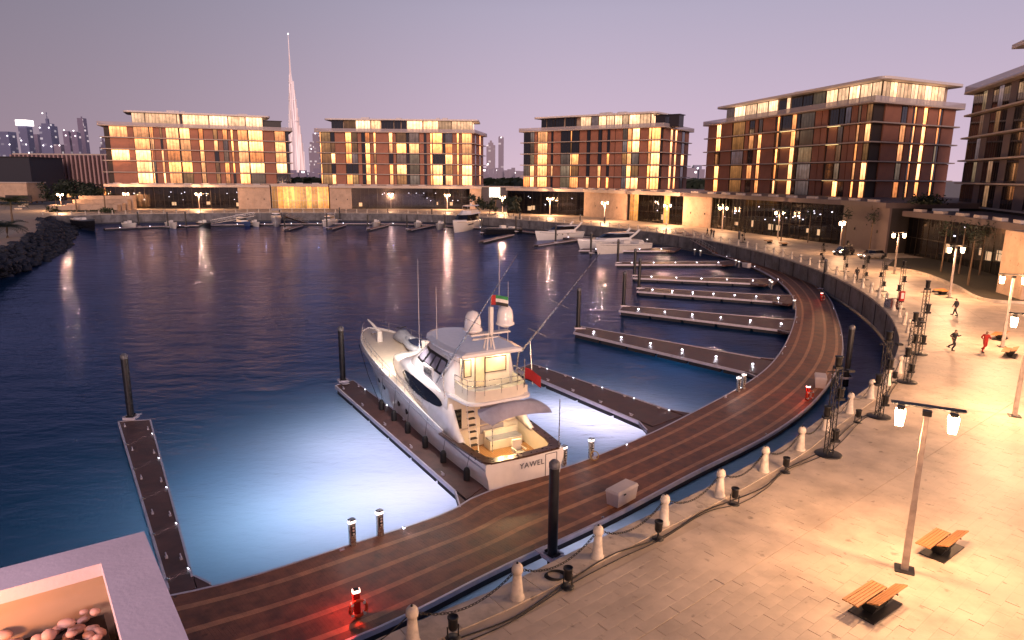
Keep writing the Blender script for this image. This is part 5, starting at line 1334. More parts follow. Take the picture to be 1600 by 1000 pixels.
# ================================================================== THINGS ON THE PROMENADE AND THE PONTOONS
# ------------------------------------------------------------------ street lamps
def make_lamp():
    t = thing('street_lamp', '', 'lamp')
    MB().prism(round_corners([(-.30, -.30), (.30, -.30), (.30, .30), (-.30, .30)], .05, 2), 0, .03).build('base_plate', M['black'], t)
    MB().loft([[(-w, -d, z), (w, -d, z), (w, d, z), (-w, d, z)] for z, w, d in ((.03, .11, .085), (2.4, .095, .07), (2.42, .088, .065), (5.55, .075, .055))], True, True, 0, False).build('post', M['lamppost'], t)
    b = MB(); b.box((0, 0, 5.62), (.26, .2, .18)); b.build('collar', M['black'], t)
    MB().loft([[(-.95, -.04, 5.78), (.95, -.04, 5.78), (.95, .04, 5.78), (-.95, .04, 5.78)], [(-1.05, -.17, 5.86), (1.05, -.17, 5.86), (1.05, .17, 5.86), (-1.05, .17, 5.86)]], True, True).build('cross_arm', M['black'], t)
    for s in (1, -1):
        l_ = MB().loft([[(s * .74 - w, -w, z), (s * .74 + w, -w, z), (s * .74 + w, w, z), (s * .74 - w, w, z)] for z, w in ((5.08, .11), (5.5, .145), (5.62, .14))], True, True, 0, False).build('lantern', M['lantern'], t)
        MB().box((s * .74, 0, 5.68), (.22, .22, .10)).build('lantern_cap', M['black'], l_)
        MB().box((s * .74, 0, 5.07), (.18, .18, .03)).build('lantern_foot', M['black'], l_)
    return t
lamp0 = make_lamp(); used = []
LAMPC = (1, .52, .25)
LPOS = [((1413, 890), 'street lamp between the two nearest slatted benches', R(-28), 1700, 5.8), ((1585, 650), 'street lamp cut by the right edge beside the near promenade', R(-25), 2000, 5.8),
        ((1566, 542), 'street lamp at the right edge behind the running figures', R(-20), 2200, 5.8), ((1483, 465), 'double street lamp beside the lone pale bench in mid promenade', R(0), 2200, 5.8),
        ((1397, 428), 'double street lamp in front of the dark glazed pavilion', R(0), 2200, 5.8), ((1311, 397), 'street lamp by the tall pale wall of the large right hand podium', R(40), 2200, 5.8),
        ((1215, 372), 'double street lamp before the middle of the long dark shop podium', R(0), 2400, 5.8), ((1128, 360), 'double street lamp near the gangway at left end of long podium', R(0), 2400, 5.8),
        ((1041, 353), 'double street lamp in front of the third entrance hall', R(5), 2600, 5.8), ((944, 346), 'street lamp against the plain pale wall of the third podium', R(5), 2600, 5.8),
        ((859, 336), 'double street lamp before the third podium shop windows', R(0), 2800, 5.8), ((785, 332), 'street lamp in the planted gap between second and third podiums', R(0), 2800, 5.8),
        ((699, 327), 'street lamp at right end of the second podium windows', R(0), 2800, 5.8), ((611, 325), 'street lamp in the middle of the second podium windows', R(0), 2800, 5.8),
        ((528, 326), 'street lamp just right of the golden entrance hall', R(0), 2800, 5.8), ((424, 326), 'street lamp just left of the golden entrance hall', R(0), 2800, 5.8),
        ((312, 327), 'street lamp before the right part of the leftmost shop windows', R(0), 2800, 5.8), ((199, 327), 'street lamp before the left end of the leftmost shop windows', R(0), 2800, 5.8),
        ((97, 330), 'street lamp by the terraced planting at far left', R(0), 2600, 5.8)]
for i, ((x, y), lab, rz, pw, h) in enumerate(LPOS):
    q = G(x, y, 0); place(lamp0, used, (q.x, q.y, 0), rz, lab, 'street lamps along the promenade', (1.0, 1.0, 1.0) if i < 6 else (1.15, 1.15, 1.02))
    ks = (1, -1) if i < 9 else (0,)
    for s in ks:
        off = Vector((math.cos(rz) * .74 * s, math.sin(rz) * .74 * s, 0)); lamp('lantern_light', (q.x + off.x, q.y + off.y - (0 if s else .5), 4.85), pw / len(ks) * (1.9 if i < 5 else 1.1 if i < 8 else 3.2), LAMPC, .16)
# lamps standing behind and beside the camera, outside the picture, in the same row
for (x, y, lab) in ((1.5, 6.0, 'street lamp below the terrace, nearest to the harbour end'), (25, 13, 'street lamp on the promenade right of the near benches'), (41, 31, 'street lamp of the inner row, right of the picture'), (56, 54, 'street lamp of the inner row, by the corner of the dark pavilion')):
    place(lamp0, used, (x, y, 0), R(-30), lab, 'street lamps along the promenade')
    for s in (1, -1): lamp('lantern_light', (x + .83 * s, y - .47 * s, 4.9), 4400 if x > 5 else 700, LAMPC, .16)

# ------------------------------------------------------------------ bollards with chains
def make_bollard():
    t = thing('stone_bollard', '', 'bollard')
    MB().lathe([(.235, 0), (.235, .06), (.20, .10), (.135, .80), (.13, .86), (.175, .90), (.185, .98), (.165, 1.10), (.12, 1.17), (0, 1.20)], 20).build('bollard_body', M['bollard'], t)
    MB().lathe([(.03, 1.18), (.045, 1.21), (.02, 1.25), (0, 1.25)], 8).build('bollard_finial', M['black'], t)
    return t
bol0 = make_bollard(); used = []
BL = resample(offset(QUAY, .72), 3.72)
# slide so that a bollard stands where the photograph has one
BNEAR = [G(-540 + 0, 1600, 0)] if False else []
line = offset(QUAY, .72); i0 = min(range(len(line)), key=lambda i: (line[i] - G(640, 1010)).length)
fwd_ = resample(line[i0:], 3.66); bwd = resample(line[:i0 + 1], 3.66)[:-1]
BP = bwd[-3:] + fwd_
names = {3: 'white stone bollard cut by the bottom edge of the picture', 4: 'white stone bollard second from the bottom edge, beside the coiled cable', 5: 'white stone bollard just right of the nearest black pile', 6: 'white stone bollard opposite the white dock box',
         7: 'white stone bollard fourth up from the nearest pile along the quay', 8: 'white stone bollard left of the small black floodlight near the first truss', 9: 'white stone bollard just left of the first lighting truss', 10: 'white stone bollard between first and second lighting trusses'}
DISTB = []
ORD = 'first second third fourth fifth sixth seventh eighth ninth tenth eleventh twelfth thirteenth fourteenth fifteenth sixteenth seventeenth eighteenth nineteenth twentieth'.split()
ORD = ORD + ['twenty ' + o for o in ORD[:9]] + ['thirtieth'] + ['thirty ' + o for o in ORD[:9]]
for i, p in enumerate(BP):
    d = Vector((p.x, p.y)).length
    lab = names.get(i) or (ORD[i - 3] + ' white stone bollard up the quay, counted from the bottom edge' if 3 <= i < 34 else 'white stone bollard along the quay behind the terrace' if p.x > 0 and p.y < 100 else 'small bollard on the curved quay below the long dark shop podium' if p.y < 165 else 'tiny bollard on the far quay edge opposite')
    grp = 'stone bollards along the quay edge' if not names.get(i) else 'near stone bollards'
    place(bol0, used, (p.x, p.y, .02), random.uniform(0, 3), lab, grp)
# chains: real links near, a thin sagging strand farther off
def link_mesh():
    b = MB(); pts = [Vector((.055 * math.cos(a) + (.03 if math.cos(a) > 0 else -.03), .035 * math.sin(a), 0)) for a in [2 * math.pi * k / 10 for k in range(11)]]
    b.tube(pts, .011, 5, cap=False); return b.mesh('chain_link', M['chain'])
CL = link_mesh()
for i in range(len(BP) - 1):
    a, c = BP[i] + Vector((0, 0, .95)), BP[i + 1] + Vector((0, 0, .95)); near = 2 < i < 10
    d_ = (c - a).normalized(); a = a + d_ * .14; c = c - d_ * .14; L = (c - a).length
    if a.y < 12: continue
    pts = [a.lerp(c, k / 12) - Vector((0, 0, .52 * 4 * (k / 12) * (1 - k / 12))) for k in range(13)]
    lab = ('heavy black chain hanging beside the %s bollard from the bottom edge' % ('first', 'second', 'third', 'fourth', 'fifth', 'sixth', 'seventh')[i - 3]) if near else (ORD[i - 3] + ' hanging chain up the quay, counted from the bottom edge' if 3 <= i < 34 else 'faint chain between distant quay bollards')
    if near:
        t = thing('chain', lab, 'chain', group='near chains between bollards'); pp = resample(pts, .125)
        for k, (p, q) in enumerate(zip(pp, pp[1:])):
            o = link('chain_link', CL, t, (p + q) / 2); v = q - p
            o.rotation_mode = 'QUATERNION'; o.rotation_quaternion = v.to_track_quat('X', 'Z') @ Matrix.Rotation(R(90) * (k % 2), 3, 'X').to_quaternion()
    elif a.y < 240:
        o = MB().tube(pts[::2], .022, 4).build('chain', M['chain']); tag(o, lab, 'chain', 'chains between the farther bollards')
# ------------------------------------------------------------------ black floor spots with cable coils, and the cable along the quay
def make_spot():
    t = thing('floor_floodlight', '', 'floodlight')
    b = MB(); b.lathe([(.22, 0), (.22, .04), (.0, .05)], 16); b.build('foot', M['black'], t)
    for s in (1, -1): MB().tube([(s * .16, 0, .05), (s * .17, 0, .42)], .022, 6).build('yoke_arm', M['black'], t)
    b = MB(); b.lathe([(0, -.20), (.11, -.20), (.14, -.12), (.14, .14), (.16, .16), (.16, .22), (.145, .22), (.13, .18), (0, .18)], 18, (0, 0, .50))
    b.build('lamp_housing', M['black'], t)
    return t
sp0 = make_spot(); used = []
for (x, y, lab) in ((887, 918, 'black floor floodlight with coiled cable beside the nearest pile'), (1028, 842, 'black floor floodlight beside the third white bollard'), (1147, 788, 'round black floor floodlight in front of the fourth white bollard'),
                    (1227, 738, 'small black floor floodlight left of first lighting truss'), (1340, 660, 'small black floor floodlight left of second lighting truss'), (708, 998, 'black floor floodlight cut by the bottom edge'), (1397, 598, 'small black floor floodlight beside third lighting truss')):
    q = G(x, y, 0); place(sp0, used, (q.x, q.y, .003), random.uniform(0, 3), lab, 'black floor floodlights on the quay')
cabs = [(707, 1004), (800, 962), (886, 912), (960, 868), (1028, 838), (1100, 800), (1147, 783), (1190, 760), (1227, 734), (1290, 702), (1340, 655), (1372, 640), (1397, 597), (1418, 590), (1430, 550)]
for k, dd in enumerate((0, .13)):
    pts = [G(x, y, .02) + Vector((dd + .10 * math.sin(i * 1.9 + k * 2), -dd + .08 * math.cos(i * 2.3 + k), 0)) for i, (x, y) in enumerate(cabs)]
    t = thing('power_cable', ('thick black cable snaking along the quay paving' if k == 0 else 'second thinner black cable beside the thick one on the quay'), 'cable')
    MB().tube(smooth_curve(pts, .25), .026 if k == 0 else .018, 6).build('cable_run', M['cable'], t)
q = G(866, 900, .03); b = MB()
for k in range(4): b.tube([q + Vector((.32 * math.cos(a) + .03 * k, .26 * math.sin(a), .02 * k)) for a in [2 * math.pi * j / 20 for j in range(21)]], .018, 6, cap=False)
t = thing('cable_coil', 'loose coil of black cable lying beside the nearest floor floodlight', 'cable'); b.build('coil', M['cable'], t)

# ------------------------------------------------------------------ lighting trusses
def make_truss():
    t = thing('lighting_truss', '', 'truss')
    MB().lathe([(.62, 0), (.62, .04), (.60, .05), (0, .055)], 28).build('base_plate', M['black'], t)
    H_ = 4.3; w = .145; b = MB()
    for x in (-w, w):
        for y in (-w, w): b.tube([(x, y, .05), (x, y, H_)], .025, 6)
    b.build('chord', M['black'], t)
    b = MB(); k = 0; z = .1
    while z < H_ - .3:
        for (p, q) in (((-w, -w), (w, -w)), ((w, -w), (w, w)), ((w, w), (-w, w)), ((-w, w), (-w, -w))):
            a, c = (p, q) if k % 2 else (q, p)
            b.tube([(a[0], a[1], z), (c[0], c[1], z + .28)], .012, 4)
        z += .28; k += 1
    o = b.build('lacing', M['black'], t); o['kind'] = 'stuff'
    for z, s in ((H_ + .35, 0), (3.1, 1), (2.2, -1), (1.0, 1)):
        f = MB()
        f.lathe([(0, -.24), (.12, -.24), (.15, -.14), (.15, .18), (.18, .2), (.18, .26), (0, .22)], 14, (s * .28, 0, z)); f.box((s * .28, 0, z - .30), (.36, .26, .12)); f.build('moving_head', M['black'], t)
    b = MB(); b.tube([(-.5, 0, H_ - .15), (.6, 0, H_ - .15)], .025, 6); b.box((.62, 0, H_ - .12), (.3, .3, .10)); b.build('cross_bar', M['black'], t)
    return t
tr0 = make_truss(); used = []
TR = [((1294, 710), 'nearest lighting truss, black lattice tower on round plate at the quay edge', 1.0), ((1373, 651), 'second lighting truss up the quay, behind the nearest one', 1.0), ((1417, 597), 'third lighting truss with wide disc base on the promenade', .95),
      ((1435, 553), 'tallest lighting truss with round lamp on top, left of the black dressed runner', 1.15), ((1404, 482), 'lighting truss with the red box strapped to it', 1.0), ((1377, 455), 'sixth lighting truss along the quay, behind the red boxed one', .92),
      ((1350, 437), 'seventh lighting truss, striped looking against the paving', .8), ((1320, 424), 'lighting truss before the street lamp by the pale wall', .9), ((1284, 410), 'small lighting truss above the dark pile on the quay', .62), ((1161, 379), 'far lighting truss with pink lamp near the right hand gangway', .7)]
for i, ((x, y), lab, s) in enumerate(TR):
    q = G(x, y, 0); place(tr0, used, (q.x, q.y, .002), random.uniform(-.4, .4), lab, 'black lighting trusses on the quay', (1, 1, s))
q = G(1404, 482, 0); t = thing('red_box', 'red box with pale lettering plate strapped to a lighting truss', 'box', (q.x, q.y - .28, 1.0)); MB().box((0, 0, .35), (.5, .25, 1.0)).build('case', M['redcloth'], t); MB().box((0, -.14, .4), (.28, .02, .6)).build('plate', M['pink'], t)
q = G(1392, 480, 0); t = thing('flight_case', 'dark red flight case standing beside the red boxed truss', 'case', (q.x, q.y, 0), R(20)); MB().box((0, 0, .45), (1.1, .7, .9)).build('case', mat('dark_red_case', (.12, .03, .03), .6), t)
b = MB()
for dx in (-.53, .53): b.box((dx, 0, .45), (.05, .74, .94))
b.build('case_edge', M['steel'], t)
# ------------------------------------------------------------------ benches
def make_bench():
    t = thing('slatted_bench', '', 'bench')
    MB().box((.1, 0, .02), (1.75, .80, .04)).build('base_plate', M['black'], t)
    b = MB(); b.loft([[(-.35, -.14, .04), (.45, -.14, .04), (.45, .14, .04), (-.35, .14, .04)], [(-.45, -.30, .40), (.55, -.30, .40), (.55, .30, .40), (-.45, .30, .40)]], True, True, 0, False); b.build('pedestal', M['black'], t)
    sl = MB().box((0, 0, 0), (1.75, .085, .04)).mesh('seat_slat', M['benchwood'])
    for k in range(5): link('seat_slat', sl, t, (-.12, .06 + k * .10, .45))
    for k in range(4): o = link('back_slat', sl, t, (.28, -.08 - k * .092, .48 + k * .035)); o.rotation_euler = (R(-20), 0, 0)
    b = MB()
    for x in (-.5, .1, .7): b.box((x, .05, .415), (.05, .8, .03))
    b.build('bearer', M['black'], t)
    return t
be0 = make_bench(); used = []
def facing(px0, px1): a, b_ = G(*px0), G(*px1); d = b_ - a; return math.atan2(d.y, d.x)
for (x, y, rz, lab) in ((1365, 952, facing((1330, 955), (1405, 905)), 'slatted wooden bench nearest the bottom edge, left of the lamp foot'), (1470, 862, facing((1440, 862), (1495, 822)), 'slatted wooden bench behind the near lamp post'),
                        (1578, 556, facing((1560, 545), (1590, 560)) + R(150), 'pale bench by the right edge beside the red runner'), (1562, 530, facing((1550, 520), (1575, 535)) + R(150), 'pale bench just left of the lamp at the right edge'),
                        (1473, 460, R(200), 'lone pale bench left of the double street lamp in mid promenade'), (1226, 384, R(180), 'small bench on the far promenade before the dark podium'), (1203, 380, R(180), 'small bench left of the other one before the dark podium')):
    q = G(x, y, 0); place(be0, used, (q.x, q.y, .004), rz, lab, 'slatted benches on the promenade')

# ------------------------------------------------------------------ people
def person(px, label, top, legs, pose, rz, h=1.75, z=0.0):
    q = G(px[0], px[1], z); t = thing('person', label, 'person', (q.x, q.y, z + .012), rz)
    s = h / 1.75
    P_ = {'hip': (0, 0, .92), 'chest': (0, .03, 1.28), 'neck': (0, .05, 1.47), 'head': (0, .07, 1.60), 'top': (0, .075, 1.72)}
    if pose == 'run':
        LL = [((.10, 0, .90), (.12, .26, .55), (.12, .02, .16), (.12, .14, .05)), ((-.10, 0, .90), (-.11, -.06, .50), (-.11, -.42, .30), (-.11, -.46, .18))]
        AA = [((.20, .03, 1.42), (.26, -.16, 1.18), (.22, .06, 1.08)), ((-.20, .03, 1.42), (-.26, .10, 1.16), (-.20, .30, 1.26))]
    elif pose == 'walk':
        LL = [((.10, 0, .90), (.11, .16, .50), (.11, .24, .08), (.11, .36, .03)), ((-.10, 0, .90), (-.11, -.06, .48), (-.11, -.28, .12), (-.11, -.20, .03))]
        AA = [((.20, .03, 1.42), (.27, -.08, 1.16), (.25, -.04, .92)), ((-.20, .03, 1.42), (-.27, .08, 1.16), (-.25, .20, .95))]
    else:
        LL = [((.10, 0, .90), (.11, .03, .50), (.11, 0, .08), (.12, .14, .03)), ((-.10, 0, .90), (-.11, .02, .48), (-.11, 0, .08), (-.12, .14, .03))]
        AA = [((.20, .03, 1.42), (.28, 0, 1.15), (.26, .1, .95)), ((-.20, .03, 1.42), (-.28, 0, 1.15), (-.26, .1, .95))]
    me = bpy.data.meshes.new('body'); vs = [P_['hip'], P_['chest'], (0, .05, 1.42), P_['neck'], P_['head'], P_['top']]; rs = [.15, .18, .14, .07, .105, .08]; es = [(0, 1), (1, 2), (2, 3), (3, 4), (4, 5)]
    for leg in LL:
        n0 = len(vs); vs += list(leg); rs += [.11, .08, .06, .05]; es += [(0, n0), (n0, n0 + 1), (n0 + 1, n0 + 2), (n0 + 2, n0 + 3)]
    for arm in AA:
        n0 = len(vs); hand = Vector(arm[2]) + (Vector(arm[2]) - Vector(arm[1])).normalized() * .14; vs += list(arm) + [tuple(hand)]; rs += [.07, .055, .042, .036]; es += [(2, n0), (n0, n0 + 1), (n0 + 1, n0 + 2), (n0 + 2, n0 + 3)]
    me.from_pydata([Vector(v) * s for v in vs], es, []); o = link('body', me, t)
    md = o.modifiers.new('skin', 'SKIN'); md.use_smooth_shade = True
    for v, r_ in zip(me.skin_vertices[0].data, rs): v.radius = (r_ * s, r_ * s)
    me.skin_vertices[0].data[0].use_root = True
    sb = o.modifiers.new('sub', 'SUBSURF'); sb.levels = 1; sb.render_levels = 2
    dg = bpy.context.evaluated_depsgraph_get(); dg.update(); ev = o.evaluated_get(dg); nm = bpy.data.meshes.new_from_object(ev); o.modifiers.clear(); o.data = nm
    nm.materials.clear()
    for m_ in (top, legs, M['skin'], M['hair']): nm.materials.append(m_)
    for p in nm.polygons:
        c = p.center / s; r_ = math.hypot(c.x, c.y)
        p.material_index = (1 if c.z < .96 and abs(c.x) < .22 else 0); p.use_smooth = True
        if c.z > 1.50: p.material_index = 2 if (c.y > .09 and c.z < 1.66) else 3
        elif c.z > 1.45 and abs(c.x) < .08: p.material_index = 2
        if abs(c.x) > .17 and c.z < (1.02 if pose != 'run' else 1.13) and c.z > .78: p.material_index = 2
    # shoes
    for leg in LL:
        a = Vector(leg[2]) * s; b_ = Vector(leg[3]) * s; c = (a + b_) / 2
        MB().box((b_.x, b_.y + .0, max(.035, b_.z)), (.09 * s, .26 * s, .07 * s)).build('shoe', M['black'], t)
    return t
person((1488, 548), 'runner in black clothes on the promenade heading away', M['cloth_dark'], M['cloth_dark'], 'run', R(200), 1.72)
person((1537, 551), 'person in red tracksuit jogging on the promenade', M['cloth_red'], M['cloth_red'], 'run', R(170), 1.72)
person((1492, 493), 'person in dark clothes with outstretched bag near the mid lamp', M['cloth_dark'], M['cloth_dark'], 'walk', R(30), 1.72)
person((1111, 369), 'dark figure standing with others at the top of the right gangway', M['cloth_dark'], M['cloth_dark'], 'stand', R(0), 1.75)
person((1105, 368), 'dark figure leaning at the top of the right gangway, leftmost of the group', M['cloth_dark'], M['cloth_dark'], 'walk', R(70), 1.75)
person((1115, 370), 'dark figure at right side of the group by the gangway', mat('grey_clothes', (.07, .06, .07), .8), M['cloth_dark'], 'stand', R(120), 1.7)
person((606, 333), 'tiny figure walking on the opposite quay before the second podium', M['cloth_dark'], M['cloth_dark'], 'walk', R(90), 1.75)
person((437, 335), 'tiny figure by the golden entrance hall on the opposite quay', M['cloth_dark'], M['cloth_dark'], 'walk', R(90), 1.75)
person((1338, 438), 'dark figure at the quay between far lighting trusses', M['cloth_dark'], M['cloth_dark'], 'stand', R(0), 1.75)

# ------------------------------------------------------------------ service pedestals, dock boxes, cleats, deck lights
def make_pedestal():
    t = thing('service_pedestal', '', 'pedestal')
    MB().prism(round_corners([(-.13, -.10), (.13, -.10), (.13, .10), (-.13, .10)], .06, 4), 0, .92).build('pedestal_body', M['steel'], t)
    MB().prism(round_corners([(-.14, -.11), (.14, -.11), (.14, .11), (-.14, .11)], .065, 4), .92, 1.02).build('lamp_band', emis('pedestal_lamp', (1, .88, .82), 3), t)
    MB().prism(round_corners([(-.14, -.11), (.14, -.11), (.14, .11), (-.14, .11)], .065, 4), 1.02, 1.06).build('pedestal_cap', M['steel'], t)
    MB().box((0, -.115, .62), (.16, .03, .38)).build('socket_panel', M['black'], t)
    b = MB(); 
    for z in (.5, .64, .76): b.box((0, -.14, z), (.08, .03, .07))
    b.build('socket', M['white_m'], t)
    return t
pd0 = make_pedestal(); used = []
for (x, y, lab) in ((551, 851, 'left one of the two pedestals standing over the glowing water'), (594, 836, 'right one of the two pedestals standing over the glowing water'), (881, 728, 'pedestal right of the yacht transom'), (923, 716, 'pedestal with cable loop right of the yacht'),
                    (1153, 612, 'left one of the pair of pedestals at the third berth'), (1161, 607, 'right one of the pair of pedestals at the third berth'), (1240, 483, 'pedestal at the inner bend of the timber pontoon'), (1202, 449, 'left pedestal of the pair by the middle berths'), (1205, 452, 'right pedestal of the pair by the middle berths'),
                    (1149, 416, 'left pedestal of pair near the pinkish dock boxes'), (1154, 418, 'right pedestal of pair near the pinkish dock boxes'), (1085, 398, 'left pedestal of the pair below the right gangway'), (1094, 400, 'right pedestal of the pair below the right gangway'), (1011, 381, 'pedestal at foot of the left gangway')):
    q = G(x, y, DZ); place(pd0, used, (q.x, q.y, DZ), R(40), lab, 'service pedestals on the timber pontoon', (1.12, 1.12, 1.12))
    if y > 590: lamp('pedestal_glow', (q.x - .35, q.y - .3, DZ + 1.05), 12, (1, .85, .80), .05)
b = MB(); q = G(929, 712, DZ + .3); b.tube([q + Vector((.22 * math.cos(a), .06 * math.sin(a), .24 * math.sin(a))) for a in [2 * math.pi * k / 16 for k in range(17)]], .02, 6, cap=False)
t = thing('shore_cable', 'yellow cable loop hanging on the pedestal right of the yacht', 'cable'); b.build('loop', mat('yellow_cable', (.5, .32, .06), .5), t)
def red_station(x, y, lab, power):
    q = G(x, y, DZ); t = thing('fire_point', lab, 'fire point', (q.x, q.y, DZ), R(25))
    MB().prism(round_corners([(-.13, -.10), (.13, -.10), (.13, .10), (-.13, .10)], .06, 4), 0, .95).build('post', mat('red_post', (.5, .02, .015), .4), t)
    MB().prism(round_corners([(-.14, -.11), (.14, -.11), (.14, .11), (-.14, .11)], .065, 4), .95, 1.04).build('lamp_band', emis('warm_band', (1, .6, .5), 4), t)
    MB().box((0, 0, 1.06), (.2, .14, .04)).build('cap', M['black'], t)
    b = MB(); pts = [Vector((.02 + .30 * math.cos(a), -.20, .42 + .30 * math.sin(a))) for a in [2 * math.pi * k / 24 for k in range(25)]]; b.tube(pts, .055, 8, cap=False); b.build('lifebuoy', mat('orange_red_ring', (.70, .08, .02), .5), t)
    for a in (45, 135, 225, 315):
        a = R(a); b = MB(); b.box((.02 + .30 * math.cos(a), -.20, .42 + .30 * math.sin(a)), (.10, .13, .10)); b.build('ring_band', M['white_m'], t)
    lamp('red_lamp', (-.25, .18, .92), power, (1, .06, .03), .05, t)
red_station(558, 962, 'red lit life ring post near the bottom of the timber pontoon', 85)
red_station(1261, 625, 'red life ring post beside the white dock box at the bend', 26)
red_station(1283, 470, 'small red lit life ring post at the outer pontoon edge', 10)
def dock_box(x, y, rz, lab, s=1.0, L_=1.6):
    q = G(x, y, DZ); t = thing('dock_box', lab, 'box', (q.x, q.y, DZ + .012), rz)
    MB().loft([[(-L_ / 2 + .06, -.32, 0), (L_ / 2 - .06, -.32, 0), (L_ / 2 - .06, .32, 0), (-L_ / 2 + .06, .32, 0)], [(-L_ / 2, -.38, .66), (L_ / 2, -.38, .66), (L_ / 2, .38, .66), (-L_ / 2, .38, .66)]], True, True, 0, False).build('box_body', M['pink'], t)
    MB().loft([[(-L_ / 2 - .03, -.41, .67), (L_ / 2 + .03, -.41, .67), (L_ / 2 + .03, .41, .67), (-L_ / 2 - .03, .41, .67)], [(-L_ / 2 + .02, -.34, .80), (L_ / 2 - .02, -.34, .80), (L_ / 2 - .02, .34, .80), (-L_ / 2 + .02, .34, .80)]], True, True, 0, False).build('lid', M['pink'], t)
    MB().box((-.3, -.40, .58), (.14, .03, .05)).build('latch', M['black'], t); t.scale = (s, s, s)
dock_box(971, 783, facing((950, 790), (995, 765)), 'white dock box with lid near the outer edge of the timber pontoon', 1.0)
dock_box(1281, 603, R(68), 'white dock box standing at the bend by the red life ring post', 1.05, 1.4)
dock_box(1166, 418, R(110), 'pinkish dock box near the far pair of pedestals', 1.0, 1.5)
dock_box(1098 - 28, 384, R(110), 'white dock box under the right gangway', 1.0, 1.8)
dock_box(1031, 379, R(110), 'white dock box under the left gangway', 1.0, 1.8)
cl = MB(); cl.box((0, 0, .02), (.22, .10, .04)); cl.tube([(-.07, 0, .04), (-.07, 0, .12)], .025, 6); cl.tube([(.07, 0, .04), (.07, 0, .12)], .025, 6); cl.tube([(-.19, 0, .13), (.19, 0, .13)], .026, 6)
CLM = cl.mesh('mooring_cleat', M['trim'])
def cleat(p, rz, lab):
    o = link('mooring_cleat', CLM, None, (p.x, p.y, DZ + .012), rz); tag(o, lab, 'cleat', 'mooring cleats')
dl = MB(); dl.box((0, 0, .03), (.14, .07, .06), mi=0); dl.box((0, -.038, .034), (.11, .008, .035), mi=1)
DLM = dl.mesh('deck_light', [M['steel'], M['decklight']])
dlf = MB(); dlf.box((0, 0, .04), (.2, .12, .08), mi=0); dlf.box((0, -.07, .07), (.16, .03, .09), mi=1); DLF = dlf.mesh('deck_light', [M['steel'], M['decklight_far']])
def deck_light(p, inward, lab, power, far=False):
    """small lens at the deck edge throwing a streak inwards"""
    rz = math.atan2(inward.y, inward.x) + math.pi / 2
    o = link('deck_light', DLF if far else DLM, None, (p.x, p.y, DZ + .012), rz); tag(o, lab, 'light', 'small lights along the pontoon edges')
    if power: lamp('streak_light', (p.x + inward.x * .12, p.y + inward.y * .12, DZ + .16), power, (.9, .86, 1), .015, spot=42, aim=(inward.x, inward.y, -.22), blend=.6)
FNAME = ['on the leftmost finger pontoon', 'on the pontoon along the yacht port side', 'on the pontoon beyond the yacht', 'on the pontoon next beyond the yacht berth', 'on the third pontoon from the yacht', 'on the middle right hand pontoon', 'on the second last bare pontoon', 'on the farthest bare pontoon', 'on the pontoon by the dark hulled cruiser']
for k, (A, B, C_, D_) in enumerate(FING):
    L = (A - C_).length; w = (D_ - C_).normalized(); ax = (A - C_).normalized()
    n = [5, 5, 5, 6, 6, 7, 5, 5, 4][k]
    for i in range(n):
        f = (i + .35) / n; a = C_.lerp(A, f); b_ = D_.lerp(B, f + .0)
        if k < 3:
            deck_light(b_ - w * .12, -w, 'small white edge light ' + FNAME[k], 9)
            if k == 0: deck_light(a.lerp(C_, .09) + w * .12, w, 'small white edge light ' + FNAME[k], 7)
            for s in (0, 1):
                p = (C_ + w * .32).lerp(A + w * .32, f + .07) if s else (D_ - w * .32).lerp(B - w * .32, f + .05); cleat(p, math.atan2(ax.y, ax.x), 'grey mooring cleat ' + FNAME[k])
        else:
            m_ = a.lerp(b_, .5); deck_light(m_, Vector((-.2, -1, 0)), 'small bright white light ' + FNAME[k], 14 if k < 6 else 0, True)
for i in range(0, NB, 52):
    p, q = PI_[i], PO2[i]; d = (q - p).normalized(); t_ = (PI_[min(NB - 1, i + 3)] - p).normalized(); near = p.y < 75; reg = 'near half' if near else 'far half'
    if p.y < 20: continue
    if (i // 52) % 2: deck_light(p + d * .16, d, 'small white light on the inner edge of the main pontoon, ' + reg, 12 if near else 4, not near and p.y > 90); cleat(PI_[i - 20] + d * .3, math.atan2(t_.y, t_.x), 'grey mooring cleat on the inner edge of the main pontoon')
    else: deck_light(q - d * .16, -d, 'small white light on the outer edge of the main pontoon, ' + reg, 8 if near else 3, not near and p.y > 90)
for i in range(2, len(FARC) - 3, 4):
    p = FARC[i]; deck_light(Vector((p.x, p.y, 0)), Vector((0, -1, 0)), 'tiny light on the long pontoon below the opposite quay', 0, True)
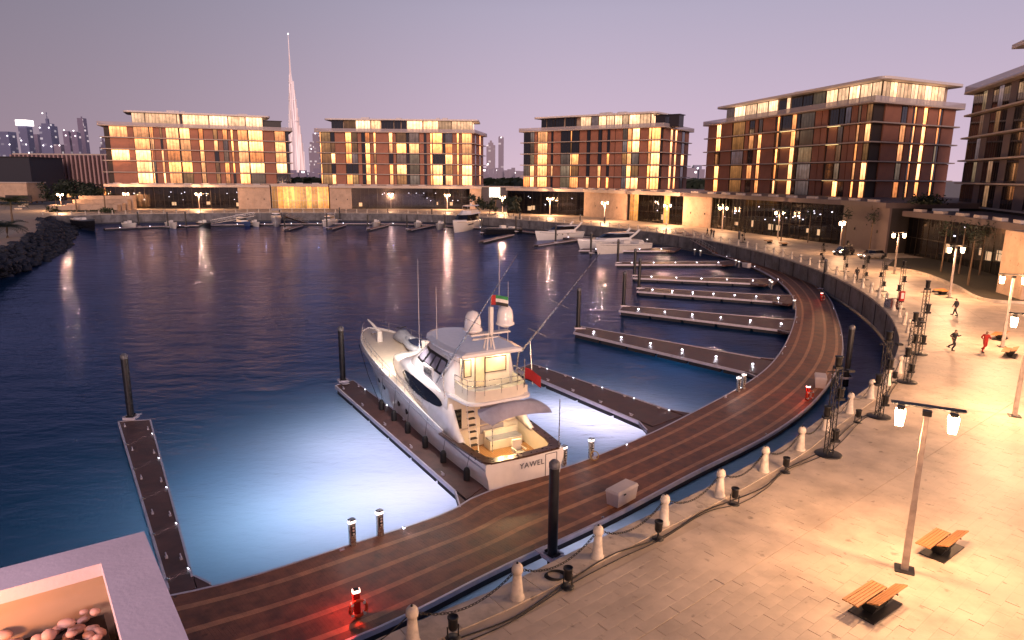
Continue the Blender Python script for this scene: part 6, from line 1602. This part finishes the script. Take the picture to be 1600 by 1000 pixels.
# ------------------------------------------------------------------ gangways
def gangway(p0, p1, w, lab, side=1):
    t = thing('gangway', lab, 'gangway'); d = p1 - p0; L = d.length; u = d.normalized(); s = Vector((-u.y, u.x, 0)).normalized() * w / 2
    b = MB(); b.add([p0 - s, p1 - s, p1 + s, p0 + s, p0 - s + Vector((0, 0, .08)), p1 - s + Vector((0, 0, .08)), p1 + s + Vector((0, 0, .08)), p0 + s + Vector((0, 0, .08))], [(3, 2, 1, 0), (4, 5, 6, 7), (0, 1, 5, 4), (1, 2, 6, 5), (2, 3, 7, 6), (3, 0, 4, 7)]); b.build('walkway_deck', M['deck'], t)
    for sg in (1, -1):
        b = MB(); o = s * sg; n = int(L / 1.4)
        b.tube([p0 + o + Vector((0, 0, 1.15)), p1 + o + Vector((0, 0, 1.15))], .05, 6); b.tube([p0 + o, p1 + o], .07, 6); b.tube([p0 + o + Vector((0, 0, .6)), p1 + o + Vector((0, 0, .6))], .03, 5)
        for i in range(n + 1):
            a = p0.lerp(p1, i / n) + o; b.tube([a, a + Vector((0, 0, 1.15))], .035, 5)
            if i < n: c = p0.lerp(p1, (i + 1) / n) + o; b.tube([a, c + Vector((0, 0, 1.15))], .022, 4)
        b.build('railing_truss', M['steel'], t)
gangway(G(1125, 396, DZ + .1), G(1074, 367, .15), 2.4, 'right hand gangway with metal rails going down to the timber pontoon')
gangway(G(1004, 374, DZ + .1), G(1062, 364, .15), 2.4, 'left hand gangway with pinkish lit rails going down to the timber pontoon')
gangway(G(330, 350, DZ + .1), G(398, 337, .15), 2.0, 'far gangway on the left going down to the opposite pontoon')
gangway(G(478, 349, DZ + .1), G(446, 339, .15), 2.0, 'far gangway behind the small white cabin boat')
# ------------------------------------------------------------------ moored boats
def boat(name, label, cat, px0, px1, beam, kind, hullm, group='boats moored across the harbour'):
    """px0 stern, px1 bow on the waterline"""
    a, c = G(*px0, WL), G(*px1, WL); d = c - a; L = d.length; rz = math.atan2(d.y, d.x)
    t = thing(name, label, cat, (a.x, a.y, WL), rz, group); fb = L * .085 + .35; hb = beam / 2
    rings = []
    for i in range(17):
        u = i / 16; w = hb * (1 - .15 * (1 - u)) * (1 - max(0, (u - .5) / .5) ** 2.2) + .02; sh = fb * (1 + .45 * u * u); rk = max(0, u - .6) * L * .14
        row = [(L * u, w, sh), (L * u, w * 1.01, sh * .85), (L * u - rk * .5, w * .86, sh * .35), (L * u - rk, w * .7, 0), (L * u - rk, w * .5, -.4)]; rings.append(row + [(p[0], -p[1], p[2]) for p in row[::-1]])
    MB().loft(rings, True, True, 0, True).build('hull', hullm, t)
    b = MB(); b.loft([[(p[0][0], p[0][1] * .97, p[0][2] + .01) for p in [r]][:1] + [(r[0][0], 0, r[0][2] + .06)] + [(r[-1][0], r[-1][1] * .97, r[-1][2] + .01)] for r in rings], False, False, 0, True, closed=False)
    b.build('deck', M['white_m'], t)
    MB().tube([(r[1][0], r[1][1] + .02, r[1][2]) for r in rings[:-1]], .05, 5).build('rub_rail', M['steel'], t)
    def cab(s0, s1, z0, z1, w, rake0, rake1, nm, m):
        r0 = [(s0, w), (s1 - w * .6, w * .95), (s1, w * .35), (s1, -w * .35), (s1 - w * .6, -w * .95), (s0, -w)]
        rr_ = []
        for j in range(5):
            u = j / 4; z = z0 + (z1 - z0) * u; rr_.append([(s0 + rake0 * u if x == s0 else x - rake1 * u, y * (1 - .18 * u), z) for x, y in r0])
        return MB().loft(rr_, True, True, 0, False).build(nm, m, t)
    if kind == 'fly':
        z = fb * 1.1; cab(L * .16, L * .74, z, z + 1.9, hb * .84, .2, 1.6, 'saloon', M['glass']); cab(L * .14, L * .78, z - .2, z + .55, hb * .88, 0, .4, 'cabin_base', M['white'])
        cab(L * .10, L * .60, z + 1.85, z + 2.15, hb * .88, -.2, .4, 'fly_deck', M['white']); cab(L * .14, L * .54, z + 2.15, z + 2.95, hb * .76, 0, .9, 'fly_bulwark', M['white'])
        cab(L * .12, L * .44, z + 4.15, z + 4.35, hb * .72, 0, .3, 'hard_top', M['white'])
        b = MB()
        for x in (L * .16, L * .40):
            for y in (-hb * .62, hb * .62): b.tube([(x, y, z + 2.2), (x + .2, y, z + 4.2)], .06, 5)
        b.build('top_post', M['steel'], t); b = MB(); b.lathe([(.3, 0), (.35, .3), (0, .7)], 10, (L * .25, 0, z + 4.35)); b.tube([(L * .2, 0, z + 4.3), (L * .18, 0, z + 6)], .05, 5); b.build('radar', M['white_m'], t)
        for sd in (1, -1): MB().box((L * .58, sd * hb * .93, fb * .75), (L * .22, .05, .28)).build('hull_window', M['glass'], t)
    elif kind == 'express':
        z = fb * 1.12; cab(L * .20, L * .76, z - .2, z + .75, hb * .86, 0, 2.2, 'coachroof', M['white']); cab(L * .22, L * .66, z + .55, z + 1.45, hb * .76, .1, 2.0, 'windows', M['glass']); cab(L * .16, L * .52, z + 1.42, z + 1.62, hb * .76, -.6, .9, 'roof', M['white'])
        for sd in (1, -1): MB().loft([[(x, sd * hb * .80, zz), (x + .9, sd * hb * .80, zz), (x + .9, sd * hb * .72, zz), (x, sd * hb * .72, zz)][::sd] for x, zz in ((L * .24, z), (L * .12, z + 1.1), (L * .02, z + 2.3))], True, True).build('radar_arch', M['white'], t)
        for k in range(3): MB().lathe([(0, .02), (.16, .02), (.16, -.02), (0, -.02)], 10).build('port_hole', M['glass'], t)
        for k, o in enumerate(KIDS[t.name][-3:]): o.location = (L * (.4 + .12 * k), hb * .97, fb * .8); o.rotation_euler = (R(90), 0, 0)
        MB().tube([(r[0][0], r[0][1] - .1, r[0][2] + .6) for r in rings[8:-1]], .03, 5).build('bow_rail', M['steel'], t)
    elif kind == 'open':
        z = fb; b = MB(); b.box((L * .45, 0, z + .45), (L * .12, hb * .7, .9)); b.box((L * .2, 0, z + .25), (L * .1, hb * 1.3, .5)); b.build('console', M['white_m'], t)
        MB().box((-.15, 0, z * .9), (.5, .4, .9)).build('outboard_motor', M['black'], t)
        b = MB(); b.box((L * .62, 0, z + .1), (L * .2, hb, .3)); b.build('seat_cushion', M['tube_grey'], t)
    elif kind == 'cabin':
        z = fb; cab(L * .25, L * .7, z, z + 1.5, hb * .8, 0, .8, 'cabin', M['white']); cab(L * .3, L * .69, z + .8, z + 1.3, hb * .82, 0, .6, 'windows', M['glass']); cab(L * .15, L * .62, z + 2.2, z + 2.3, hb * .75, 0, .2, 'canopy', M['white_m'])
        b = MB()
        for x in (.2, .55):
            for y in (-1, 1): b.tube([(L * x, y * hb * .65, z + 1), (L * x, y * hb * .65, z + 2.25)], .04, 5)
        b.build('canopy_post', M['steel'], t)
    return t
dark = mat('black_gelcoat', (.015, .015, .02), .15)
boat('flybridge_yacht', 'white flybridge yacht moored bow out in the middle of the far side', 'yacht', (744, 354.5), (708, 364.5), 5.0, 'fly', M['white'])
boat('motor_boat', 'low dark motor boat right of the flybridge yacht', 'boat', (812, 364), (752, 367), 3.2, 'open', dark)
boat('express_cruiser', 'white express cruiser with swept arch left of the dark hulled one', 'yacht', (905, 371), (836, 376), 4.4, 'express', M['white'])
boat('express_cruiser', 'sleek cruiser with dark hull and white top near the left gangway', 'yacht', (996, 386), (902, 391), 4.6, 'express', M['white'])
boat('motor_boat', 'low pale motor boat in front of the dark hulled cruiser', 'boat', (1012, 391), (930, 398), 3.0, 'open', M['white_m'])
boat('cabin_boat', 'small white cabin boat moored stern out left of centre opposite', 'boat', (432, 347), (432, 355.5), 3.4, 'cabin', M['white'])
boat('cabin_boat', 'small white boat with blue hull by the far left gangway', 'boat', (370, 351.5), (392, 354), 3.0, 'cabin', mat('blue_gelcoat', (.05, .08, .2), .2))
boat('motor_boat', 'leftmost open motor boat, dark, by the rock breakwater', 'boat', (118, 354), (150, 362), 3.0, 'open', dark)
boat('motor_boat', 'open pale motor boat at the left end of the opposite pontoon', 'boat', (196, 354.5), (213, 358), 2.4, 'open', M['white_m'])
boat('motor_boat', 'small open boat at the opposite pontoon below the leftmost shops', 'boat', (263, 354), (276, 358), 2.2, 'open', M['white_m'])
boat('motor_boat', 'small open boat near the foot of the far left gangway', 'boat', (312, 354), (330, 358), 2.3, 'open', dark)
boat('motor_boat', 'tiny open boat beside the blue hulled boat', 'boat', (395, 352), (405, 355), 2.0, 'open', M['white_m'])
boat('motor_boat', 'white open motor boat right of the small white cabin boat', 'boat', (523, 350), (504, 355), 2.8, 'cabin', M['white'])
boat('motor_boat', 'small pale boat at the third angled pontoon opposite', 'boat', (590, 352), (584, 356), 2.2, 'open', M['white_m'])
boat('jet_boat', 'little white boat at the angled pontoon left of the flybridge yacht', 'boat', (655, 353), (650, 357), 2.2, 'open', M['white_m'])
boat('motor_boat', 'small white runabout just left of the flybridge yacht', 'boat', (690, 355), (684, 360), 2.3, 'open', M['white_m'])

# ------------------------------------------------------------------ trees and planting
def palm(px, y, z, h, lab, n=13, fl=2.6, seed=0, m='palm'):
    q = G(px, y, z); rr = random.Random(seed); t = thing('palm_tree', lab, 'palm tree', (q.x, q.y, z))
    MB().tube([(0, 0, 0), (.05, 0, h * .5), (.15, .05, h)], [.28, .2, .17], 8).build('trunk', M['bark'], t)
    b = MB()
    for k in range(n):
        a = 2 * math.pi * k / n + rr.uniform(-.2, .2); el = rr.uniform(.1, 1.1); prev = None
        pts = []
        for j in range(7):
            u = j / 6; r_ = fl * u * math.cos(el * (1 - u) * .9); z_ = h + fl * (math.sin(el) * u - .62 * u * u); pts.append(Vector((.15 + r_ * math.cos(a), .05 + r_ * math.sin(a), z_)))
        sd = Vector((-math.sin(a), math.cos(a), 0))
        for j in range(6):
            for f in (0, .5):
                p = pts[j].lerp(pts[j + 1], f); w = .75 * math.sin(math.pi * min(1, (j + f) / 6 + .12)) + .08; dr = (pts[j + 1] - pts[j]).normalized()
                for s in (1, -1): b.add([p, p + dr * .12, p + sd * s * w + dr * .3 - Vector((0, 0, .22)), p + sd * s * w * .95 + dr * .18 - Vector((0, 0, .24))], [(0, 1, 2, 3)])
    b.build('crown', M[m], t); return t
def bush_tree(px, y, z, h, r, lab, seed=0, m='leafdark', trunk=True, n=420, cat='tree', name='leafy_tree'):
    q = G(px, y, z); rr = random.Random(seed); t = thing(name, lab, cat, (q.x, q.y, z))
    if trunk: MB().tube([(0, 0, 0), (.1, 0, h * .4), (.2, .1, h * .7)], [.2, .14, .08], 7).build('trunk', M['bark'], t)
    b = MB(); cl = [(Vector((rr.gauss(0, .5) * r, rr.gauss(0, .5) * r, h * (.72 if trunk else .5) + rr.uniform(-.28, .28) * h * (1 if trunk else 1.2))), rr.uniform(.3, .55) * r) for _ in range(9)]
    for i in range(n):
        c, cr_ = rr.choice(cl); d = Vector((rr.gauss(0, 1), rr.gauss(0, 1), rr.gauss(0, .8))).normalized() * cr_ * rr.uniform(.6, 1); p = c + d
        p.z = max(.05, p.z)
        u = Vector((rr.uniform(-1, 1), rr.uniform(-1, 1), rr.uniform(-1, 1))).normalized(); v = u.cross(d).normalized(); s = rr.uniform(.18, .36) * (r / 3 + .5)
        b.add([p - u * s, p + v * s * .6, p + u * s, p - v * s * .6], [(0, 1, 2, 3)])
    b.build('crown' if trunk else 'foliage', M[m], t); return t
palm(20, 349, .3, 5.6, 'shaggy palm on the breakwater walkway at the left edge', seed=1, n=44, fl=4.0)
palm(12, 372, .3, 2.4, 'low dark palm in front of the shaggy one at the left edge', seed=4, n=30, fl=3.6, m='leafdark')
for i, (x, y, h, lab) in enumerate(((24, 318, 7, 'warm lit palm left of the palm cluster by the pale house'), (50, 318, 6.5, 'palm second from the left in the lit cluster'), (58, 318, 8, 'tallest palm of the lit cluster at far left'), (66, 317, 7, 'palm at right of the lit cluster'), (120, 331, 5.5, 'lit palm in front of the planter wall, left one'), (165, 331, 7, 'lit palm in front of the planter wall, right one'), (774, 334, 5, 'lit small palm left of the lamp in the planted gap'))):
    palm(x, y, 0, h, lab, seed=10 + i, n=12, fl=2.6)
for i, (x, y, h, r, lab) in enumerate(((88, 322, 8, 3.6, 'dark round tree left of the stepped planting'), (100, 318, 9, 4.2, 'big dark tree in the middle of the stepped planting'), (113, 320, 9, 4, 'dark tree right of the biggest one in the stepped planting'), (128, 320, 8.5, 4.2, 'dark tree above the stepped planter walls'), (143, 321, 8, 4, 'dark tree near the right end of the stepped planting'), (155, 322, 7.5, 3.6, 'dark tree beside the left wall of the shops'),
                                       (745, 336, 6, 2.6, 'dark tree at the right end of the second podium'), (795, 337, 6, 2.8, 'dark leafy tree right of the lamp in the planted gap'), (802, 338, 5, 2.5, 'smaller dark tree at left end of the third podium'), (765, 334, 4, 2.6, 'low dark tree under the white lit window'))):
    bush_tree(x, y, 0, h, r, lab, seed=30 + i, n=520)
for i, (x, y, r, lab) in enumerate(((84, 331, 2.2, 'round clipped shrub at the left foot of the planter wall'), (169, 332.5, 2.2, 'round clipped shrub at the right foot of the planter wall'), (20, 300, 4, 'dark clipped hedge block by the pale house'))):
    bush_tree(x, y, 0, 1.6 if i < 2 else 2.6, r, lab, seed=60 + i, m='leaf', trunk=False, n=260, cat='shrub', name='clipped_shrub')
# planter walls stepping up at the far left
t = thing('planter_wall', 'long low sandstone planter wall at far left below the dark trees', 'wall')
p0, p1 = G(77, 331, 0), G(184, 330, 0); MB().prism([(p0.x, p0.y), (p1.x, p1.y), (p1.x, p1.y + 2), (p0.x, p0.y + 2)], 0, 2.2).build('wall_face', M['peach'], t)
for k in range(3):
    t = thing('terrace_step', ('lowest', 'middle', 'uppermost')[k] + ' grey step of the planted terrace under the dark trees', 'steps')
    MB().prism([(p0.x + 4, p0.y + 3 + 3.5 * k), (p1.x, p1.y + 3 + 3.5 * k), (p1.x, p1.y + 5 + 3.5 * k), (p0.x + 4, p0.y + 5 + 3.5 * k)], 0, 2.6 + k * 1.2).build('step', M['peach'], t)
b = MB(); rr = random.Random(9)
for i in range(700):
    u = rr.random(); p = p0.lerp(p1, u) + Vector((0, -rr.uniform(.2, 1.4), rr.uniform(0, .5))); s = rr.uniform(.1, .25); d = Vector((rr.uniform(-1, 1), rr.uniform(-1, 1), rr.uniform(0, 1))).normalized() * s; e = Vector((rr.uniform(-1, 1), rr.uniform(-1, 1), rr.uniform(-1, 1))).normalized() * s
    b.add([p - d, p + e, p + d, p - e], [(0, 1, 2, 3)])
o = b.build('ground_cover', M['leaf']); tag(o, 'strip of green ground cover below the sandstone planter wall', 'plants'); o['kind'] = 'stuff'
# ramp kerb stones at far left
for i in range(9):
    q = G(29 + i * 5.3, 327 - i * 3.0 + (i == 0) * 1, 0); t = thing('kerb_block', 'pale block in the slanting row beside the ramp at far left', 'block', (q.x, q.y, 0), R(30), 'pale blocks lining the ramp'); MB().box((0, 0, .35), (2.2, 1.0, .7)).build('block', M['coping'], t)
# big dark trees on the podium terrace between block 4 and 5
for i, (x, y) in enumerate(((1448, 310), (1460, 308), (1440, 312))):
    q = fwz(x, y, 9.2); 
    if q.y > 150 or q.y < 0: q = XY(x, y, 118)
    rr = random.Random(70 + i); t = thing('leafy_shrub', ('right', 'middle', 'left')[i] + ' dark shrub on the podium roof before the large block', 'shrub', (XY(x, y, 118).x, 118, 8.9)); b = MB()
    for k in range(200):
        p = Vector((rr.gauss(0, 1.1), rr.gauss(0, .6), abs(rr.gauss(.6, .5)))); d = Vector((rr.uniform(-1, 1), rr.uniform(-1, 1), rr.uniform(-1, 1))).normalized() * .25; e = Vector((rr.uniform(-1, 1), rr.uniform(-1, 1), rr.uniform(-1, 1))).normalized() * .2
        b.add([p - d, p + e, p + d, p - e], [(0, 1, 2, 3)])
    b.build('foliage', M['leafdark'], t)
# lawn and low planter kerb before the dark pavilion
lp = [G(1385, 418), G(1440, 428), G(1493, 448), G(1540, 470), G(1640, 476), G(1700, 440), G(1500, 405), G(1400, 404)]
o = MB().prism([(p.x, p.y) for p in lp], .0, .13).build('lawn_bed', M['soil']); o['kind'] = 'structure'
kb = MB(); kl = smooth_curve(lp[:5], .5); edge_strip(kb, kl, .35, 0, .30, 1); t = thing('planter_kerb', 'low stone kerb curving round the lawn before the dark pavilion', 'kerb'); kb.build('kerb_stone', M['coping'], t)
def slim_tree(px, y, lab, seed, h=7):
    q = G(px, y, .1); rr = random.Random(seed); t = thing('young_tree', lab, 'tree', (q.x, q.y, .1)); MB().tube([(0, 0, 0), (.08, .05, h * .6), (0, 0, h)], [.13, .09, .05], 7).build('trunk', M['bark'], t); b = MB()
    for k in range(120):
        p = Vector((rr.gauss(0, .5), rr.gauss(0, .5), h * .95 + rr.gauss(0, .6))); d = Vector((rr.uniform(-1, 1), rr.uniform(-1, 1), rr.uniform(-1, 1))).normalized() * .2; e = Vector((rr.uniform(-1, 1), rr.uniform(-1, 1), rr.uniform(-1, 1))).normalized() * .13
        b.add([p - d, p + e, p + d, p - e], [(0, 1, 2, 3)])
    b.build('crown', M['leafdark'], t)
for i, (x, y, lab) in enumerate(((1318, 385, 'slender young tree before the pale podium wall, left one'), (1358, 392, 'slender young tree before the pale podium wall, right one'), (1470, 425, 'slender tree on the lawn left of the pavilion lamps'), (1512, 446, 'slender tree at the front of the lawn'), (1530, 430, 'slender tree deeper in the lawn'), (1498, 428, 'thin tree behind the front lawn tree'), (1262, 379, 'thin tree before the long dark podium, right one'), (1220, 377, 'thin tree before the long dark podium, left one'))):
    slim_tree(x, y, lab, 80 + i, 6.5)
# parked cars in the shade before the podium
def car(px, y, rz, lab, col):
    q = G(px, y, .0); t = thing('parked_car', lab, 'car', (q.x, q.y, .0), rz); m = mat(col[0], col[1], .2, .3, coat=.6)
    b = MB(); b.loft([[(x, w, .28), (x, w, h * .7), (x, w * .93, h), (x, -w * .93, h), (x, -w, h * .7), (x, -w, .28)] for x, w, h in ((-2.2, .75, .72), (-2.0, .86, .92), (-.8, .9, .96), (.9, .9, .95), (1.9, .84, .80), (2.2, .7, .62))], True, True, 0, True); b.build('body', m, t)
    b = MB(); b.loft([[(x0, w, z), (x1, w, z), (x1, -w, z), (x0, -w, z)] for x0, x1, w, z in ((-1.75, 1.15, .80, .93), (-1.35, .55, .66, 1.42))], False, True, 0, True); b.build('cabin_glass', M['glass'], t)
    MB().prism([(-1.3, -.62), (.5, -.62), (.5, .62), (-1.3, .62)], 1.42, 1.46).build('roof', m, t)
    for x in (-1.4, 1.4):
        for y_ in (-.82, .82):
            o = MB().lathe([(0, -.1), (.33, -.1), (.33, .1), (0, .1)], 14).build('wheel', M['black'], t); o.location = (x, y_, .33); o.rotation_euler = (R(90), 0, 0)
    for y_ in (-.6, .6): MB().box((2.16, y_, .62), (.08, .3, .12)).build('headlight', emis('lit_headlight', (1, .9, .75), 7), t)
car(1318, 398, R(215), 'dark parked car with lit headlights behind the lamp by the pale wall', ('dark_car_paint', (.03, .03, .035)))
car(1362, 404, R(195), 'pale parked car with lit headlights before the dark pavilion', ('pale_car_paint', (.5, .46, .42)))

# ------------------------------------------------------------------ the terrace the picture was taken from, with its pebble filled planter
t = thing('terrace_planter', 'square rendered planter with raised rim on the near terrace corner', 'planter')
TZ = 10.2
c1, c2, c3 = G(225, 830, TZ), G(0, 888, TZ), G(295, 1000, TZ)       # outer corner and two points on the outer edges
i1, i2, i3 = G(158, 880, TZ), G(0, 925, TZ), G(190, 1000, TZ)
eL, eD = (c2 - c1).normalized(), (c3 - c1).normalized()
O = [c1, c1 + eL * 3.2, c1 + eL * 3.2 + eD * 2.4, c1 + eD * 2.4]
wl_ = abs((i1 - c1).cross(eL).length); wd_ = abs((i1 - c1).cross(eD).length); sn = abs(eL.cross(eD).length)
I1 = i1; I = [i1, i1 + eL * 2.55, i1 + eL * 2.55 + eD * 1.7, i1 + eD * 1.7]
rim = MB(); LP = 4
for k in range(4):
    a, b_, c_, d_ = O[k], O[(k + 1) % 4], I[(k + 1) % 4], I[k]
    rim.prism([(p.x, p.y) for p in (a, b_, c_, d_)], TZ - .10, TZ)
rim.build('rim_slab', M['planter'], t)
ow = MB(); inn_ = [p + ((O[0] + O[2]) / 2 - p) * .03 for p in O]
for k in range(4):
    a, b_ = inn_[k], inn_[(k + 1) % 4]; c_, d_ = I[(k + 1) % 4], I[k]
    ow.prism([(p.x, p.y) for p in (a, b_, c_.lerp(b_, .12), d_.lerp(a, .12))], TZ - 1.1, TZ - .10)
ow.build('planter_wall', M['peach'], t)
MB().prism([(p.x, p.y) for p in [q.lerp((I[0] + I[2]) / 2, .02) for q in I]], TZ - 1.0, TZ - .40).build('planter_bed', mat('dark_planter_soil', (.02, .015, .015), .9), t)
rr = random.Random(4); pm = []
for k in range(7):
    bm = bmesh.new(); bmesh.ops.create_icosphere(bm, subdivisions=2, radius=1); sx, sy, sz = rr.uniform(.8, 1.3), rr.uniform(.75, 1), rr.uniform(.5, .7); sd = rr.random() * 9
    for v in bm.verts:
        n_ = 1 + .10 * math.sin(v.co.x * 3 + sd) * math.cos(v.co.y * 2.5 + sd); v.co = Vector((v.co.x * sx * n_, v.co.y * sy * n_, v.co.z * sz * n_))
    me = bpy.data.meshes.new('pebble'); bm.to_mesh(me); bm.free(); me.materials.append(M['pebble'])
    for p in me.polygons: p.use_smooth = True
    pm.append(me)
PC = 0; pst = MB()
for layer in range(2):
    for a in range(26):
        for c in range(18):
            p = I[0] + eL * (.08 + a * .095 + rr.uniform(-.04, .04)) + eD * (.07 + c * .092 + rr.uniform(-.04, .04)); s = rr.uniform(.028, .062)
            if (p - I[0]).dot(eL) > 2.4 or (p - I[0]).dot(eD) > 1.6 or rr.random() < .15: continue
            if layer and rr.random() < .5: continue
            if PC >= 295:
                me = rr.choice(pm); pst.add([(p.x + v.co.x * s, p.y + v.co.y * s, TZ - .40 + s * .4 + layer * .07 + v.co.z * s) for v in me.vertices], [tuple(f.vertices) for f in me.polygons], 0, True); continue
            o = link('pebble', rr.choice(pm), t, (p.x, p.y, TZ - .40 + s * .4 + layer * .07), rr.uniform(0, 6), (s, s, s)); o.rotation_euler = (rr.uniform(-.4, .4), rr.uniform(-.4, .4), rr.uniform(0, 6)); PC += 1
o = pst.build('small_pebbles', M['pebble'], t); o['kind'] = 'stuff'
lamp('planter_strip_light', (I[0] + eD * .55 + eL * .9 + Vector((0, 0, -.10))), 26, (1, .36, .11), .05, t)
t = thing('added_terrace_lamp', 'added globe lamp behind the camera, brightening the planter rim', 'lamp', (-6.4, 1.2, TZ - 1.1)); MB().tube([(0, 0, 0), (0, 0, 3.0)], .04, 8).build('post', M['black'], t); MB().lathe([(0, 3.0), (.14, 3.05), (.18, 3.2), (.14, 3.35), (0, 3.4)], 14).build('globe', emis('added_terrace_globe', (1, .72, .78), 10), t)
lamp('planter_fill_light', (-6.2, 1.4, TZ + 1.75), 650, (1, .70, .80), .15)  # unseen lamp, added to brighten the planter rim
b = thing('terrace', 'pale terrace building the picture is taken from, below the planter', 'building')
tp = [O[1] + eL * 4, O[0].lerp(O[1], .08), O[3] + eD * .2, Vector((3.5, .9, 0)), Vector((3.5, -12, 0)), Vector((-14, -12, 0))]
MB().prism([(-14, 3.2), (-5.2, 3.2), (-3.6, 3.4), (-2.4, 1.8), (6, .6), (6, -12), (-14, -12)], 0, TZ - 1.1).build('wall', M['peach'], b)
